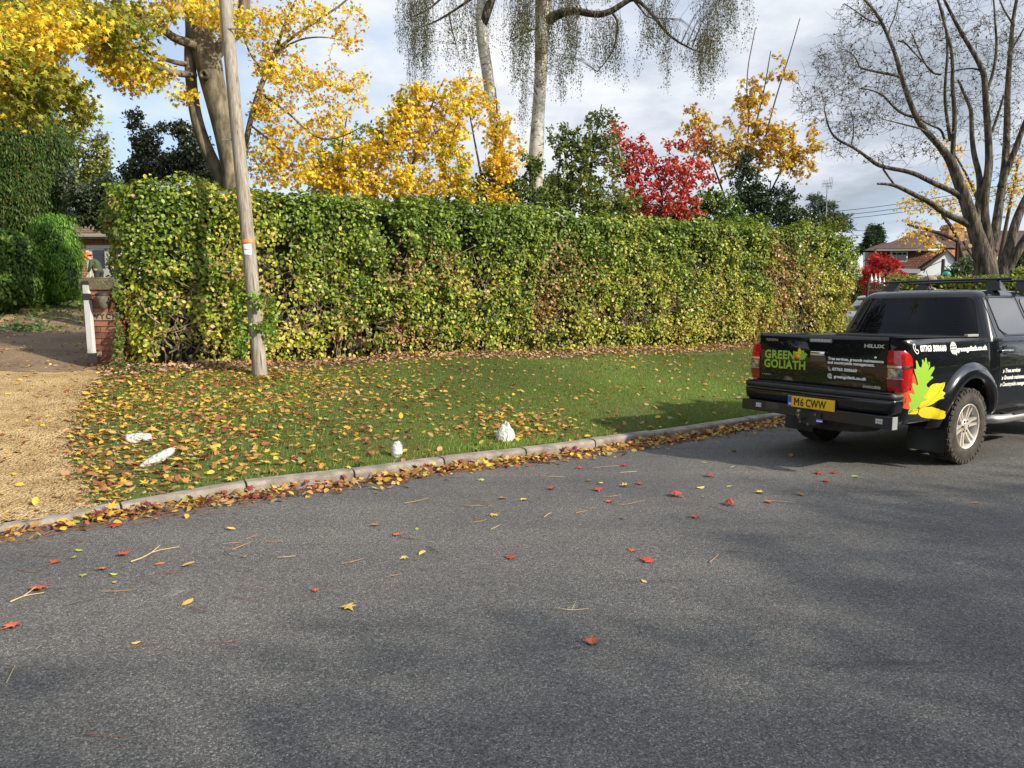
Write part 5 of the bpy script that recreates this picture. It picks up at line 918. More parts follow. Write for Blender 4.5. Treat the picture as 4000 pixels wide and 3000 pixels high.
hd = (-.26, -.05, 1.34)
body = skin('body', [[(0, 0, .95, .14), (-.04, -.01, 1.12, .13), (-.14, -.02, 1.27, .07), (hd[0] + .07, hd[1], 1.32, .055), (hd[0] + .01, hd[1], hd[2], .085), (hd[0] - .03, hd[1], hd[2] + .07, .085)],
      [(-.14, -.02, 1.27, .07), (-.10, -.20, 1.24, .05), (-.12, -.24, 1.02, .038), (-.22, -.20, .84, .028), (-.25, -.19, .78, .026)], [(-.14, -.02, 1.27, .07), (-.10, .18, 1.24, .05), (-.16, .22, 1.04, .038), (-.22, .10, 1.12, .028), (-.235, .02, 1.16, .026)],
      [(0, 0, .95, .14), (.03, -.10, .86, .085), (-.02, -.11, .48, .055), (.05, -.11, .08, .042), (-.12, -.12, .035, .03)], [(0, 0, .95, .14), (.05, .10, .86, .085), (.02, .12, .48, .055), (.12, .12, .08, .042), (-.05, .13, .035, .03)]], SK, pe)
skin('jacket', [[(.02, 0, .80, .175), (.0, 0, .95, .175), (-.04, -.01, 1.10, .165), (-.12, -.02, 1.25, .10), (-.155, -.025, 1.285, .075)], [(-.12, -.02, 1.25, .10), (-.09, -.20, 1.235, .075), (-.115, -.245, 1.03, .058), (-.21, -.205, .86, .045)], [(-.12, -.02, 1.25, .10), (-.09, .18, 1.235, .075), (-.155, .225, 1.05, .058), (-.21, .12, 1.115, .045)]], JK, pe)
skin('trousers', [[(.01, 0, .97, .15), (.03, -.10, .86, .10), (-.02, -.11, .48, .072), (.05, -.11, .13, .06)], [(.01, 0, .97, .15), (.05, .10, .86, .10), (.02, .12, .48, .072), (.12, .12, .13, .06)]], TR, pe)
mb = MB(); Mh = Matrix.Translation((hd[0] - .035, hd[1], hd[2] + .09)) @ Matrix.Rotation(math.radians(-24), 4, 'Y')
mb.lathe([(.155, -.01), (.142, .0), (.138, .04), (.115, .09), (.07, .125), (.0, .14)], 20, Mh); he = mb.obj('helmet', OR, pe, True, local=True)
mb = MB(); mb.lathe([(.0, .03), (.045, .02), (.05, -.01), (.0, -.02)], 12, Mh @ Matrix.Translation((.02, -.15, -.03)) @ Matrix.Rotation(math.radians(90), 4, 'X')); mb.lathe([(.0, .03), (.045, .02), (.05, -.01), (.0, -.02)], 12, Mh @ Matrix.Translation((.02, .15, -.03)) @ Matrix.Rotation(math.radians(-90), 4, 'X')); mb.obj('ear_defender', OR, pe, True, local=True)
mb = MB(); mb.grid(lambda a, b_: tuple(Mh @ Vector((-.17 - .02 * math.cos(a) - b_ * .9, math.sin(a) * .13, .03 + b_ * .45))), np.linspace(-1.2, 1.2, 9), np.linspace(0, .16, 4)); mb.obj('visor', BLACKP, pe, local=True)
mb = MB(); mb.tube([(px_ - .24, py_ - .03, pz + 1.20), (px_ - .25, py_ - .18, pz + .80), (px_ - .29, py_ - .55, pz + .02)], .016, 8); rk = thing('rake', 'rake with a yellow wooden handle held by the person', 'rake', (px_ - .29, py_ - .55, pz)); mb.obj('handle', simple('yellow_wood', (.62, .38, .08), .5), rk)
mb = MB(); mb.box((px_ - .50, py_ - .57, pz + .02), (px_ - .08, py_ - .54, pz + .045)); [mb.box((px_ - .49 + i * .04, py_ - .62, pz - .01), (px_ - .48 + i * .04, py_ - .57, pz + .035)) for i in range(11)]; mb.obj('rake_head', BLACKP, rk)
# ---- white painted stones on the verge
RK = simple('painted_stone', (.56, .57, .55), .8, noise=(17, (.20, .21, .18), .55, .66), bump=(24, 1.0, .04))
for i, (u, v, sx, sy, sz, rot, lb, ns) in enumerate([(1092, 952, .085, .075, .15, .2, 'tall pointed white painted stone on the grass beside the kerb, set among brown leaves', 3), (860, 985, .062, .05, .10, .5, 'smallest rounded white stone on the grass close to the kerb', 5), (298, 952, .14, .09, .05, .1, 'long flat white stone in a tuft of grass at the left side of the verge', 8), (334, 1004, .14, .05, .055, .45, 'narrow sloping white stone half covered by leaves at the left end of the verge', 11)]):
    c0 = T(u, v); bm = bmesh.new(); bmesh.ops.create_icosphere(bm, subdivisions=4, radius=1); V = np.array([vv.co[:] for vv in bm.verts]); Fc = [tuple(x.index for x in f.verts) for f in bm.faces]; bm.free()
    V = V * (1 + .24 * vnoise(V, 1.7, ns) + .07 * vnoise(V, 6, ns + 1) + .025 * vnoise(V, 15, ns + 2))[:, None]
    if i == 0: t_ = np.clip(V[:, 2], -1, 1.2); V[:, :2] *= (1.08 - .42 * np.clip(t_, -.5, 1.2))[:, None]
    V = V * np.array([sx, sy, sz]); cr, sr = math.cos(rot), math.sin(rot); V = np.stack([V[:, 0] * cr - V[:, 1] * sr, V[:, 0] * sr + V[:, 1] * cr + 0, V[:, 2] + (V[:, 0] * (.5 if i == 3 else 0))], 1); V += np.array([c0[0], c0[1], c0[2] + sz * .55])
    tag(mk('painted_stone', V, Fc, RK, None, smooth=(i > 0)), lb, 'stone', 'white painted stones along the verge')
# ---- tiled house beyond
HT = brickmat('roof_tile', (.05, .027, .026), (.10, .042, .036), (.03, .02, .02), .22, .13, .014); HTL = brickmat('hung_tile', (.19, .06, .04), (.10, .038, .03), (.035, .02, .018), .18, .13, .018); HTO = brickmat('orange_tile', (.42, .16, .09), (.34, .12, .07), (.15, .06, .04), .26, .17, .010)
D = 38.0
def HW(u, v, dd=0): return W(u, v, D + dd)
z_g = hz(*HW(1950, 600)[:2])
ho = thing('tiled_house', 'red brown tiled house with a dormer window and a white gable beyond the road', 'house', (HW(1980, 600)[0], HW(1980, 600)[1] + 3, z_g))
def quad(name, pts, mat, parent, th=.0):
    P = np.array(pts); n = len(P)
    if th:
        V = np.vstack([P, P + np.array([0, th, 0])]); return mk(name, V, [tuple(range(n)), tuple(range(2 * n - 1, n - 1, -1))] + [(i, i + n, (i + 1) % n + n, (i + 1) % n) for i in range(n)], mat, parent)
    return mk(name, P, [tuple(range(n))], mat, parent)
# main roof: left wing, centre rise, right slope
quad('roof', [HW(1868, 541, 1), HW(1940, 541, 1), HW(2000, 512, 4), HW(2000, 522, 3.2), HW(1935, 524, 3.2), HW(1905, 526, 3)], HT, ho, .3)
quad('roof', [HW(1893, 537, -.5), HW(1972, 537, -.5), HW(2022, 537, 0), HW(2045, 500, 5), HW(1985, 500, 5), HW(1950, 515, 3)], HT, ho, .3)
quad('roof', [HW(2004, 537, .2), HW(2060, 535, .2), HW(2110, 560, 0), HW(2150, 560, 1), HW(2200, 500, 5), HW(1988, 498, 5)], HT, ho, .3)
quad('wall', [HW(1895, 541, .3), HW(2046, 541, .3), HW(1998, 581, .3), HW(1985, 600, .3), HW(1880, 600, .3), HW(1884, 555, .3)], HTL, ho, .3)
quad('wall', [HW(1868, 545, 2), HW(1892, 545, 2), HW(1880, 600, 2), HW(1868, 600, 2)], WHITE, ho, .2)
quad('wall', [HW(1980, 595, .1), HW(1995, 578, .1), HW(2048, 544, .1), HW(2066, 558, .1), HW(2110, 598, .1), HW(2110, 660, .1), HW(1980, 660, .1)], simple('white_render', (.50, .54, .60), .85), ho, .3)
quad('verge_tiles', [HW(1990, 580, -.1), HW(2047, 540, -.1), HW(2048, 545, -.1), HW(1995, 585, -.1)], simple('dark_verge', (.05, .035, .03), .9), ho, .35)
quad('roof', [HW(2046, 539, .0), HW(2082, 540, .0), HW(2090, 565, 0), HW(2110, 590, 0), HW(2066, 558, -.1)], HTO, ho, .3)
quad('hip_tiles', [HW(2004, 536, .0), HW(2012, 536, .0), HW(2025, 518, 1.5), HW(2016, 505, 3.0)], HTO, ho, .1)
quad('fascia', [HW(1893, 538, -.6), HW(1972, 538, -.6), HW(2008, 537, -.6), HW(2008, 541, -.6), HW(1893, 542, -.6)], simple('fascia', (.10, .10, .10), .5), ho, .25)
quad('soffit', [HW(2005, 538, -.62), HW(2030, 537, -.62), HW(2030, 540, -.62), HW(2005, 541, -.62)], WHITE, ho, .1)
quad('lean_to', [HW(1940, 580, -1), HW(1988, 581, -1), HW(1988, 590, -2), HW(1938, 590, -2)], simple('lead_grey', (.16, .17, .20), .5), ho, .3)
wf = quad('window', [HW(1925, 543, .05), HW(1961, 543, .05), HW(1960, 566, .05), HW(1924, 566, .05)], simple('upvc', (.66, .68, .62), .5), ho, .12)
for (a, b_) in ((1929, 1937), (1939.5, 1949), (1951.5, 1958.5)): quad('pane', [HW(a, 546, .02), HW(b_, 546, .02), HW(b_ - .5, 562.5, .02), HW(a - .5, 562.5, .02)], DARKGLASS, wf, .02)
quad('skylight', [HW(2010, 518, .9), HW(2021, 517, .9), HW(2034, 526, .3), HW(2023, 527, .3)], simple('skylight_glass', (.30, .35, .42), .08, spec=1), ho, .05)
c0 = HW(2056, 520, 3); mb = MB(); mb.box((c0[0] - .45, c0[1] - .4, c0[2] - 2.5), (c0[0] + .45, c0[1] + .4, HW(2056, 486, 3)[2])); mb.box((c0[0] - .5, c0[1] - .45, HW(2056, 486, 3)[2] - .25), (c0[0] + .5, c0[1] + .45, HW(2056, 486, 3)[2] - .1)); mb.obj('chimney', brickmat('chimney_brick', (.42, .17, .08), (.5, .24, .12), (.5, .4, .3), .22, .09), ho)
c0 = HW(2046, 594, -.6); mb = MB(); mb.tube([HW(2036, 595, -.6), HW(2038, 560, -.6)], .09, 8); mb.obj('downpipe', BLACKP, ho); mb = MB(); mb.tube([HW(1995, 590, -.2), HW(2000, 578, -.2), HW(2020, 570, -.3), HW(2037, 563, -.6)], .02, 5); mb.obj('cable', BLACKP, ho)
# right part of the row: white house behind the bare tree
D = 44
h2 = thing('white_house', 'pale rendered house with a brown roof showing between the stems of the bare tree', 'house', tuple(HW(2175, 600)))
quad('wall', [HW(2100, 530, .3), HW(2260, 530, .3), HW(2260, 600, .3), HW(2100, 600, .3)], MATS['white_render'], h2, 4); quad('roof', [HW(2090, 534), HW(2270, 534), HW(2240, 498, 4), HW(2120, 498, 4)], HT, h2, .3)
# green dome light and fence bits before the gable
c0 = W(2045, 593, 24.2); ds = thing('green_parasol', 'small green domed cover beside the dark post in front of the white gable', 'cover', tuple(c0 + np.array([0, 0, -.5])))
mb = MB(); mb.lathe([(.14, -.02), (.13, .04), (.09, .09), (.0, .115)], 16, Matrix.Translation(Vector(c0))); mb.obj('dome', simple('green_plastic', (.02, .38, .26), .35), ds, True); mb = MB(); mb.tube([c0 + np.array([0, 0, -1.2]), c0], .02, 6); mb.obj('stand', BLACKP, ds)
# chimney with television aerial, left, behind the hedge end
D = 30
mz = HW(1787, 397); bz = HW(1785, 520); ae = thing('television_aerial', 'tall aerial mast with a yagi antenna beyond the far end of the hedge', 'aerial', (bz[0], bz[1], hz(bz[0], bz[1])))
mb = MB(); mb.tube([(bz[0], bz[1], hz(bz[0], bz[1])), (mz[0], mz[1], mz[2])], .022, 6); mb.obj('mast', simple('aerial_metal', (.22, .22, .24), .5, .5), ae)
mb = MB(); a_, b__ = HW(1777, 397), HW(1798, 395); mb.tube([a_, b__], .014, 4)
for k in range(7): c = a_ + (b__ - a_) * k / 6; mb.tube([c + np.array([-.02, 0, -.16 - (k > 3) * .1]), c + np.array([.02, 0, .16 + (k > 3) * .1])], .009, 4)
mb.tube([HW(1784, 404), HW(1797, 401)], .012, 4); mb.tube([HW(1785, 399), HW(1797, 404)], .009, 4); mb.obj('antenna', MATS['aerial_metal'], ae)
for i, (a, b_, lb) in enumerate([((1640, 466), (2260, 378), 'uppermost of the three parallel wires in the sky right of the aerial'), ((1660, 473), (2260, 388), 'middle of the three parallel wires in the sky right of the aerial'), ((1680, 480), (2260, 396), 'lowest of the three parallel wires in the sky right of the aerial')]):
    p0, p1 = W(a[0], a[1], 34), W(b_[0], b_[1], 28); P = [p0 + (p1 - p0) * t + np.array([0, 0, -.35 * 4 * t * (1 - t) * (1 if i < 3 else 1)]) for t in np.linspace(0, 1, 14)]
    v, f = tube(P, .012, 4); tag(mk('overhead_wire', v, f, BLACKP), lb, 'wire', 'overhead wires')
p0, p1 = W(1800, 480, 33), W(1882, 500, 40); v, f = tube([p0, (p0 + p1) / 2 - np.array([0, 0, .15]), p1], .014, 4); tag(mk('overhead_wire', v, f, BLACKP), 'short wire slanting down to the small dark conifer', 'wire')
p0, p1 = W(1838, 508, 40), W(1872, 508, 40); v, f = tube([p0, p1 + np.array([.6, 0, 0])], .014, 4); tag(mk('overhead_wire', v, f, BLACKP), 'short level wire low over the end of the hedge', 'wire')
# ---- low hedge at the right, gates, ball pillar
def low_hedge(label, pts, wid, topv, d0_, d1_, dens_):
    a = np.array(pts[0]); b_ = np.array(pts[1]); dirv = (b_ - a)[:2]; L_ = np.linalg.norm(dirv); dirv /= L_; nv = np.array([dirv[1], -dirv[0]]); n = int(L_ * dens_); s = RNG.uniform(0, L_, n); q = RNG.uniform(0, 1, n)
    zt = a[2] + (b_[2] - a[2]) * s / L_ ; x = a[0] + dirv[0] * s; y = a[1] + dirv[1] * s; zb_ = H(x, y); fr = q < .62; dp = np.where(fr, 0, (q - .62) / .38 * wid); z = np.where(fr, zt - (q / .62) * (zt - zb_), zt)
    P = np.stack([x - nv[0] * dp, y - nv[1] * dp, z], 1); P += rdir(n) * RNG.uniform(0, .14, (n, 1)); NN_ = np.where(fr[:, None], np.array([nv[0], nv[1], .3]), np.array([0, 0, 1.])) + rdir(n) * .8
    c = palette(n, [(.14, .22, .03), (.22, .30, .04), (.08, .13, .02), (.28, .12, .05), (.34, .32, .06)], [4, 3, 3, 1.4, 1.2]); hh_ = thing('low_hedge', label, 'hedge', ((a[0] + b_[0]) / 2, (a[1] + b_[1]) / 2, hz((a[0] + b_[0]) / 2, (a[1] + b_[1]) / 2)))
    leaves('foliage', OVAL, P, NN_, rdir(n) + np.array([0, 0, -.3]), RNG.uniform(.07, .12, n), c, LEAF, hh_)
    V = []; 
    for (c_, zz) in ((a, a[2]), (b_, b_[2])):
        g_ = hz(c_[0], c_[1]) - .1
        for dpp, z_ in ((.14, g_), (wid - .1, g_), (wid - .1, zz - .14), (.14, zz - .14)): V.append((c_[0] - nv[0] * dpp, c_[1] - nv[1] * dpp, z_))
    mk('inner_growth', V, [(0, 1, 5, 4), (1, 2, 6, 5), (2, 3, 7, 6), (3, 0, 4, 7), (3, 2, 1, 0), (4, 5, 6, 7)], MATS['hedge_inside'], hh_)
low_hedge('low trimmed green and russet hedge behind the pickup roof, under the bare tree', [W(1925, 606, 20.5), W(2330, 601, 18.6)], 1.0, 0, 0, 0, 3000)
low_hedge('dark garden hedge between the end of the big hedge and the red maple', [W(1800, 596, 29.5), W(1995, 600, 28.0)], 1.2, 0, 0, 0, 1300)
low_hedge('short bright green hedge at the right edge behind the bare tree trunk', [W(2168, 583, 25.5), W(2330, 578, 25.5)], 1.0, 0, 0, 0, 1500)
D = 19.4; c0 = W(2008, 606, D); st = thing('ball_finial_pillar', 'stone ball on a gate pillar poking out of the low hedge above the pickup roof', 'gate pillar', (c0[0], c0[1], hz(c0[0], c0[1])))
STN = simple('old_stone', (.20, .165, .13), .95, noise=(8, (.34, .28, .2), .4, .7), bump=(20, .7, .02)); mb = MB(); rb = 14.5 * D / F; pr = [(rb * math.sin(a), -rb * .8 * math.cos(a)) for a in np.linspace(.25, math.pi, 14)]
mb.lathe([(rb * .9, -rb * 1.45), (rb * .9, -rb * 1.15), (rb * .35, -rb * 1.0)] + pr, 24, Matrix.Translation(Vector(c0))); mb.obj('ball', STN, st, True); mb = MB(); mb.box((c0[0] - .26, c0[1] - .26, hz(c0[0], c0[1]) - .1), (c0[0] + .26, c0[1] + .26, c0[2] - rb * 1.35), .01); mb.obj('pier', STN, st)
D = 19.0; g0 = W(1880, 640, D); ig = thing('iron_gates', 'black wrought iron gates with silver spear tips behind the pickup, beside the red maple', 'gate', (g0[0], g0[1], hz(g0[0], g0[1])))
def gp_(u, v): return W(u, v, D + (u - 1875) * .012)
mb = MB(); zf_ = lambda u: hz(*gp_(u, 640)[:2])
def post(u, vt, r): p = gp_(u, vt); mb.tube([(p[0], p[1], zf_(u)), tuple(p)], r, 6)
post(1875.5, 609, .045)
us = [1882, 1886.5, 1891, 1895.5, 1899.5, 1904, 1909, 1914, 1919, 1924, 1930, 1936]; tops = [606, 605, 605, 606, 608, 610, 613, 617, 621, 626, 630, 632]
for u, v in zip(us, tops): post(u, v, .011)
mb.tube([gp_(1877, 611)] + [gp_(u, v + 3) for u, v in zip(us, tops)], .016, 5); mb.tube([gp_(1877, 628), gp_(1905, 629), gp_(1936, 640)], .014, 5)
for u in (1884, 1894, 1902): mb.tube([gp_(u + 4 * math.cos(a), 622 + 4 * math.sin(a)) for a in np.linspace(0, 5.2, 9)], .009, 4)
mb.obj('bars', BLACKP, ig)
for u, v in zip(us[::1], tops): 
    if (us.index(u) % 2): continue
    p = gp_(u, v); mb = MB(); mb.lathe([(.0, .20), (.022, .08), (.045, .0), (.018, -.02), (.04, -.05), (.0, -.07)], 8, Matrix.Translation(Vector(p))); mb.obj('spear_tip', simple('silver_paint', (.55, .57, .58), .35, .6) if 'silver_paint' not in MATS else MATS['silver_paint'], ig)
# ---- pale cars beyond: only their roofs show
def small_car(label, c, yaw_, col, sc=1.0):
    t_ = thing('parked_car', label, 'car', tuple(c), yaw_, 'pale cars parked beyond the gates'); cm = simple('car_paint_' + label[:6].replace(' ', '_'), col, .3, coat=.6)
    def st_(zs, f, r, w, rr): # stacked rounded outlines
        mb = MB(); n = 28; V = []
        for z, xr, xf, ww in zs:
            for k in range(n):
                a = 2 * math.pi * k / n; cx_ = math.copysign(abs(math.cos(a)) ** .35, math.cos(a)); sy_ = math.copysign(abs(math.sin(a)) ** .35, math.sin(a)); V.append(((xr + xf) / 2 + cx_ * (xf - xr) / 2, sy_ * ww, z))
        Fc = [(i * n + k, i * n + (k + 1) % n, (i + 1) * n + (k + 1) % n, (i + 1) * n + k) for i in range(len(zs) - 1) for k in range(n)] + [tuple((len(zs) - 1) * n + k for k in range(n)), tuple(range(n - 1, -1, -1))]; mb.add(V, Fc); return mb
    st_([(.22, -2.05, 2.0, .82), (.5, -2.1, 2.1, .88), (.75, -2.1, 2.1, .88), (.92, -1.95, 2.0, .85), (.95, -1.8, 1.6, .8)], 0, 0, 0, 0).obj('body', cm, t_, True, True)
    st_([(.94, -1.85, 1.0, .80), (1.36, -1.45, .25, .64)], 0, 0, 0, 0).obj('window_glass', DARKGLASS, t_, True, True); st_([(1.355, -1.5, .28, .66), (1.43, -1.4, .2, .64), (1.47, -1.2, .05, .5)], 0, 0, 0, 0).obj('roof', cm, t_, True, True)
    for x in (-1.3, 1.3):
        for y in (-.8, .8): mb = MB(); mb.lathe([(.0, .1), (.2, .1), (.31, .08), (.31, -.08), (.2, -.1), (.0, -.1)], 20, Matrix.Translation((x, y, .31)) @ Matrix.Rotation(math.radians(90), 4, 'X')); mb.obj('wheel', BLACKP, t_, False, True)
    return t_
c0 = W(2002, 598, 26.0); small_car('silver car, only its grey roof showing above the stone ball', (c0[0], c0[1], c0[2] - 1.47), math.radians(95), (.50, .52, .54))
c0 = W(1876, 645, 22.5); small_car('pale car glimpsed low behind the iron gates at the end of the big hedge', (c0[0] + .7, c0[1] + .8, c0[2] - 1.35), math.radians(80), (.45, .52, .50))
# ---- leaves and twigs lying singly on the road
CV = {'red': (.36, .05, .028), 'rust': (.42, .10, .045), 'orange': (.55, .18, .05), 'brown': (.28, .15, .06), 'yellow': (.60, .42, .10), 'lime': (.36, .40, .08)}
RL = [(120, 1212, 'rust', 13, 'm'), (267, 1196, 'red', 15, 'm'), (83, 1270, 'rust', 20, 'm'), (28, 1350, 'rust', 18, 'm'), (221, 1227, 'orange', 11, 'm'), (250, 1134, 'red', 15, 'm'), (857, 1153, 'rust', 11, 'm'), (811, 1132, 'brown', 11, 'm'), (680, 1272, 'rust', 10, 'm'), (1104, 1202, 'red', 14, 'm'), (1367, 1186, 'rust', 11, 'm'), (1400, 1209, 'red', 16, 'm'), (1278, 1384, 'rust', 18, 'm'), (1192, 1055, 'red', 9, 'm'), (1293, 1057, 'red', 11, 'm'), (1271, 1037, 'brown', 8, 'm'), (1317, 1082, 'red', 9, 'm'), (1382, 1043, 'red', 9, 'm'), (1347, 1004, 'red', 9, 'm'), (1251, 1009, 'red', 9, 'm'), (1460, 1069, 'red', 15, 'm'), (1532, 1027, 'red', 11, 'm'), (1577, 1088, 'red', 14, 'm'), (1504, 1115, 'red', 12, 'm'), (1768, 1021, 'red', 10, 'm'), (1803, 1020, 'red', 9, 'm'), (1783, 1038, 'red', 9, 'm'), (1707, 984, 'orange', 7, 'o'), (1586, 974, 'brown', 8, 'm'), (1345, 1118, 'brown', 5, 'o'), (1521, 1073, 'brown', 5, 'm'), (1085, 1075, 'brown', 7, 'o'), (527, 1200, 'brown', 6, 'm'), (460, 1149, 'brown', 6, 'm'), (347, 1214, 'orange', 9, 'o'), (1660, 1083, 'orange', 7, 'o'), (1730, 1067, 'brown', 8, 'o'),
      (752, 1309, 'yellow', 16, 'm'), (406, 1298, 'yellow', 12, 'o'), (405, 1219, 'yellow', 11, 'o'), (170, 1186, 'lime', 7, 'o'), (159, 1204, 'lime', 7, 'm'), (180, 1240, 'lime', 9, 'm'), (247, 1255, 'yellow', 5, 'o'), (247, 1238, 'lime', 6, 'o'), (500, 1141, 'yellow', 8, 'o'), (873, 1202, 'yellow', 11, 'm'), (912, 1194, 'yellow', 8, 'o'), (1131, 1077, 'yellow', 10, 'm'), (1069, 1111, 'yellow', 9, 'm'), (1351, 1049, 'yellow', 9, 'm'), (1298, 1044, 'yellow', 6, 'm'), (1514, 1052, 'yellow', 8, 'o'), (1643, 1063, 'yellow', 10, 'm'), (1521, 997, 'lime', 6, 'o'), (1040, 1035, 'lime', 9, 'm'), (1575, 1049, 'lime', 6, 'o'), (900, 1140, 'lime', 5, 'o'), (1065, 1111, 'yellow', 9, 'm'), (1846, 1028, 'lime', 7, 'o'), (2105, 1084, 'orange', 6, 'o'), (1392, 1253, 'yellow', 5, 'o'), (292, 1385, 'yellow', 4, 'o')]
ORD = ['first', 'second', 'third', 'fourth', 'fifth', 'sixth', 'seventh', 'eighth', 'ninth', 'tenth', 'eleventh', 'twelfth', 'thirteenth', 'fourteenth', 'fifteenth', 'sixteenth', 'seventeenth', 'eighteenth', 'nineteenth', 'twentieth']
CN = {'red': 'dark red', 'rust': 'rusty red', 'orange': 'orange', 'brown': 'brown', 'yellow': 'yellow', 'lime': 'greenish yellow'}
LM = {k: simple('leaf_' + k, c, .6, noise=(30, tuple(x * .55 for x in c), .4, .75)) for k, c in CV.items()}
for i, (u, v, col, w, sh) in enumerate(RL):
    same = sorted([r for r in RL if r[2] == col and r[4] == sh], key=lambda r: r[0]); k = same.index((u, v, col, w, sh)); c0 = G(u, v, .012); s_ = w * 2.7 * (c0[1] * cp + CAMH * sp_) / F; s_ = min(max(s_, .045), .19)
    TV, TF = MAPLE if sh == 'm' else OVAL; a = random.uniform(0, 6.28); fl = random.uniform(-.45, .45); TV = TV - np.array([0, .45, 0]); z = TV[:, 2] * random.uniform(-1.8, 1.6) + fl * TV[:, 0] ** 2 * 2 + TV[:, 1] * random.uniform(-.15, .25); z = np.abs(TV[:, 0]) * random.uniform(-.1, .3) + z; z -= z.min()
    V = np.stack([c0[0] + s_ * (TV[:, 0] * math.cos(a) - TV[:, 1] * math.sin(a)), c0[1] + s_ * (TV[:, 0] * math.sin(a) + TV[:, 1] * math.cos(a)), .004 + s_ * z], 1)
    lb = '%s %s leaf on the road, %s of its kind' % (CN[col], 'maple' if sh == 'm' else 'oval', 'the only one' if len(same) == 1 else ('leftmost' if k == 0 else 'rightmost' if k == len(same) - 1 else ORD[k] + ' from the left'))
    o = mk('fallen_leaf', V, TF, LM[col]); tag(o, lb, 'leaf', 'single leaves lying on the road')
TWS = [((283, 1213), (333, 1190), (387, 1181), .010, 'pale'), ((22, 1300), (55, 1286), (95, 1280), .010, 'pale'), ((480, 1175), (520, 1171), None, .006, 'tan'), ((502, 1187), (540, 1172), None, .008, 'tan'), ((485, 1191), (505, 1203), None, .005, 'dark'), ((600, 1204), (639, 1201), None, .006, 'pale'), ((740, 1217), (785, 1206), None, .007, 'tan'), ((345, 1238), (400, 1235), None, .005, 'red brown'), ((220, 1277), (285, 1274), None, .007, 'tan'), ((512, 1270), (570, 1271), None, .005, 'red brown'), ((502, 1289), (560, 1296), None, .005, 'red brown'), ((410, 1311), (455, 1323), None, .006, 'red brown'), ((327, 1255), (352, 1264), None, .004, 'dark'), ((835, 1246), (867, 1239), None, .005, 'tan'), ((37, 1230), (82, 1234), None, .005, 'red brown'), ((72, 1199), (125, 1200), None, .005, 'red brown'), ((575, 1169), (610, 1169), None, .005, 'tan'), ((532, 1164), (557, 1152), None, .005, 'tan'), ((925, 1181), (947, 1195), None, .004, 'dark'), ((1060, 1143), (1082, 1133), None, .005, 'pale'), ((870, 1161), (900, 1164), None, .005, 'red brown'),
       ((1340, 1020.5), (1376, 1018), None, .006, 'pale'), ((995, 1091), (1042, 1092), None, .006, 'tan'), ((1055, 1092), (1076, 1092), None, .004, 'tan'), ((1023, 1128), (1050, 1122), None, .006, 'tan'), ((1175, 1117), (1191, 1107), None, .006, 'pale'), ((1244, 1108), (1269, 1103), None, .007, 'tan'), ((1254, 1095), (1290, 1097), None, .005, 'tan'), ((1305, 1073), (1340, 1069), None, .006, 'tan'), ((1322, 1086), (1356, 1089), None, .005, 'tan'), ((1356, 1089), (1395, 1079), None, .005, 'tan'), ((1533, 1214), (1552, 1198), None, .007, 'tan'), ((1565, 1190), (1616, 1193), None, .005, 'dark'), ((1207, 1171), (1242, 1172), None, .004, 'dark'), ((923, 1180), (953, 1195), None, .004, 'dark'), ((1650, 1080), (1718, 1085), None, .005, 'pale'), ((1530, 1093), (1580, 1108), None, .004, 'dark'), ((1571, 1010), (1588, 1006), None, .005, 'pale'), ((1611, 1008), (1641, 1016), None, .004, 'dark'), ((863, 1159), (900, 1164), None, .004, 'dark'), ((874, 1087), (925, 1076), None, .007, 'tan'), ((1020, 1079), (1052, 1083), None, .006, 'tan'), ((1280, 1011), (1340, 1005), None, .005, 'tan'), ((1168, 1028), (1220, 1030), None, .005, 'pale'), ((1197, 1313), (1240, 1318), (1272, 1314), .006, 'pale'), ((187, 1585), (277, 1592), None, .005, 'red brown'), ((275, 1400), (358, 1388), None, .006, 'red brown'), ((448, 1390), (520, 1383), None, .004, 'red brown'), ((14, 1475), (33, 1437), None, .005, 'pale'), ((148, 1306), (230, 1286), None, .004, 'dark')]
TC = {'pale': (.48, .36, .18), 'tan': (.36, .19, .09), 'red brown': (.20, .07, .04), 'dark': (.05, .04, .03)}; TM = {k: simple('twig_' + k.replace(' ', '_'), c, .7) for k, c in TC.items()}
for i, (a, b_, c, r, col) in enumerate(TWS):
    pts = [G(*a, .008), G((a[0] + b_[0]) / 2 + random.gauss(0, 1.5), (a[1] + b_[1]) / 2 + random.gauss(0, 1.2), .008 + random.uniform(0, .012)), G(*b_, .008)] + ([G(*c, .008)] if c else []); dpt = np.linalg.norm(pts[0][:2]); rr = r * .55 * min(1, .35 + dpt / 9); P = _chaikin(np.array(pts), 1)
    v, f = tube(P, np.linspace(rr, rr * .5, len(P)), 5); same = sorted([q for q in TWS if q[4] == col], key=lambda q: q[0][0] + q[1][0]); k = same.index((a, b_, c, r, col))
    if c: q_ = tube([P[len(P) // 2], P[len(P) // 2] + np.array([.03, .06, .03])], [rr * .7, rr * .3], 4); f = list(f) + [tuple(i_ + len(v) for i_ in ff) for ff in q_[1]]; v = np.vstack([v, q_[0]])
    lb = '%s twig on the road, %s of its colour' % (col, 'leftmost' if k == 0 else 'rightmost' if k == len(same) - 1 else (ORD[k] + ' from the left' if k < 12 else ORD[len(same) - 1 - k] + ' from the right'))
    tag(mk('twig', v, f, TM[col]), lb, 'twig', 'twigs lying on the road')
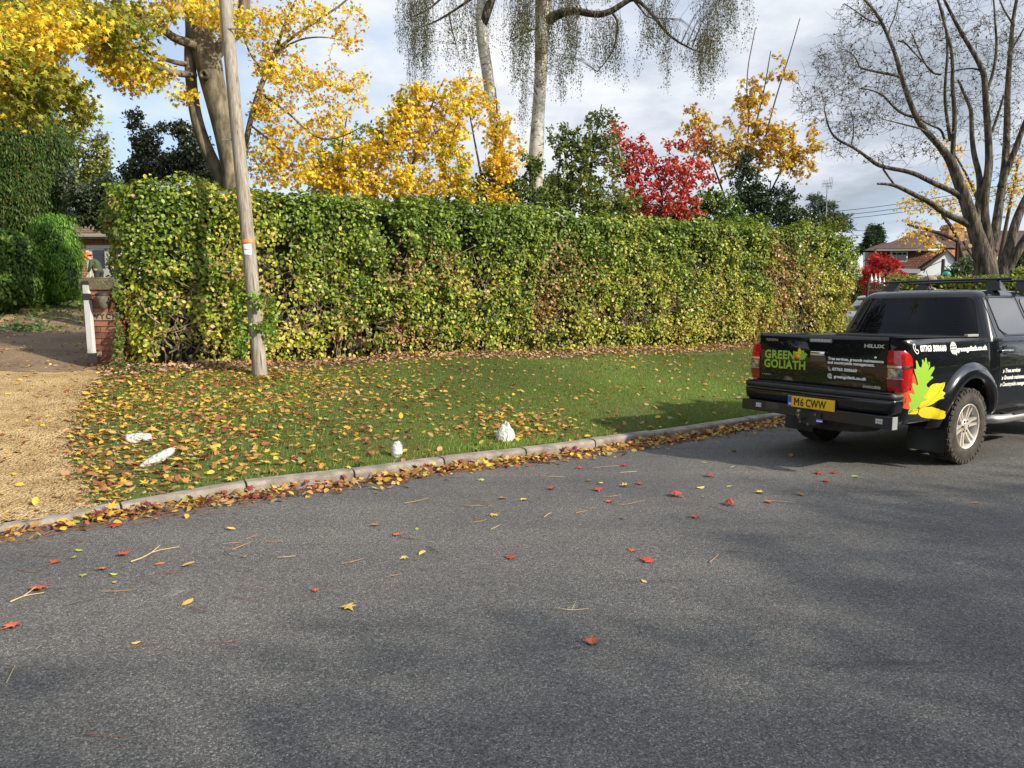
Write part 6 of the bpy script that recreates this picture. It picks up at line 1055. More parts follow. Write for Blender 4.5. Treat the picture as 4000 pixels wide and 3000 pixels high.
# ---- unseen planting added to shade the foreground and darken the truck's reflections
D = 0
def shade_tree(label, x, y, h, r, nl, seedv, z0=1.6):
    t_ = thing('roadside_tree', label, 'tree', (x, y, 0), 0, 'trees behind the viewer'); q = rdir(nl) * (RNG.uniform(0, 1, nl) ** .4)[:, None]; P = np.array([x, y, z0 + (h - z0) / 2]) + q * np.array([r, r, (h - z0) / 2]); P += (q * vnoise(P, 1.1, seedv)[:, None] * .6); P = P[P[:, 2] > .2]
    v, f = tube([(x, y, -.1), (x + .05, y, h * .4), (x, y + .1, h * .8)], [.16, .12, .04], 8); mk('trunk', v, f, BARK, t_); leaves('foliage', OVAL, P, rdir(len(P)), rdir(len(P)), np.full(len(P), .14), palette(len(P), [(.05, .09, .02), (.09, .13, .03)], [1, 1]), LEAF, t_)

shade_row = []
mbx = 0
def tall_hedge(label, p0, p1, h, wid, n, seedv):
    a = np.array(p0, float); b_ = np.array(p1, float); L_ = np.linalg.norm(b_ - a); dv = (b_ - a) / L_; nv = np.array([-dv[1], dv[0]]); c = (a + b_) / 2
    t_ = thing('shade_hedge', label, 'hedge', (c[0], c[1], 0)); s_ = RNG.uniform(0, L_, n); hh = h + .35 * np.sin(s_ * 1.1 + seedv) + .25 * np.sin(s_ * 2.9); z = .1 + (RNG.uniform(0, 1, n) ** .95) * hh; w_ = RNG.uniform(-1, 1, n) * wid / 2
    P = np.stack([a[0] + dv[0] * s_ + nv[0] * w_, a[1] + dv[1] * s_ + nv[1] * w_, z], 1); leaves('foliage', OVAL, P, rdir(n), rdir(n), RNG.uniform(.12, .2, n), palette(n, [(.05, .09, .02), (.08, .12, .03)], [1, 1]), LEAF, t_)
    mb = MB()
    for k in range(int(L_ / 1.2)): q = a + dv * (k + .5) * 1.2; mb.tube([(q[0], q[1], -.1), (q[0], q[1], h * .7)], .04, 5)
    mb.obj('stems', BARK, t_)
tall_hedge('unseen hedge added behind the viewer to shade the near road', (-1.6, -9.8), (31.0, 11.1), 6.3, 2.2, 105000, 1)  # added shade caster, sized for the road shade and dark bodywork reflections
conifer_mass('reflected_conifer', 'unseen tall conifers added left of the view to darken the truck reflections', 'tree', -700, 700, 10.5, [(-1000, 0, 11.5, 300, 900, 2.2), (-1450, 100, 10.0, 330, 900, 2.0), (-640, 0, 14.5, 180, 800, 1.6), (-2600, 0, 6.5, 500, 1500, 2.0)], [(.02, .035, .010), (.035, .06, .014)], [1, 1], .22, 120, .9)  # added out of view so that the truck's rear reflects something dark
# ================================================================ PICKUP TRUCK
TRK = thing('pickup_truck', 'black double cab pickup truck with green lettering and leaf graphics parked at the kerb', 'pickup truck', (4.124, 7.665, 0), .559)
TRK['label'] = 'black double cab pickup truck with leaf graphics parked by the kerb'
def paint(name, col, rough, coat, metal=0.0, dirt=None):
    m, t, b = _new(name); b.inputs['Base Color'].default_value = (*col, 1); b.inputs['Roughness'].default_value = rough; b.inputs['Coat Weight'].default_value = coat; b.inputs['Coat Roughness'].default_value = .02; b.inputs['Metallic'].default_value = metal; b.inputs['Specular IOR Level'].default_value = .12
    n = t.nodes; l = t.links; tcn = n.new('ShaderNodeTexCoord'); ns = n.new('ShaderNodeTexNoise'); ns.inputs['Scale'].default_value = 2.2; ns.inputs['Detail'].default_value = 7; l.new(tcn.outputs['Object'], ns.inputs[0])
    s = n.new('ShaderNodeSeparateXYZ'); l.new(tcn.outputs['Object'], s.inputs[0]); mr = n.new('ShaderNodeMapRange'); mr.inputs[1].default_value = .85; mr.inputs[2].default_value = .35; mr.inputs[3].default_value = .0; mr.inputs[4].default_value = .40; l.new(s.outputs[2], mr.inputs[0])
    mu = n.new('ShaderNodeMath'); mu.operation = 'MULTIPLY'; l.new(ns.outputs['Fac'], mu.inputs[0]); l.new(mr.outputs[0], mu.inputs[1])
    mx = n.new('ShaderNodeMix'); mx.data_type = 'RGBA'; l.new(mu.outputs[0], mx.inputs[0]); mx.inputs[6].default_value = (*col, 1); mx.inputs[7].default_value = (.045, .042, .038, 1); l.new(mx.outputs[2], b.inputs['Base Color'])
    r = n.new('ShaderNodeMapRange'); r.inputs[3].default_value = rough; r.inputs[4].default_value = rough + .5; l.new(mu.outputs[0], r.inputs[0]); l.new(r.outputs[0], b.inputs['Roughness'])
    b2 = n.new('ShaderNodeTexNoise'); b2.inputs['Scale'].default_value = 1.3; b2.inputs['Detail'].default_value = 1; l.new(tcn.outputs['Object'], b2.inputs[0]); bp = n.new('ShaderNodeBump'); bp.inputs['Strength'].default_value = .12; bp.inputs['Distance'].default_value = .03; l.new(b2.outputs['Fac'], bp.inputs['Height']); l.new(bp.outputs[0], b.inputs['Coat Normal'])
    return m
BODY = paint('black_car_paint', (.004, .005, .008), .18, 1.0); PLAS = simple('black_plastic', (.016, .017, .02), .55, noise=(25, (.03, .03, .033), .4, .7), bump=(160, .25, .002)); RUB = simple('rubber', (.022, .021, .020), .85, noise=(9, (.075, .065, .052), .42, .72)); GL = simple('tinted_glass', (.003, .0035, .004), .02, spec=.32)
GLS = simple('side_glass', (.006, .007, .008), .02, spec=1.0, coat=1.0)
CHR = simple('chrome', (.75, .75, .76), .12, 1.0); ALU = simple('alloy', (.66, .63, .58), .38, .45, noise=(10, (.50, .46, .39), .45, .75)); STEP = simple('step_metal', (.50, .50, .50), .35, .8); DRK = simple('underbody', (.008, .008, .009), .9); BEDM = simple('bed_liner', (.012, .012, .013), .7)
REDL = simple('red_lens', (.42, .008, .010), .10, coat=1.0, noise=(26, (.75, .03, .03), .52, .66)); CLR = simple('clear_lens', (.50, .51, .53), .10, .6, coat=1.0, noise=(28, (.15, .15, .16), .4, .6)); WHT = simple('vinyl_white', (.80, .82, .84), .35); GRN = simple('vinyl_green', (.27, .50, .045), .32, coat=.4); YLW = simple('vinyl_yellow', (.80, .62, .015), .30, coat=.5); REDV = simple('vinyl_red', (.72, .10, .035), .30, coat=.5); SIL = simple('badge_silver', (.62, .63, .65), .25, .8); PLY = simple('plate_yellow', (.80, .50, .01), .4, noise=(60, (.62, .36, .01), .5, .75)); BLU = simple('plate_blue', (.02, .12, .50), .4); BLK = simple('ink_black', (.01, .01, .01), .5)
def TO(mb, name, mat, parent=TRK, smooth=False): return mk(name, mb.v, mb.f, mat, parent, smooth, local=True)
XR, XS = -1.18, .405      # rear of the bed side, seam to the cab
AX, AZ, AR = .03, .40, .485
def side_w(x, z):
    w = .872 - .035 * max(0, (z - .98) / .3) ** 2 - .05 * max(0, (.80 - z) / .3) ** 2
    if z > 1.255: w -= .020 * (1 - math.sqrt(max(0, 1 - ((z - 1.255) / .045) ** 2)))
    c = max(0, (XR + .13 - x) / .13); c = min(c, 1)
    return w - .13 * (1 - math.sqrt(1 - c * c)) * .95
def side_top(x): return 1.302 - (x - XR) / (XS - XR) * .03
# polar panel round the arch
def bed_side(sg):
    mb = MB(); th = np.array(sorted(list(np.linspace(-.12, math.pi + .30, 49)) + [math.atan2(1.29 - AZ, XS - AX - .0005), math.atan2(1.29 - AZ, XS - AX + .0005), math.atan2(1.29 - AZ, XR - AX - .0005), math.atan2(1.29 - AZ, XR - AX + .0005)])); V = []; NR = 12
    for t in th:
        cx_, cz_ = math.cos(t), math.sin(t); # ray to rectangle
        r = 99
        if cx_ > 1e-6: r = min(r, (XS - AX) / cx_)
        if cx_ < -1e-6: r = min(r, (XR - AX) / cx_)
        if cz_ > 1e-6: r = min(r, (1.29 - AZ) / cz_)
        if cz_ < -1e-6: r = min(r, (.50 - .55 - .0) / cz_ if False else 9)
        x1, z1 = AX + r * cx_, AZ + r * cz_
        if z1 > 1.285: z1 = side_top(x1)
        for k in range(NR + 1):
            f = k / NR; x = AX + AR * cx_ + (x1 - AX - AR * cx_) * f; z = AZ + AR * cz_ + (z1 - AZ - AR * cz_) * f; z = max(z, .50 if x < 0 else .46)
            V.append((x, sg * side_w(x, z), z))
    Fc = [(i * (NR + 1) + k, i * (NR + 1) + k + 1, (i + 1) * (NR + 1) + k + 1, (i + 1) * (NR + 1) + k) for i in range(len(th) - 1) for k in range(NR)]
    if sg > 0: Fc = [q[::-1] for q in Fc]
    mb.add(V, Fc)
    # rear corner column and rear face beside the tailgate
    zs = np.linspace(.50, 1.302, 14)
    mb.grid(lambda f, z: (XR + .004, sg * (.712 + (side_w(XR, z) - .712) * f), z), [0, 1], zs, flip=sg > 0)
    # rail cap and inner wall
    xs = np.linspace(XR + .02, XS, 8)
    mb.grid(lambda x, f: (x, sg * (.712 + (side_w(max(x, XR + .004), side_top(x)) + .001 - .712) * f), side_top(x) + .003), list(np.linspace(XR + .005, XR + .13, 6)) + list(xs[1:]), [.0, .5, 1.0]); mb.grid(lambda x, z: (x, sg * .745, z), xs, [.85, 1.29], flip=sg > 0)
    return TO(mb, 'bed_side', BODY, smooth=True)
for sg in (-1, 1):
    bs = bed_side(sg)
    mb = MB(); xs = np.linspace(XR + .03, XS - .01, 8); mb.grid(lambda x, y: (x, sg * y, side_top(x) + .012 + (.0 if y > .75 else .0)), xs, [.735, .75, .835, .845]); mb.grid(lambda x, z: (x, sg * .735, z), xs, [1.20, side_top(0) + .012], flip=sg > 0); TO(mb, 'rail_cap', PLAS)
# black bed interior
mb = MB(); mb.box((XR + .02, -.745, .80), (XS, .745, .85)); mb.box((XS - .03, -.745, .85), (XS, .745, 1.20)); TO(mb, 'bed_floor', BEDM)
mb = MB(); mb.box((XS - .24, -.74, 1.205), (XS - .02, .74, 1.285), .02); mb.box((XR + .06, -.742, 1.245), (XS - .24, -.70, 1.285), .006); mb.box((XR + .06, .70, 1.245), (XS - .24, .742, 1.285), .006); TO(mb, 'roller_cover_rails', PLAS)
mb = MB(); mb.box((.0, -.83, 1.292), (.22, -.79, 1.318), .006); TO(mb, 'rail_clamp', simple('grey_clamp', (.30, .29, .26), .6))
# flares
def flare(sg, ax, az, parent=TRK, big=True):
    mb = MB(); th = np.linspace(-.18, math.pi + .30, 41); prof = [(.0, -.03), (.0, .045), (.02, .058), (.06, .060), (.11, .045), (.15, .012), (.165, -.01)]
    V = []
    for t in th:
        for dr, dy in prof:
            r = AR - .005 + dr * (1.0 if -.1 < t < math.pi else .9); x = ax + r * math.cos(t); z = az + r * math.sin(t); V.append((x, sg * (side_w(max(min(x, XS), XR + .13) if big else 0, z) + dy), max(z, .40)))
    n = len(prof); Fc = [(i * n + k, i * n + k + 1, (i + 1) * n + k + 1, (i + 1) * n + k) for i in range(len(th) - 1) for k in range(n - 1)]
    if sg > 0: Fc = [q[::-1] for q in Fc]
    mb.add(V, Fc); TO(mb, 'wheel_arch_flare', BODY, parent, True)
    mb = MB(); V = []
    for t in th:
        for y in (.86, .45): V.append((ax + AR * math.cos(t), sg * y, max(az + AR * math.sin(t), .40)))
    mb.add(V, [(2 * i, 2 * i + 1, 2 * i + 3, 2 * i + 2) for i in range(len(th) - 1)]); mb.add([(ax + AR * math.cos(t), sg * .46, max(az + AR * math.sin(t), .40)) for t in th], [tuple(range(len(th)))]); TO(mb, 'wheel_well', DRK, parent)
for sg in (-1, 1): flare(sg, AX, AZ)
# tailgate
def tg_x(y, z): return XR - .012 - .012 * math.sin(max(0, min(1, (z - .80) / .50)) * math.pi) * (1 - (y / .8) ** 2) + (.03 * max(0, (z - 1.27) / .045) ** 2)
mb = MB(); ys = np.linspace(-.708, .708, 25); zs = list(np.linspace(.805, 1.27, 12)) + [1.285, 1.298, 1.308]
mb.grid(lambda y, z: (tg_x(y, z), y, z), ys, zs, flip=True); mb.grid(lambda y, x: (x, y, 1.308 + (.004 if x > XR else 0)), ys, [tg_x(0, 1.308), XR + .01, XR + .05]); mb.grid(lambda y, z: (XR + .05, y, z), [-.708, .708], [.85, 1.31]); mb.grid(lambda x, z: (x, -.708, z), [tg_x(.7, 1), XR + .05], [.805, 1.308]); mb.grid(lambda x, z: (x, .708, z), [tg_x(.7, 1), XR + .05], [.805, 1.308]); TG = TO(mb, 'tailgate', BODY, smooth=True)
mb = MB(); mb.box((XR - .006, -.90 + .20, .60), (XR + .02, .70, .80)); TO(mb, 'rear_valance', DRK)
def on_tg(V, lift=.004): return [(tg_x(y, z) - lift, y, z) for y, z in V]
# handle, brake light, lock
mb = MB(); mb.grid(lambda a, b_: (tg_x(0, 1.07) - .004, a, b_), np.linspace(-.085, .085, 5), np.linspace(1.045, 1.10, 3), flip=True); TO(mb, 'handle_recess', simple('recess', (.02, .03, .05), .25, coat=1), TG)
mb = MB(); mb.box((tg_x(0, 1.12) - .030, -.085, 1.098), (tg_x(0, 1.12) - .004, .077, 1.146), .010); TO(mb, 'tailgate_handle', CHR, TG, True)
mb = MB(); mb.box((tg_x(0, 1.25) - .010, -.142, 1.236), (tg_x(0, 1.25) - .002, .106, 1.272), .006); hl_ = TO(mb, 'high_brake_light', simple('grey_lens', (.24, .25, .27), .2, coat=1), TG)
mb = MB(); [mb.box((tg_x(0, 1.25) - .0125, -.125 + k * .037, 1.243), (tg_x(0, 1.25) - .0095, -.125 + k * .037 + .027, 1.265)) for k in range(6)]; TO(mb, 'light_segments', simple('grey_lens_light', (.42, .43, .46), .3), hl_)
mb = MB(); mb.lathe([(.0, .0), (.012, .002), (.014, -.004)], 12, Matrix.Translation((tg_x(-.59, 1.11) - .004, -.592, 1.112)) @ Matrix.Rotation(math.radians(-90), 4, 'Y')); TO(mb, 'lock', CHR, TG, True)
# lettering on the tailgate: y runs to the left, so x of the text maps to -y
def put_tg(name, s, yL, yR, zb_, size, mat, bold=.0, shear=0, xs=None, lift=.004, space=1.0):
    V, Fc = text_verts(s, size, bold, shear, space=space); w = max(v[0] for v in V) - min(v[0] for v in V); x0 = min(v[0] for v in V); k = (yL - yR) / w if xs is None else xs
    return mk(name, on_tg([(yL - (a - x0) * k, zb_ + b_) for a, b_ in V], lift), [f for f in Fc], mat, TG, local=True)
SZ = 1 / .73          # cap height to font size
put_tg('maker_badge', 'TOYOTA', .641, .484, 1.238 - .008, .026 * SZ, SIL, .001)
put_tg('model_badge', 'HILUX', -.478, -.674, 1.207, .033 * SZ, SIL, .002)
put_tg('trim_badge', 'invincible', -.480, -.658, .822, .030 * SZ, SIL, .0012, .35)
put_tg('small_badge', 'D-4D/EURO', .675, .565, .862, .012 * SZ, SIL, .0003)
def heavy(name, s, yL, yR, zb_, h): put_tg(name, s, yL, yR, zb_, h * SZ, GRN, h * .052, space=1.07)
heavy('lettering', 'GREEN', .647, .272, 1.047, .088); heavy('lettering', 'GOLIATH', .652, .141, .947, .088)
put_tg('lettering', 'Tree services, grounds maintenance', -.112, -.675, 1.069, .027 * SZ, WHT, .0016)
put_tg('lettering', 'and countryside management.', -.110, -.590, 1.031, .027 * SZ, WHT, .0016)
put_tg('lettering', '07763 500660', -.161, -.420, .964, .029 * SZ, WHT, .0018)
put_tg('lettering', 'greengoliath.co.uk', -.179, -.516, .892, .029 * SZ, WHT, .0018)
def icon_phone(mapf, cx_, cz_, s, name, parent):
    P = [(-.42, .48), (-.18, .52), (-.02, .24), (-.16, .08), (.10, -.20), (.28, -.10), (.50, -.26), (.46, -.48), (.20, -.56), (-.14, -.38), (-.40, -.02), (-.50, .28), (-.42, .48)]; mb = MB(); pts = _chaikin(np.array(P), 1)
    for a, b_ in zip(pts[:-1], pts[1:]):
        d = b_ - a; l = math.hypot(*d) + 1e-9; n_ = np.array([-d[1], d[0]]) / l * .05; q = [a + n_, b_ + n_, b_ - n_, a - n_]; mb.add([mapf(cx_, cz_, p[0] * s, p[1] * s) for p in q], [(0, 1, 2, 3)])
    return mk(name, mb.v, mb.f, WHT, parent, local=True)
def icon_globe(mapf, cx_, cz_, s, name, parent):
    mb = MB()
    def ln(pts, w=.035):
        for a, b_ in zip(pts[:-1], pts[1:]):
            a, b_ = np.array(a), np.array(b_); d = b_ - a; l = math.hypot(*d) + 1e-9; n_ = np.array([-d[1], d[0]]) / l * w; mb.add([mapf(cx_, cz_, p[0] * s, p[1] * s) for p in (a + n_, b_ + n_, b_ - n_, a - n_)], [(0, 1, 2, 3)])
    T_ = np.linspace(0, 2 * math.pi, 21); ln([(.5 * math.cos(t), .5 * math.sin(t)) for t in T_], .045); ln([(.22 * math.cos(t), .5 * math.sin(t)) for t in T_]); ln([(0, -.5), (0, .5)]); ln([(-.5, 0), (.5, 0)]); ln([(-.43, .25), (.43, .25)]); ln([(-.43, -.25), (.43, -.25)])
    mb.add([mapf(cx_, cz_, p[0] * s, p[1] * s) for p in [(.15, -.10), (.62, -.34), (.40, -.42), (.52, -.62), (.42, -.68), (.30, -.48), (.15, -.62)]], [tuple(range(7))]); return mk(name, mb.v, mb.f, WHT, parent, local=True)
mt = lambda cx_, cz_, dx, dz: (tg_x(cx_, cz_) - .0045, cx_ - dx, cz_ + dz)
icon_phone(mt, -.132, .978, .036, 'phone_icon', TG); icon_globe(mt, -.136, .908, .046, 'globe_icon', TG)
def poly_on(name, P, mapf, mat, parent, sub=0):
    bm = bmesh.new(); vs = [bm.verts.new((p[0], p[1], 0)) for p in P]; f = bm.faces.new(vs); bmesh.ops.triangulate(bm, faces=[f])
    for _ in range(sub): bmesh.ops.subdivide_edges(bm, edges=list(bm.edges), cuts=1, use_grid_fill=False)
    if sub: bmesh.ops.triangulate(bm, faces=list(bm.faces))
    bm.verts.index_update(); V = [mapf(v.co.x, v.co.y) for v in bm.verts]; Fc = [tuple(v.index for v in q.verts) for q in bm.faces]; bm.free(); return mk(name, V, Fc, mat, parent, smooth=sub > 0, local=True)
def beech_leaf(cx_, cz_, l, w, ang, n=9, ser=.05):
    o = []
    for sgn in (1, -1):
        rng = range(n + 1) if sgn == 1 else range(n, -1, -1)
        for k in rng:
            t = k / n; ww = w * .5 * math.sin(math.pi * t ** .8) ** .8 * (1 + (ser if k % 2 else -ser)); p = (t * l, sgn * ww)
            if k in (0, n) and sgn == -1: continue
            o.append((cx_ + p[0] * math.cos(ang) - p[1] * math.sin(ang), cz_ + p[0] * math.sin(ang) + p[1] * math.cos(ang)))
    return o
mg = lambda a, b_: (tg_x(a, b_) - .0045, a, b_)
# small leaf emblem beside GREEN (y decreasing is right)
R_ = lambda P: [(.20 - (x - 0), 1.05 + z) for x, z in P]
for (l, w, an, m_) in [(.10, .055, math.radians(100), YLW), (.085, .045, math.radians(140), YLW), (.085, .045, math.radians(62), YLW), (.075, .06, math.radians(168), REDV)]:
    poly_on('leaf_emblem', [(.205 - x, 1.075 + z) for x, z in beech_leaf(0, 0, l, w, an)], mg, m_, TG)
ok = [(0, 0), (.012, .03), (.0, .045), (.02, .05), (.018, .075), (.032, .062), (.045, .085), (.05, .062), (.07, .065), (.062, .045), (.095, .042), (.07, .028), (.09, .012), (.062, .012), (.07, -.008), (.045, -.002), (.035, -.02), (.025, -.005), (-.01, -.03)]
poly_on('leaf_emblem', [(.212 - x, 1.06 + z) for x, z in ok], lambda a, b_: (tg_x(a, b_) - .006, a, b_), GRN, TG)
# tail lights: wrap round the corner
def tail_light(sg):
    root = None
    def lens(name, z0, z1, mat, par, out=.0, s0=0.0, s1=1.0):
        mb = MB(); S = np.linspace(s0, s1, 13); Z = np.linspace(z0, z1, max(3, int((z1 - z0) / .02)))
        def f(s, z):
            bul = .016 * math.sin(math.pi * min(1, max(0, (z - .815) / .375))) ** .5 + out; L1 = .072; r = .075; ye = side_w(-1.0, z) - .012; tot = L1 + r * 1.57 + .045; q = s * tot
            tp_ = max(0, (z - 1.10) / .09); q = q * (1 - .35 * tp_ * tp_); y_in = ye - r - L1
            if q < L1: x, y, nx_, ny_ = XR - .004, y_in + q, -1, 0
            elif q < L1 + r * 1.57: a = (q - L1) / r; x, y, nx_, ny_ = XR - .004 + r * (1 - math.cos(a)), ye - r + r * math.sin(a), -math.cos(a), math.sin(a)
            else: x, y, nx_, ny_ = XR - .004 + r + (q - L1 - 1.57 * r), ye, 0, 1
            return (x + nx_ * bul, sg * (y + ny_ * bul), z)
        mb.grid(f, S, Z, flip=(sg > 0)); return TO(mb, name, mat, par, True)
    base = lens('tail_light', .815, 1.188, REDL, TRK); lens('chrome_strip', 1.030, 1.050, CHR, base, .006, .0, .97); lens('reversing_lens', .935, 1.022, CLR, base, .005, .04, .52); lens('lower_lens', .862, .925, simple('dark_red_lens', (.20, .01, .012), .2, coat=1) if 'dark_red_lens' not in MATS else MATS['dark_red_lens'], base, .005, .04, .5)
    lens('lens_frame', .926, .932, MATS['grey_lens_light'], base, .008, .0, .56)
for sg in (-1, 1): tail_light(sg)
# bumper: stepped plastic, wrapping forward
def strip(prof, name, mat, hw=.84, wrap=.28, xo=0, par=TRK, smooth=True):
    """prof: (x offset, z) list swept along a plan curve"""
    S = []; 
    for y in np.linspace(hw - .06, -(hw - .06), 17): S.append((0 + .035 * (y / hw) ** 2, y, -1, 0))
    left = []
    for k in range(6): a = k / 5 * math.pi / 2; left.append((.035 + .06 * (1 - math.cos(a)), hw - .06 + .06 * math.sin(a), -math.cos(a), math.sin(a)))
    left.append((.035 + .06 + wrap, hw + .004, 0, 1)); left = left[::-1]; right = [(x, -y, nx_, -ny_) for x, y, nx_, ny_ in left[::-1]]; S = left + S[1:-1] + right
    mb = MB(); n = len(prof); V = [(-1.335 + xo + x - nx_ * 0 + nx_ * -po, y - ny_ * po, z) for x, y, nx_, ny_ in S for po, z in prof]
    mb.add(V, [(i * n + k, i * n + k + 1, (i + 1) * n + k + 1, (i + 1) * n + k) for i in range(len(S) - 1) for k in range(n - 1)]); return TO(mb, name, mat, par, smooth)
BMP = strip([(.16, .800), (.02, .790), (.0, .782), (.0, .745), (.012, .738)], 'bumper_step', PLAS); strip([(.014, .738), (.004, .73), (.0, .70), (.012, .62), (.05, .585), (.15, .575)], 'rear_bumper', BODY)
mb = MB(); mb.grid(lambda y, x: (x, y, .796), np.linspace(-.80, .80, 9), [-1.30, -1.18]); TO(mb, 'step_pad', PLAS)
# plate
mb = MB(); mb.box((-1.352, -.30, .572), (-1.340, .226, .684), .004); NP = TO(mb, 'number_plate', PLY); mb = MB(); mb.box((-1.3545, .180, .574), (-1.3525, .224, .682)); TO(mb, 'blue_band', BLU, NP)
V, Fc = text_verts('6 CWW', .079 * SZ, .0018); w_ = max(v[0] for v in V); x0 = min(v[0] for v in V); V = [(.074 + (a - x0) / (w_ - x0) * .286, b_) for a, b_ in V]; nb = len(V)
MG = [(0, 0), (.013, 0), (.013, .055), (.030, .020), (.047, .055), (.047, 0), (.060, 0), (.060, .079), (.047, .079), (.030, .044), (.013, .079), (0, .079)]
V += MG; Fc = list(Fc) + [tuple(nb + i for i in q) for q in ((0, 1, 2, 10, 11), (2, 3, 9, 10), (3, 4, 8, 9), (4, 5, 6, 7, 8))]; mk('registration', [(-1.3548, .150 - a, .590 + b_) for a, b_ in V], Fc, BLK, NP, local=True)
V, Fc = text_verts('GB', .022 * SZ, .001); mk('country_letters', [(-1.3562, .215 - a, .592 + b_) for a, b_ in V], Fc, WHT, NP, local=True)
# protective beam with work lights
mb = MB(); mb.box((-1.335, -.86, .475), (-1.255, .82, .590), .006); BM = TO(mb, 'rear_beam', simple('beam_black', (.012, .013, .016), .4, coat=.3)); mb = MB(); mb.box((-1.336, -.866, .474), (-1.254, -.8605, .591), .001); TO(mb, 'beam_end', simple('bare_aluminium', (.50, .52, .55), .4, .6), BM)
for y in (.595, -.742): mb = MB(); mb.box((-1.343, y - .036, .515), (-1.335, y + .036, .565), .004); wl = TO(mb, 'work_light', simple('led_grey', (.25, .26, .28), .3) if 'led_grey' not in MATS else MATS['led_grey'], BM); mb = MB(); [mb.lathe([(.0, .0), (.009, .0), (.011, -.004)], 10, Matrix.Translation((-1.3445, y + dy, .54 + dz)) @ Matrix.Rotation(math.radians(-90), 4, 'Y')) for dy in (-.022, 0, .022) for dz in (-.012, .012)]; TO(mb, 'led', simple('led_white', (.6, .62, .64), .3) if 'led_white' not in MATS else MATS['led_white'], wl)
# tow bracket
mb = MB(); mb.prism([(-.16, 0), (.14, 0), (.13, -.06), (.05, -.12), (-.08, -.14), (-.15, -.10)], -.006, .006, Matrix.Translation((-1.345, 0, .545)) @ Matrix(((0, 0, 1, 0), (1, 0, 0, 0), (0, 1, 0, 0), (0, 0, 0, 1)))); TW = TO(mb, 'tow_bracket', simple('oily_steel', (.05, .05, .052), .45, .6))
mb = MB(); mb.tube([(-1.35, 0.03, .47), (-1.42, .03, .46), (-1.44, .03, .49), (-1.44, .03, .53)], [.016, .016, .014, .012], 10); mb.lathe([(.0, -.025), (.018, -.018), (.025, 0), (.018, .018), (.0, .025)], 16, Matrix.Translation((-1.44, .03, .545))); TO(mb, 'tow_ball', simple('worn_steel', (.22, .20, .18), .35, .9), TW, True)
for y, z in ((.10, .50), (-.02, .415), (-.10, .52), (.07, .43)): mb = MB(); mb.lathe([(.0, .012), (.014, .010), (.015, .0)], 8, Matrix.Translation((-1.352, y, z)) @ Matrix.Rotation(math.radians(-90), 4, 'Y')); TO(mb, 'bolt', MATS['worn_steel'], TW)
mb = MB(); mb.box((-1.3545, -.182, .450), (-1.3525, -.112, .482)); sk_ = TO(mb, 'blue_sticker', simple('sticker_blue', (.08, .12, .62), .4), TW); mb = MB(); mb.box((-1.356, -.178, .456), (-1.3548, -.116, .468)); TO(mb, 'sticker_panel', WHT, sk_)
# underside: chassis, axle, silencer, spare wheel
mb = MB(); mb.box((-1.15, .38, .48), (3.3, .50, .62)); mb.box((-1.15, -.50, .48), (3.3, -.38, .62)); mb.box((-1.15, -.7, .55), (.40, .7, .80)); mb.box((.45, -.72, .42), (2.9, .72, .52)); mb.tube([(0.03, -.70, .385), (.03, .70, .385)], .055, 10); mb.lathe([(.0, .14), (.11, .09), (.14, 0), (.11, -.09), (0, -.14)], 14, Matrix.Translation((.03, 0, .385)) @ Matrix.Rotation(math.radians(90), 4, 'Y')); mb.tube([(-.9, .30, .45), (-.3, .30, .45)], .09, 10); TO(mb, 'chassis', DRK)
mb = MB(); mb.lathe([(.2, .09), (.35, .10), (.38, .05), (.38, -.05), (.35, -.10), (.2, -.09)], 30, Matrix.Translation((-.75, -.02, .44))); TO(mb, 'spare_wheel', RUB, smooth=True)
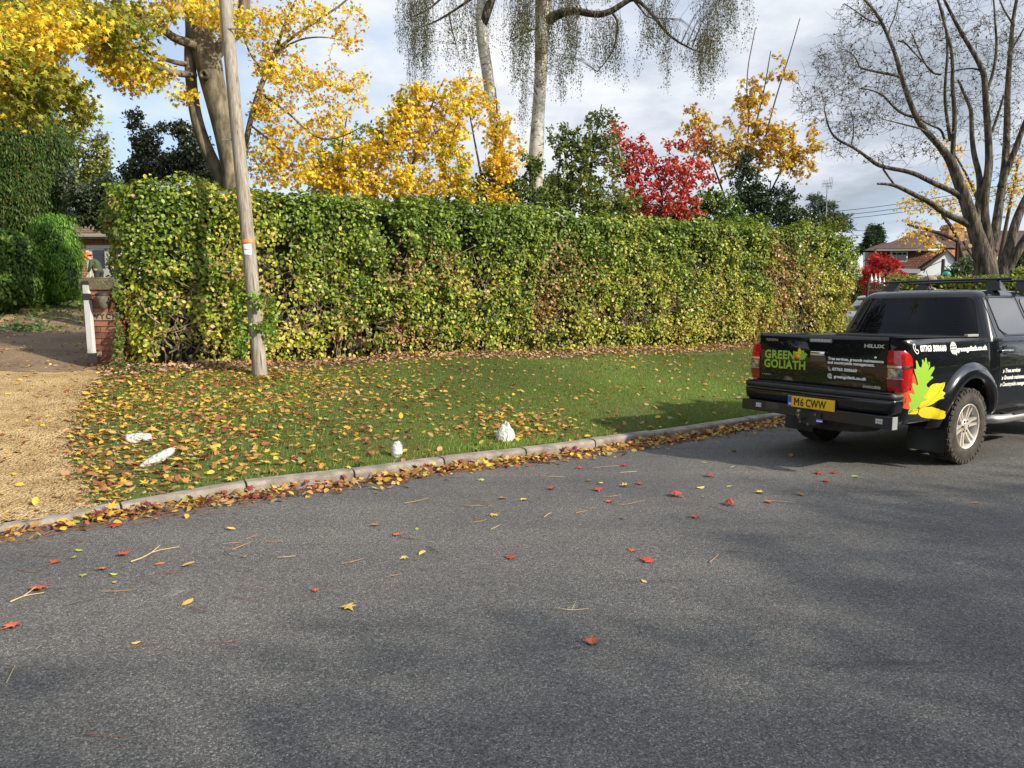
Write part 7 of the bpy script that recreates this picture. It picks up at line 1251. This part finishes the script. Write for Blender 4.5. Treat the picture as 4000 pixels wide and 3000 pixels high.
# wheels
def make_wheel(x, y, sg):
    M = Matrix.Translation((x, y, .388)) @ Matrix.Rotation(math.radians(90 if sg < 0 else -90), 4, 'X')      # local z -> outward
    R = .388
    mb = MB(); mb.lathe([(.222, .105), (.235, .122), (.262, .132), (.300, .133), (.338, .124), (.362, .110), (R - .012, .088), (R - .012, -.088), (.34, -.125), (.26, -.13), (.22, -.10)], 56, M)
    tread = MB()
    for k in range(40):
        a = 2 * math.pi * k / 40
        for side in (1, -1):
            aa = a + (.5 if side < 0 else 0) * 2 * math.pi / 40; Mr = M @ Matrix.Rotation(aa, 4, 'Z'); w_ = .021 + (.005 if k % 2 else 0)
            z0, z1 = (.052, .112 + (.008 if k % 2 else 0)) if side > 0 else (-.112, -.052)
            tread.box((R - .022, -w_, z0), (R + .002, w_, z1), .003, Mr)
            if side > 0: tread.box((R - .062 - (.014 if k % 2 else 0), -w_ * .9, .090), (R - .010, w_ * .9, .124), .004, Mr)
            tread.box((R - .016, -.020, -.045 + (.048 if side > 0 else 0)), (R, .012, -.004 + (.046 if side > 0 else 0)), .002, Mr @ Matrix.Rotation(.03, 4, 'Z'))
    wb = MB(); wb.tube([(0, 0, 0), (0, 0, .001)], .001, 3); wroot = TO(mb, 'wheel', RUB, TRK, True); TO(tread, 'tread_blocks', RUB, wroot)
    mb = MB(); mb.lathe([(.228, .108), (.232, .118), (.226, .122), (.214, .112), (.206, .07), (.200, .0), (.205, -.08)], 56, M); 
    TO(mb, 'rim', ALU, wroot, True)
    sp = MB()
    for k in range(6):
        for off in (-.155, .155):
            a = 2 * math.pi * k / 6 + .2; ca = a + off * .95; c0 = a + off * .9
            pi_ = np.array([.062 * math.cos(c0 + off * .9), .062 * math.sin(c0 + off * .9)]); po = np.array([.214 * math.cos(ca), .214 * math.sin(ca)]); d = po - pi_; nn_2 = np.array([-d[1], d[0]]) / np.linalg.norm(d)
            V = []
            for (p, w, zt2, zb2) in ((pi_, .017, .088, .045), (pi_ * .45 + po * .55, .014, .094, .055), (po, .016, .106, .065)):
                for sgn2 in (-1, 1): V.append((*(p + nn_2 * w * .75 * sgn2), zt2)); V.append((*(p + nn_2 * w * sgn2), zb2))
            V = [tuple(M @ Vector(q)) for q in V]; Fc = []
            for j in range(2): b_ = j * 4; Fc += [(b_, b_ + 2, b_ + 6, b_ + 4), (b_ + 1, b_, b_ + 4, b_ + 5), (b_ + 2, b_ + 3, b_ + 7, b_ + 6)]
            sp.add(V, Fc)
    sp.lathe([(.078, .05), (.076, .086), (.060, .094), (.034, .096), (.034, .104), (.0, .106)], 30, M); TO(sp, 'spokes', ALU, wroot)
    mb = MB(); mb.lathe([(.0, .035), (.12, .03), (.196, .02), (.2, .0)], 30, M); TO(mb, 'brake_disc', simple('brake', (.09, .09, .095), .5, .6) if 'brake' not in MATS else MATS['brake'], wroot)
    mb = MB(); [mb.lathe([(.0, .103), (.010, .1), (.012, .086)], 8, M @ Matrix.Translation((.056 * math.cos(a), .056 * math.sin(a), 0))) for a in np.linspace(0, 6.283, 7)[:-1]]; TO(mb, 'wheel_nuts', MATS['oily_steel'], wroot)
    if sg < 0:
        V, Fc = text_verts('BFGoodrich', .036, .0012, space=1.1); w_ = max(v[0] for v in V); mb = MB()
        def tm(a, b_): an = math.radians(62) - (a / .315); r_ = .296 + b_; return tuple(M @ Vector((r_ * math.cos(an), r_ * math.sin(an), .1355)))
        mk('tyre_lettering', [tm(a, b_) for a, b_ in V], Fc, simple('tyre_letter', (.13, .12, .105), .8) if 'tyre_letter' not in MATS else MATS['tyre_letter'], wroot, local=True)
    return wroot
for x in (.03, 3.115):
    for sg in (-1, 1): make_wheel(x, sg * .755, sg)
# mud flaps
for sg in (-1, 1):
    mb = MB(); mb.grid(lambda y, z: (AX - .455 - (.50 - z) * .12 + .01 * math.sin(y * 18), sg * y, z), np.linspace(.53, .90, 8), np.linspace(.17, .56, 6)); mb.grid(lambda y, z: (AX - .447 - (.50 - z) * .12 + .01 * math.sin(y * 18), sg * y, z), np.linspace(.53, .90, 8), np.linspace(.17, .56, 6)); TO(mb, 'mud_flap', simple('flap_rubber', (.014, .015, .018), .5) if 'flap_rubber' not in MATS else MATS['flap_rubber'], smooth=True)
# cab: stacked plan outlines
def cab_dim(z):
    xr = .425 if z < 1.22 else .425 + (z - 1.22) / .52 * .165; xf = np.interp(z, [.45, .75, 1.10, 1.22, 1.72, 1.80], [3.75, 3.80, 3.80, 2.62, 1.92, 1.7])
    w = np.interp(z, [.46, .60, .80, 1.0, 1.15, 1.27, 1.70, 1.74], [.835, .855, .872, .874, .862, .835, .672, .645]); return xr, xf, w
def cab_y(x, z): 
    xr, xf, w = cab_dim(z); return w
def outline(xr, xf, w, rr, rf, n=8, bul=.035):
    P = []
    for k in range(n + 1): a = math.pi + k / n * math.pi / 2; P.append((xr + rr + rr * math.cos(a), -w + rr + rr * math.sin(a)))
    for x in np.linspace(xr + rr, xf - rf, 10)[1:-1]: P.append((x, -w))
    for k in range(n + 1): a = -math.pi / 2 + k / n * math.pi / 2; P.append((xf - rf + rf * math.cos(a), -w + rf + rf * math.sin(a)))
    Q = P + [(x, -y) for x, y in P[::-1]]
    # rear edge points, gently bowed
    ys = np.linspace(w - rr, -(w - rr), 11)[1:-1]; return [(x, y) for x, y in Q] + [(xr - 0 - bul * (1 - (y / w) ** 2) * 1.0, y) for y in ys]
def stack(zs, rr_, rf_, name, mat, par=TRK, dims=cab_dim, shrink=None, capb=False):
    mb = MB(); V = []; n = None
    for i, z in enumerate(zs):
        xr, xf, w = dims(z); s = 0 if shrink is None else shrink[i]; P = outline(xr + s, xf - s, w - s, rr_(z), rf_(z)); n = len(P); V += [(x, y, z) for x, y in P]
    m_ = len(zs); Fc = [(i * n + k, i * n + (k + 1) % n, (i + 1) * n + (k + 1) % n, (i + 1) * n + k) for i in range(m_ - 1) for k in range(n)] + [tuple((m_ - 1) * n + k for k in range(n))]
    mb.add(V, Fc); return TO(mb, name, mat, par, True)
zs = list(np.linspace(1.22, 1.70, 12)) + [1.72, 1.738, 1.752, 1.764, 1.774, 1.782, 1.788, 1.792]; sh = [0] * 12 + [.004, .012, .026, .046, .075, .12, .20, .30]
CAB = stack(zs, lambda z: .11, lambda z: .22, 'cab', BODY, shrink=sh)
mb = MB()
def lower(z): return cab_dim(z)
zs2 = [.46, .50, .56, .66, .80, .95, 1.08, 1.16, 1.22, 1.235]
# lower body with a hole left for the front wheels: side skins plus rear panel
for sg in (-1, 1):
    xs = np.linspace(.425, 2.62, 24); mb = MB(); mb.grid(lambda x, z: (x + (0), sg * (cab_dim(z)[2] - .05 * (1 - min(1, (x - .425) / .03)) ** 2 * .3), z), xs, zs2, flip=sg > 0); TO(mb, 'cab_side', BODY, CAB, True)
mb = MB(); mb.grid(lambda y, z: (.427, y, z), [-.83, .83], zs2, flip=True); TO(mb, 'cab_back_panel', BODY, CAB)
def cab_surf(x, z, off=0.0):
    xr, xf, w = cab_dim(z); r = .11; x = max(x, xr + .012)
    if x < xr + r: w = w - r * (1 - math.sqrt(max(0, 1 - ((xr + r - x) / r) ** 2)))
    return w + off
def FX(z): return np.interp(z, [.46, .8, 1.0, 1.12], [3.93, 3.97, 3.95, 3.80])
def wing_w(x, z): return side_w(0, z) - .10 * max(0, (x - 3.5) / .5) ** 2
for sg in (-1, 1):
    mb = MB(); fx = 3.115; th = np.array(sorted(list(np.linspace(-.12, math.pi + .12, 41)) + [math.atan2(.70, 3.93 - fx), math.atan2(.70, 2.60 - fx)])); V = []
    for t in th:
        cx_, cz_ = math.cos(t), math.sin(t); r = 99
        if cx_ > 1e-6: r = min(r, (3.93 - fx) / cx_)
        if cx_ < -1e-6: r = min(r, (2.60 - fx) / cx_)
        if cz_ > 1e-6: r = min(r, (1.10 - AZ) / cz_)
        for k in range(9): f = k / 8; x = fx + AR * cx_ + (r - AR) * cx_ * f; z = max(AZ + (AR + (r - AR) * f) * cz_, .46); V.append((x, sg * wing_w(x, z), z))
    Fc = [(i * 9 + k, i * 9 + k + 1, (i + 1) * 9 + k + 1, (i + 1) * 9 + k) for i in range(len(th) - 1) for k in range(8)]; mb.add(V, Fc if sg < 0 else [q[::-1] for q in Fc]); TO(mb, 'front_wing', BODY, TRK, True); flare(sg, fx, AZ, big=False)
mb = MB(); mb.grid(lambda x, y: (x, y, 1.10 + .07 * (1 - (y / .87) ** 2) - .06 * max(0, (x - 3.2) / .7) ** 2), np.linspace(2.45, 3.93, 10), np.linspace(-.84, .84, 12)); TO(mb, 'bonnet', BODY, TRK, True)
mb = MB(); mb.grid(lambda y, z: (3.94 - .12 * (y / .8) ** 2, y, z), np.linspace(-.78, .78, 12), [.45, .7, .9, 1.05]); TO(mb, 'front_grille', PLAS, TRK, True); mb = MB(); mb.box((3.86, -.80, .42), (4.02, .80, .66), .03); TO(mb, 'front_bumper', BODY)
for sg in (-1, 1): mb = MB(); mb.box((3.80, sg * .66 - .12, .80), (3.93, sg * .66 + .12, .98), .03); TO(mb, 'headlight', CLR)
# glass: rear window, side windows, windscreen
def rear_x(y, z):
    xr, xf, w = cab_dim(z); r = .11; yy = abs(y)
    if yy > w - r: a = math.asin(min(1, (yy - (w - r)) / r)); return xr + r - r * math.cos(a)
    return xr - .035 * (1 - (y / w) ** 2)
def strip_patch(zs, Lf, Rf, mapf, n, name, mat, par, flip=False, sm=True):
    mb = MB(); V = []
    for z in zs:
        l, r = Lf(z), Rf(z)
        for k in range(n + 1): V.append(mapf(l + (r - l) * k / n, z))
    Fc = [(i * (n + 1) + k, i * (n + 1) + k + 1, (i + 1) * (n + 1) + k + 1, (i + 1) * (n + 1) + k) for i in range(len(zs) - 1) for k in range(n)]
    mb.add(V, [q[::-1] for q in Fc] if flip else Fc); return TO(mb, name, mat, par, sm)
def rounded(z, z0, z1, r): 
    d = max(0, z0 + r - z, z - (z1 - r)); return r * (1 - math.sqrt(max(0, 1 - (d / r) ** 2)))
zr0, zr1 = 1.30, 1.700
Rw = lambda z, g=0: np.interp(z, [zr0, zr1], [.725, .600]) - rounded(z, zr0 - g, zr1 + g, .07) + g
zz = np.linspace(zr0 + .0005, zr1 - .0005, 24)
strip_patch(zz, lambda z: -Rw(z), lambda z: Rw(z), lambda y, z: (rear_x(y, z) - .006, y, z), 20, 'rear_window', GL, CAB, True)
# heater lines and moulding lines low on the window
mb = MB(); [mb.tube([(rear_x(y, z) - .009, y, z) for y in np.linspace(-.62, .62, 12)], .0012, 3, False) for z in (1.33, 1.355, 1.38, 1.405)]; TO(mb, 'heater_lines', simple('heater', (.03, .03, .03), .5), CAB)
def sidewin(name, z0, z1, Lf, Rf, sg, mat=GLS, off=.006, r=.05):
    zz = np.linspace(z0 + .0005, z1 - .0005, 18); return strip_patch(zz, lambda z: Lf(z) + rounded(z, z0, z1, r), lambda z: Rf(z) - rounded(z, z0, z1, r), lambda x, z: (x, sg * cab_surf(x, z, off), z), 8, name, mat, CAB, sg > 0)
for sg in (-1, 1):
    sidewin('side_window', 1.305, 1.690, lambda z: np.interp(z, [1.305, 1.36, 1.69], [.80, .715, .665]), lambda z: np.interp(z, [1.305, 1.69], [1.36, 1.27]), sg); sidewin('side_window', 1.295, 1.690, lambda z: np.interp(z, [1.3, 1.69], [1.47, 1.39]), lambda z: np.interp(z, [1.3, 1.69], [2.30, 1.93]), sg)
    # bright waist moulding, door seams
    def seam(pts, r=.0035): mb2.tube([(x, sg * cab_surf(x, z, .0005), z) for x, z in _chaikin(np.array(pts), 2)], r, 5, False)
    mb2 = MB(); seam([(.615, 1.70), (.595, 1.50), (.605, 1.28), (.62, 1.0), (.607, .80), (.612, .70), (.63, .56), (.66, .545), (1.30, .545), (1.42, .56), (1.44, .8), (1.44, 1.25), (1.36, 1.50), (1.33, 1.71), (1.3, 1.715), (.66, 1.715), (.615, 1.70)]); seam([(1.45, .56), (1.5, .545), (2.35, .545), (2.45, .60), (2.47, 1.1), (2.36, 1.3), (1.96, 1.715), (1.40, 1.722)]); TO(mb2, 'door_seams', simple('seam', (.003, .003, .003), .9) if 'seam' not in MATS else MATS['seam'], CAB)
    mb2 = MB(); mb2.tube([(x, sg * (cab_dim(1.297)[2] + .008), 1.290) for x in np.linspace(.79, 2.35, 8)], .005, 5); mb2.tube([(x, sg * cab_surf(x, z, .005), z) for x, z in [(.79, 1.30), (.705, 1.36), (.655, 1.695), (1.275, 1.700)]], .004, 5); TO(mb2, 'window_moulding', PLAS, CAB)
    for hx in (.735, 1.62):
        w_ = cab_dim(1.135)[2]; mb = MB(); mb.box((hx - .12, sg * (w_ + .022) - .012, 1.118), (hx + .125, sg * (w_ + .022) + .012, 1.148), .010); dh = TO(mb, 'door_handle', CHR, CAB, True)
        mb = MB(); V = []; pr = np.linspace(0, 2 * math.pi, 17)[:-1]; mb.add([(hx + .045 * math.cos(a), sg * (w_ + .0035), 1.137 + .055 * math.sin(a)) for a in pr], [tuple(range(16)) if sg > 0 else tuple(range(15, -1, -1))]); TO(mb, 'handle_recess', simple('handle_dark', (.01, .01, .012), .2, coat=1) if 'handle_dark' not in MATS else MATS['handle_dark'], dh)
strip_patch(np.linspace(1.26, 1.70, 10), lambda z: -cab_dim(z)[2] + .13, lambda z: cab_dim(z)[2] - .13, lambda y, z: (cab_dim(z)[1] + .006, y, z), 10, 'windscreen', GL, CAB)
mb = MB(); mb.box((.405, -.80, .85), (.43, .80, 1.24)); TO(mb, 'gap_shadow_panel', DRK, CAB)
# mirrors
for sg in (-1, 1): mb = MB(); mb.box((2.18, sg * .98 - .10, 1.25), (2.30, sg * .98 + .10, 1.44), .035); mb.tube([(2.3, sg * .83, 1.28), (2.25, sg * .93, 1.30)], .025, 6); TO(mb, 'door_mirror', CHR, CAB, True)
# aerial and roof bars
mb = MB(); mb.box((.93, .045, 1.785), (1.03, .075, 1.815), .008); mb.tube([(.99, .06, 1.81), (.88, .075, 2.02)], [.006, .003], 6); TO(mb, 'roof_aerial', PLAS, CAB)
for bx in (1.08, 1.78):
    mb = MB(); pr = [(-.04, .0), (-.03, .012), (.0, .017), (.03, .012), (.04, .0), (.03, -.010), (-.03, -.010)]; ys = np.linspace(-.74, .68, 15); n = len(pr)
    V = [(bx + a * (1 if abs(y + .03) < .69 else .7), y, 1.903 + b_ - .006 * (y / .7) ** 2) for y in ys for a, b_ in pr]; mb.add(V, [(i * n + k, i * n + (k + 1) % n, (i + 1) * n + (k + 1) % n, (i + 1) * n + k) for i in range(14) for k in range(n)] + [tuple(range(n)), tuple(14 * n + k for k in range(n))]); rb_ = TO(mb, 'roof_bar', PLAS, TRK, True)
    for sg in (-1, 1):
        mb = MB(); V = []
        for z, xa, xb, ya, yb in ((1.890, -.035, .035, .50, .60), (1.84, -.05, .05, .51, .63), (1.775, -.07, .07, .53, .665)):
            V += [(bx + xa, sg * ya, z), (bx + xb, sg * ya, z), (bx + xb, sg * yb, z), (bx + xa, sg * yb, z)]
        mb.add(V, [(0, 1, 2, 3), (11, 10, 9, 8)] + [(i * 4 + k, i * 4 + (k + 1) % 4, (i + 1) * 4 + (k + 1) % 4, (i + 1) * 4 + k) for i in range(2) for k in range(4)]); TO(mb, 'bar_foot', PLAS, rb_)
# side steps
for sg in (-1, 1):
    P = _chaikin(np.array([(.47, sg * .80, .425), (.50, sg * .89, .425), (.62, sg * .93, .425), (1.4, sg * .93, .425), (2.35, sg * .93, .425), (2.47, sg * .90, .425)]), 2); mb = MB(); mb.tube(P, .045, 14); ss = TO(mb, 'side_step', STEP, TRK, True); mb = MB(); mb.box((.80, sg * .93 - .042, .462), (1.35, sg * .93 + .042, .474), .004); mb.box((1.60, sg * .93 - .042, .462), (2.15, sg * .93 + .042, .474), .004); TO(mb, 'step_tread', PLAS, ss)
    mb = MB(); [mb.tube([(x, sg * .70, .50), (x, sg * .90, .43)], .022, 6) for x in (.85, 2.0)]; mb.tube([(.455, sg * .78, .425), (.475, sg * .84, .425)], .0455, 12); TO(mb, 'step_bracket', BLACKP, ss)
# ---- graphics on the bed side and door
def side_map(off=.004):
    def f(x, z):
        r = math.hypot(x - AX, z - AZ); fl = 0
        if r < AR + .165: k = (r - AR) / .165; fl = float(np.interp(max(k, 0), [0, .12, .36, .67, .91, 1], [.045, .058, .060, .045, .012, .0]))
        return (x, -(side_w(x, z) + fl + off), z)
    return f
smf = side_map(.0026)
BS = [o for o in TRK.children if o.name.startswith('bed_side')][0]
def put_side(name, s, x0, x1, zb_, zb1, size, mat, bold, mapf, par, shear=0):
    V, Fc = text_verts(s, size, bold, shear); a0 = min(v[0] for v in V); w = max(v[0] for v in V) - a0; return mk(name, [mapf(x0 + (a - a0) / w * (x1 - x0), zb_ + (zb1 - zb_) * (a - a0) / w + b_) for a, b_ in V], Fc, mat, par, local=True)
put_side('lettering', '07763 500660', -.925, -.458, 1.178, 1.170, .056 * SZ, WHT, .0035, smf, BS); put_side('lettering', 'greengoliath.co.uk', -.262, .346, 1.157, 1.160, .046 * SZ, WHT, .0032, smf, BS)
ms = lambda cx_, cz_, dx, dz: smf(cx_ + dx, cz_ + dz)
icon_phone(ms, -1.00, 1.205, .085, 'phone_icon', BS); icon_globe(ms, -.325, 1.193, .11, 'globe_icon', BS)
c3p = lambda P: [plane_side(x, y) for x, y in P]
def plane_side(px, py):
    """point on the truck's side plane from the close-up measuring grid"""
    u = (3400 + px / 2.765) * .553; v = (1200 + py / 2.765) * .553; r = ray(u, v); c, s = math.cos(.559), math.sin(.559); ox, oy = -4.124, -7.665; O = (c * ox + s * oy, -s * ox + c * oy, CAMH); d = (c * r[0] + s * r[1], -s * r[0] + c * r[1], r[2]); t = (-.874 - O[1]) / d[1]; return (O[0] + t * d[0], O[2] + t * d[2])
cl = lambda P: [(max(x, XR + .004), z) for x, z in P]
poly_on('leaf_graphic', cl(c3p([(443, 690), (470, 725), (492, 780), (505, 850), (500, 935), (470, 1010), (440, 1108), (400, 1100), (358, 1062), (345, 1010), (330, 985), (345, 955), (343, 905), (440, 900), (448, 860)])), side_map(.0012), REDV, BS, 2)
poly_on('leaf_graphic', c3p([(808, 812), (800, 860), (778, 900), (795, 925), (775, 965), (780, 980), (735, 1010), (690, 1045), (620, 1075), (550, 1097), (548, 1092), (560, 1020), (600, 960), (625, 905), (645, 855), (675, 832), (720, 822), (750, 825)]), side_map(.0012), YLW, BS, 3)
poly_on('leaf_graphic', c3p([(545, 1100), (600, 1082), (680, 1077), (740, 1098), (745, 1108), (778, 1125), (772, 1140), (790, 1170), (785, 1200), (740, 1212), (650, 1205), (590, 1190), (545, 1155)]), side_map(.0012), YLW, BS, 3)
poly_on('leaf_graphic', c3p([(600, 820), (612, 850), (620, 900), (615, 960), (585, 1010), (545, 1090), (530, 1060), (560, 960), (580, 860)]), side_map(.0008), simple('vinyl_amber', (.78, .42, .02), .3, coat=.5), BS, 1)
poly_on('leaf_graphic', c3p([(490, 1108), (540, 1098), (540, 1150), (525, 1160), (480, 1160), (430, 1158), (450, 1140)]), side_map(.0008), YLW, BS, 1)
poly_on('leaf_graphic', c3p([(612, 545), (618, 600), (632, 640), (630, 590), (645, 592), (645, 640), (622, 690), (660, 650), (690, 640), (693, 665), (668, 710), (645, 750), (672, 745), (678, 765), (640, 795), (608, 830), (600, 860), (625, 862), (642, 880), (625, 915), (590, 945), (570, 975), (590, 985), (620, 985), (612, 1005), (570, 1020), (545, 1035), (550, 1060), (520, 1100), (460, 1120), (432, 1147), (430, 1130), (440, 1090), (425, 1060), (425, 1035), (450, 1025), (430, 960), (422, 935), (440, 930), (470, 945), (480, 930), (455, 860), (452, 825), (470, 815), (500, 850), (515, 830), (500, 770), (478, 700), (476, 665), (495, 670), (498, 620), (497, 580), (510, 575), (530, 640), (552, 655), (565, 600), (562, 570), (575, 565), (590, 600), (600, 550)]), side_map(.0020), GRN, BS, 2)
mb = MB()
def vein(P, w): mb.tube([smf(*q) for q in c3p(P)], w, 4, False)
vein([(795, 820), (730, 930), (630, 1050), (540, 1108), (430, 1150)], .0022); vein([(540, 1105), (610, 1040)], .002); vein([(545, 1100), (540, 1160)], .003); TO(mb, 'leaf_veins', BLK, BS)
def doormap(x, z): return (x, -(cab_dim(z)[2] + .004), z)
for s, x0, x1, z0, z1 in (('» Tree services', .683, 1.085, .905, .900), ('» Grounds maintenance', .668, 1.262, .832, .822), ('» Countryside management', .649, 1.342, .762, .748)): put_side('lettering', s, x0, x1, z0, z1, .043 * SZ, WHT, .002, doormap, CAB, .18)
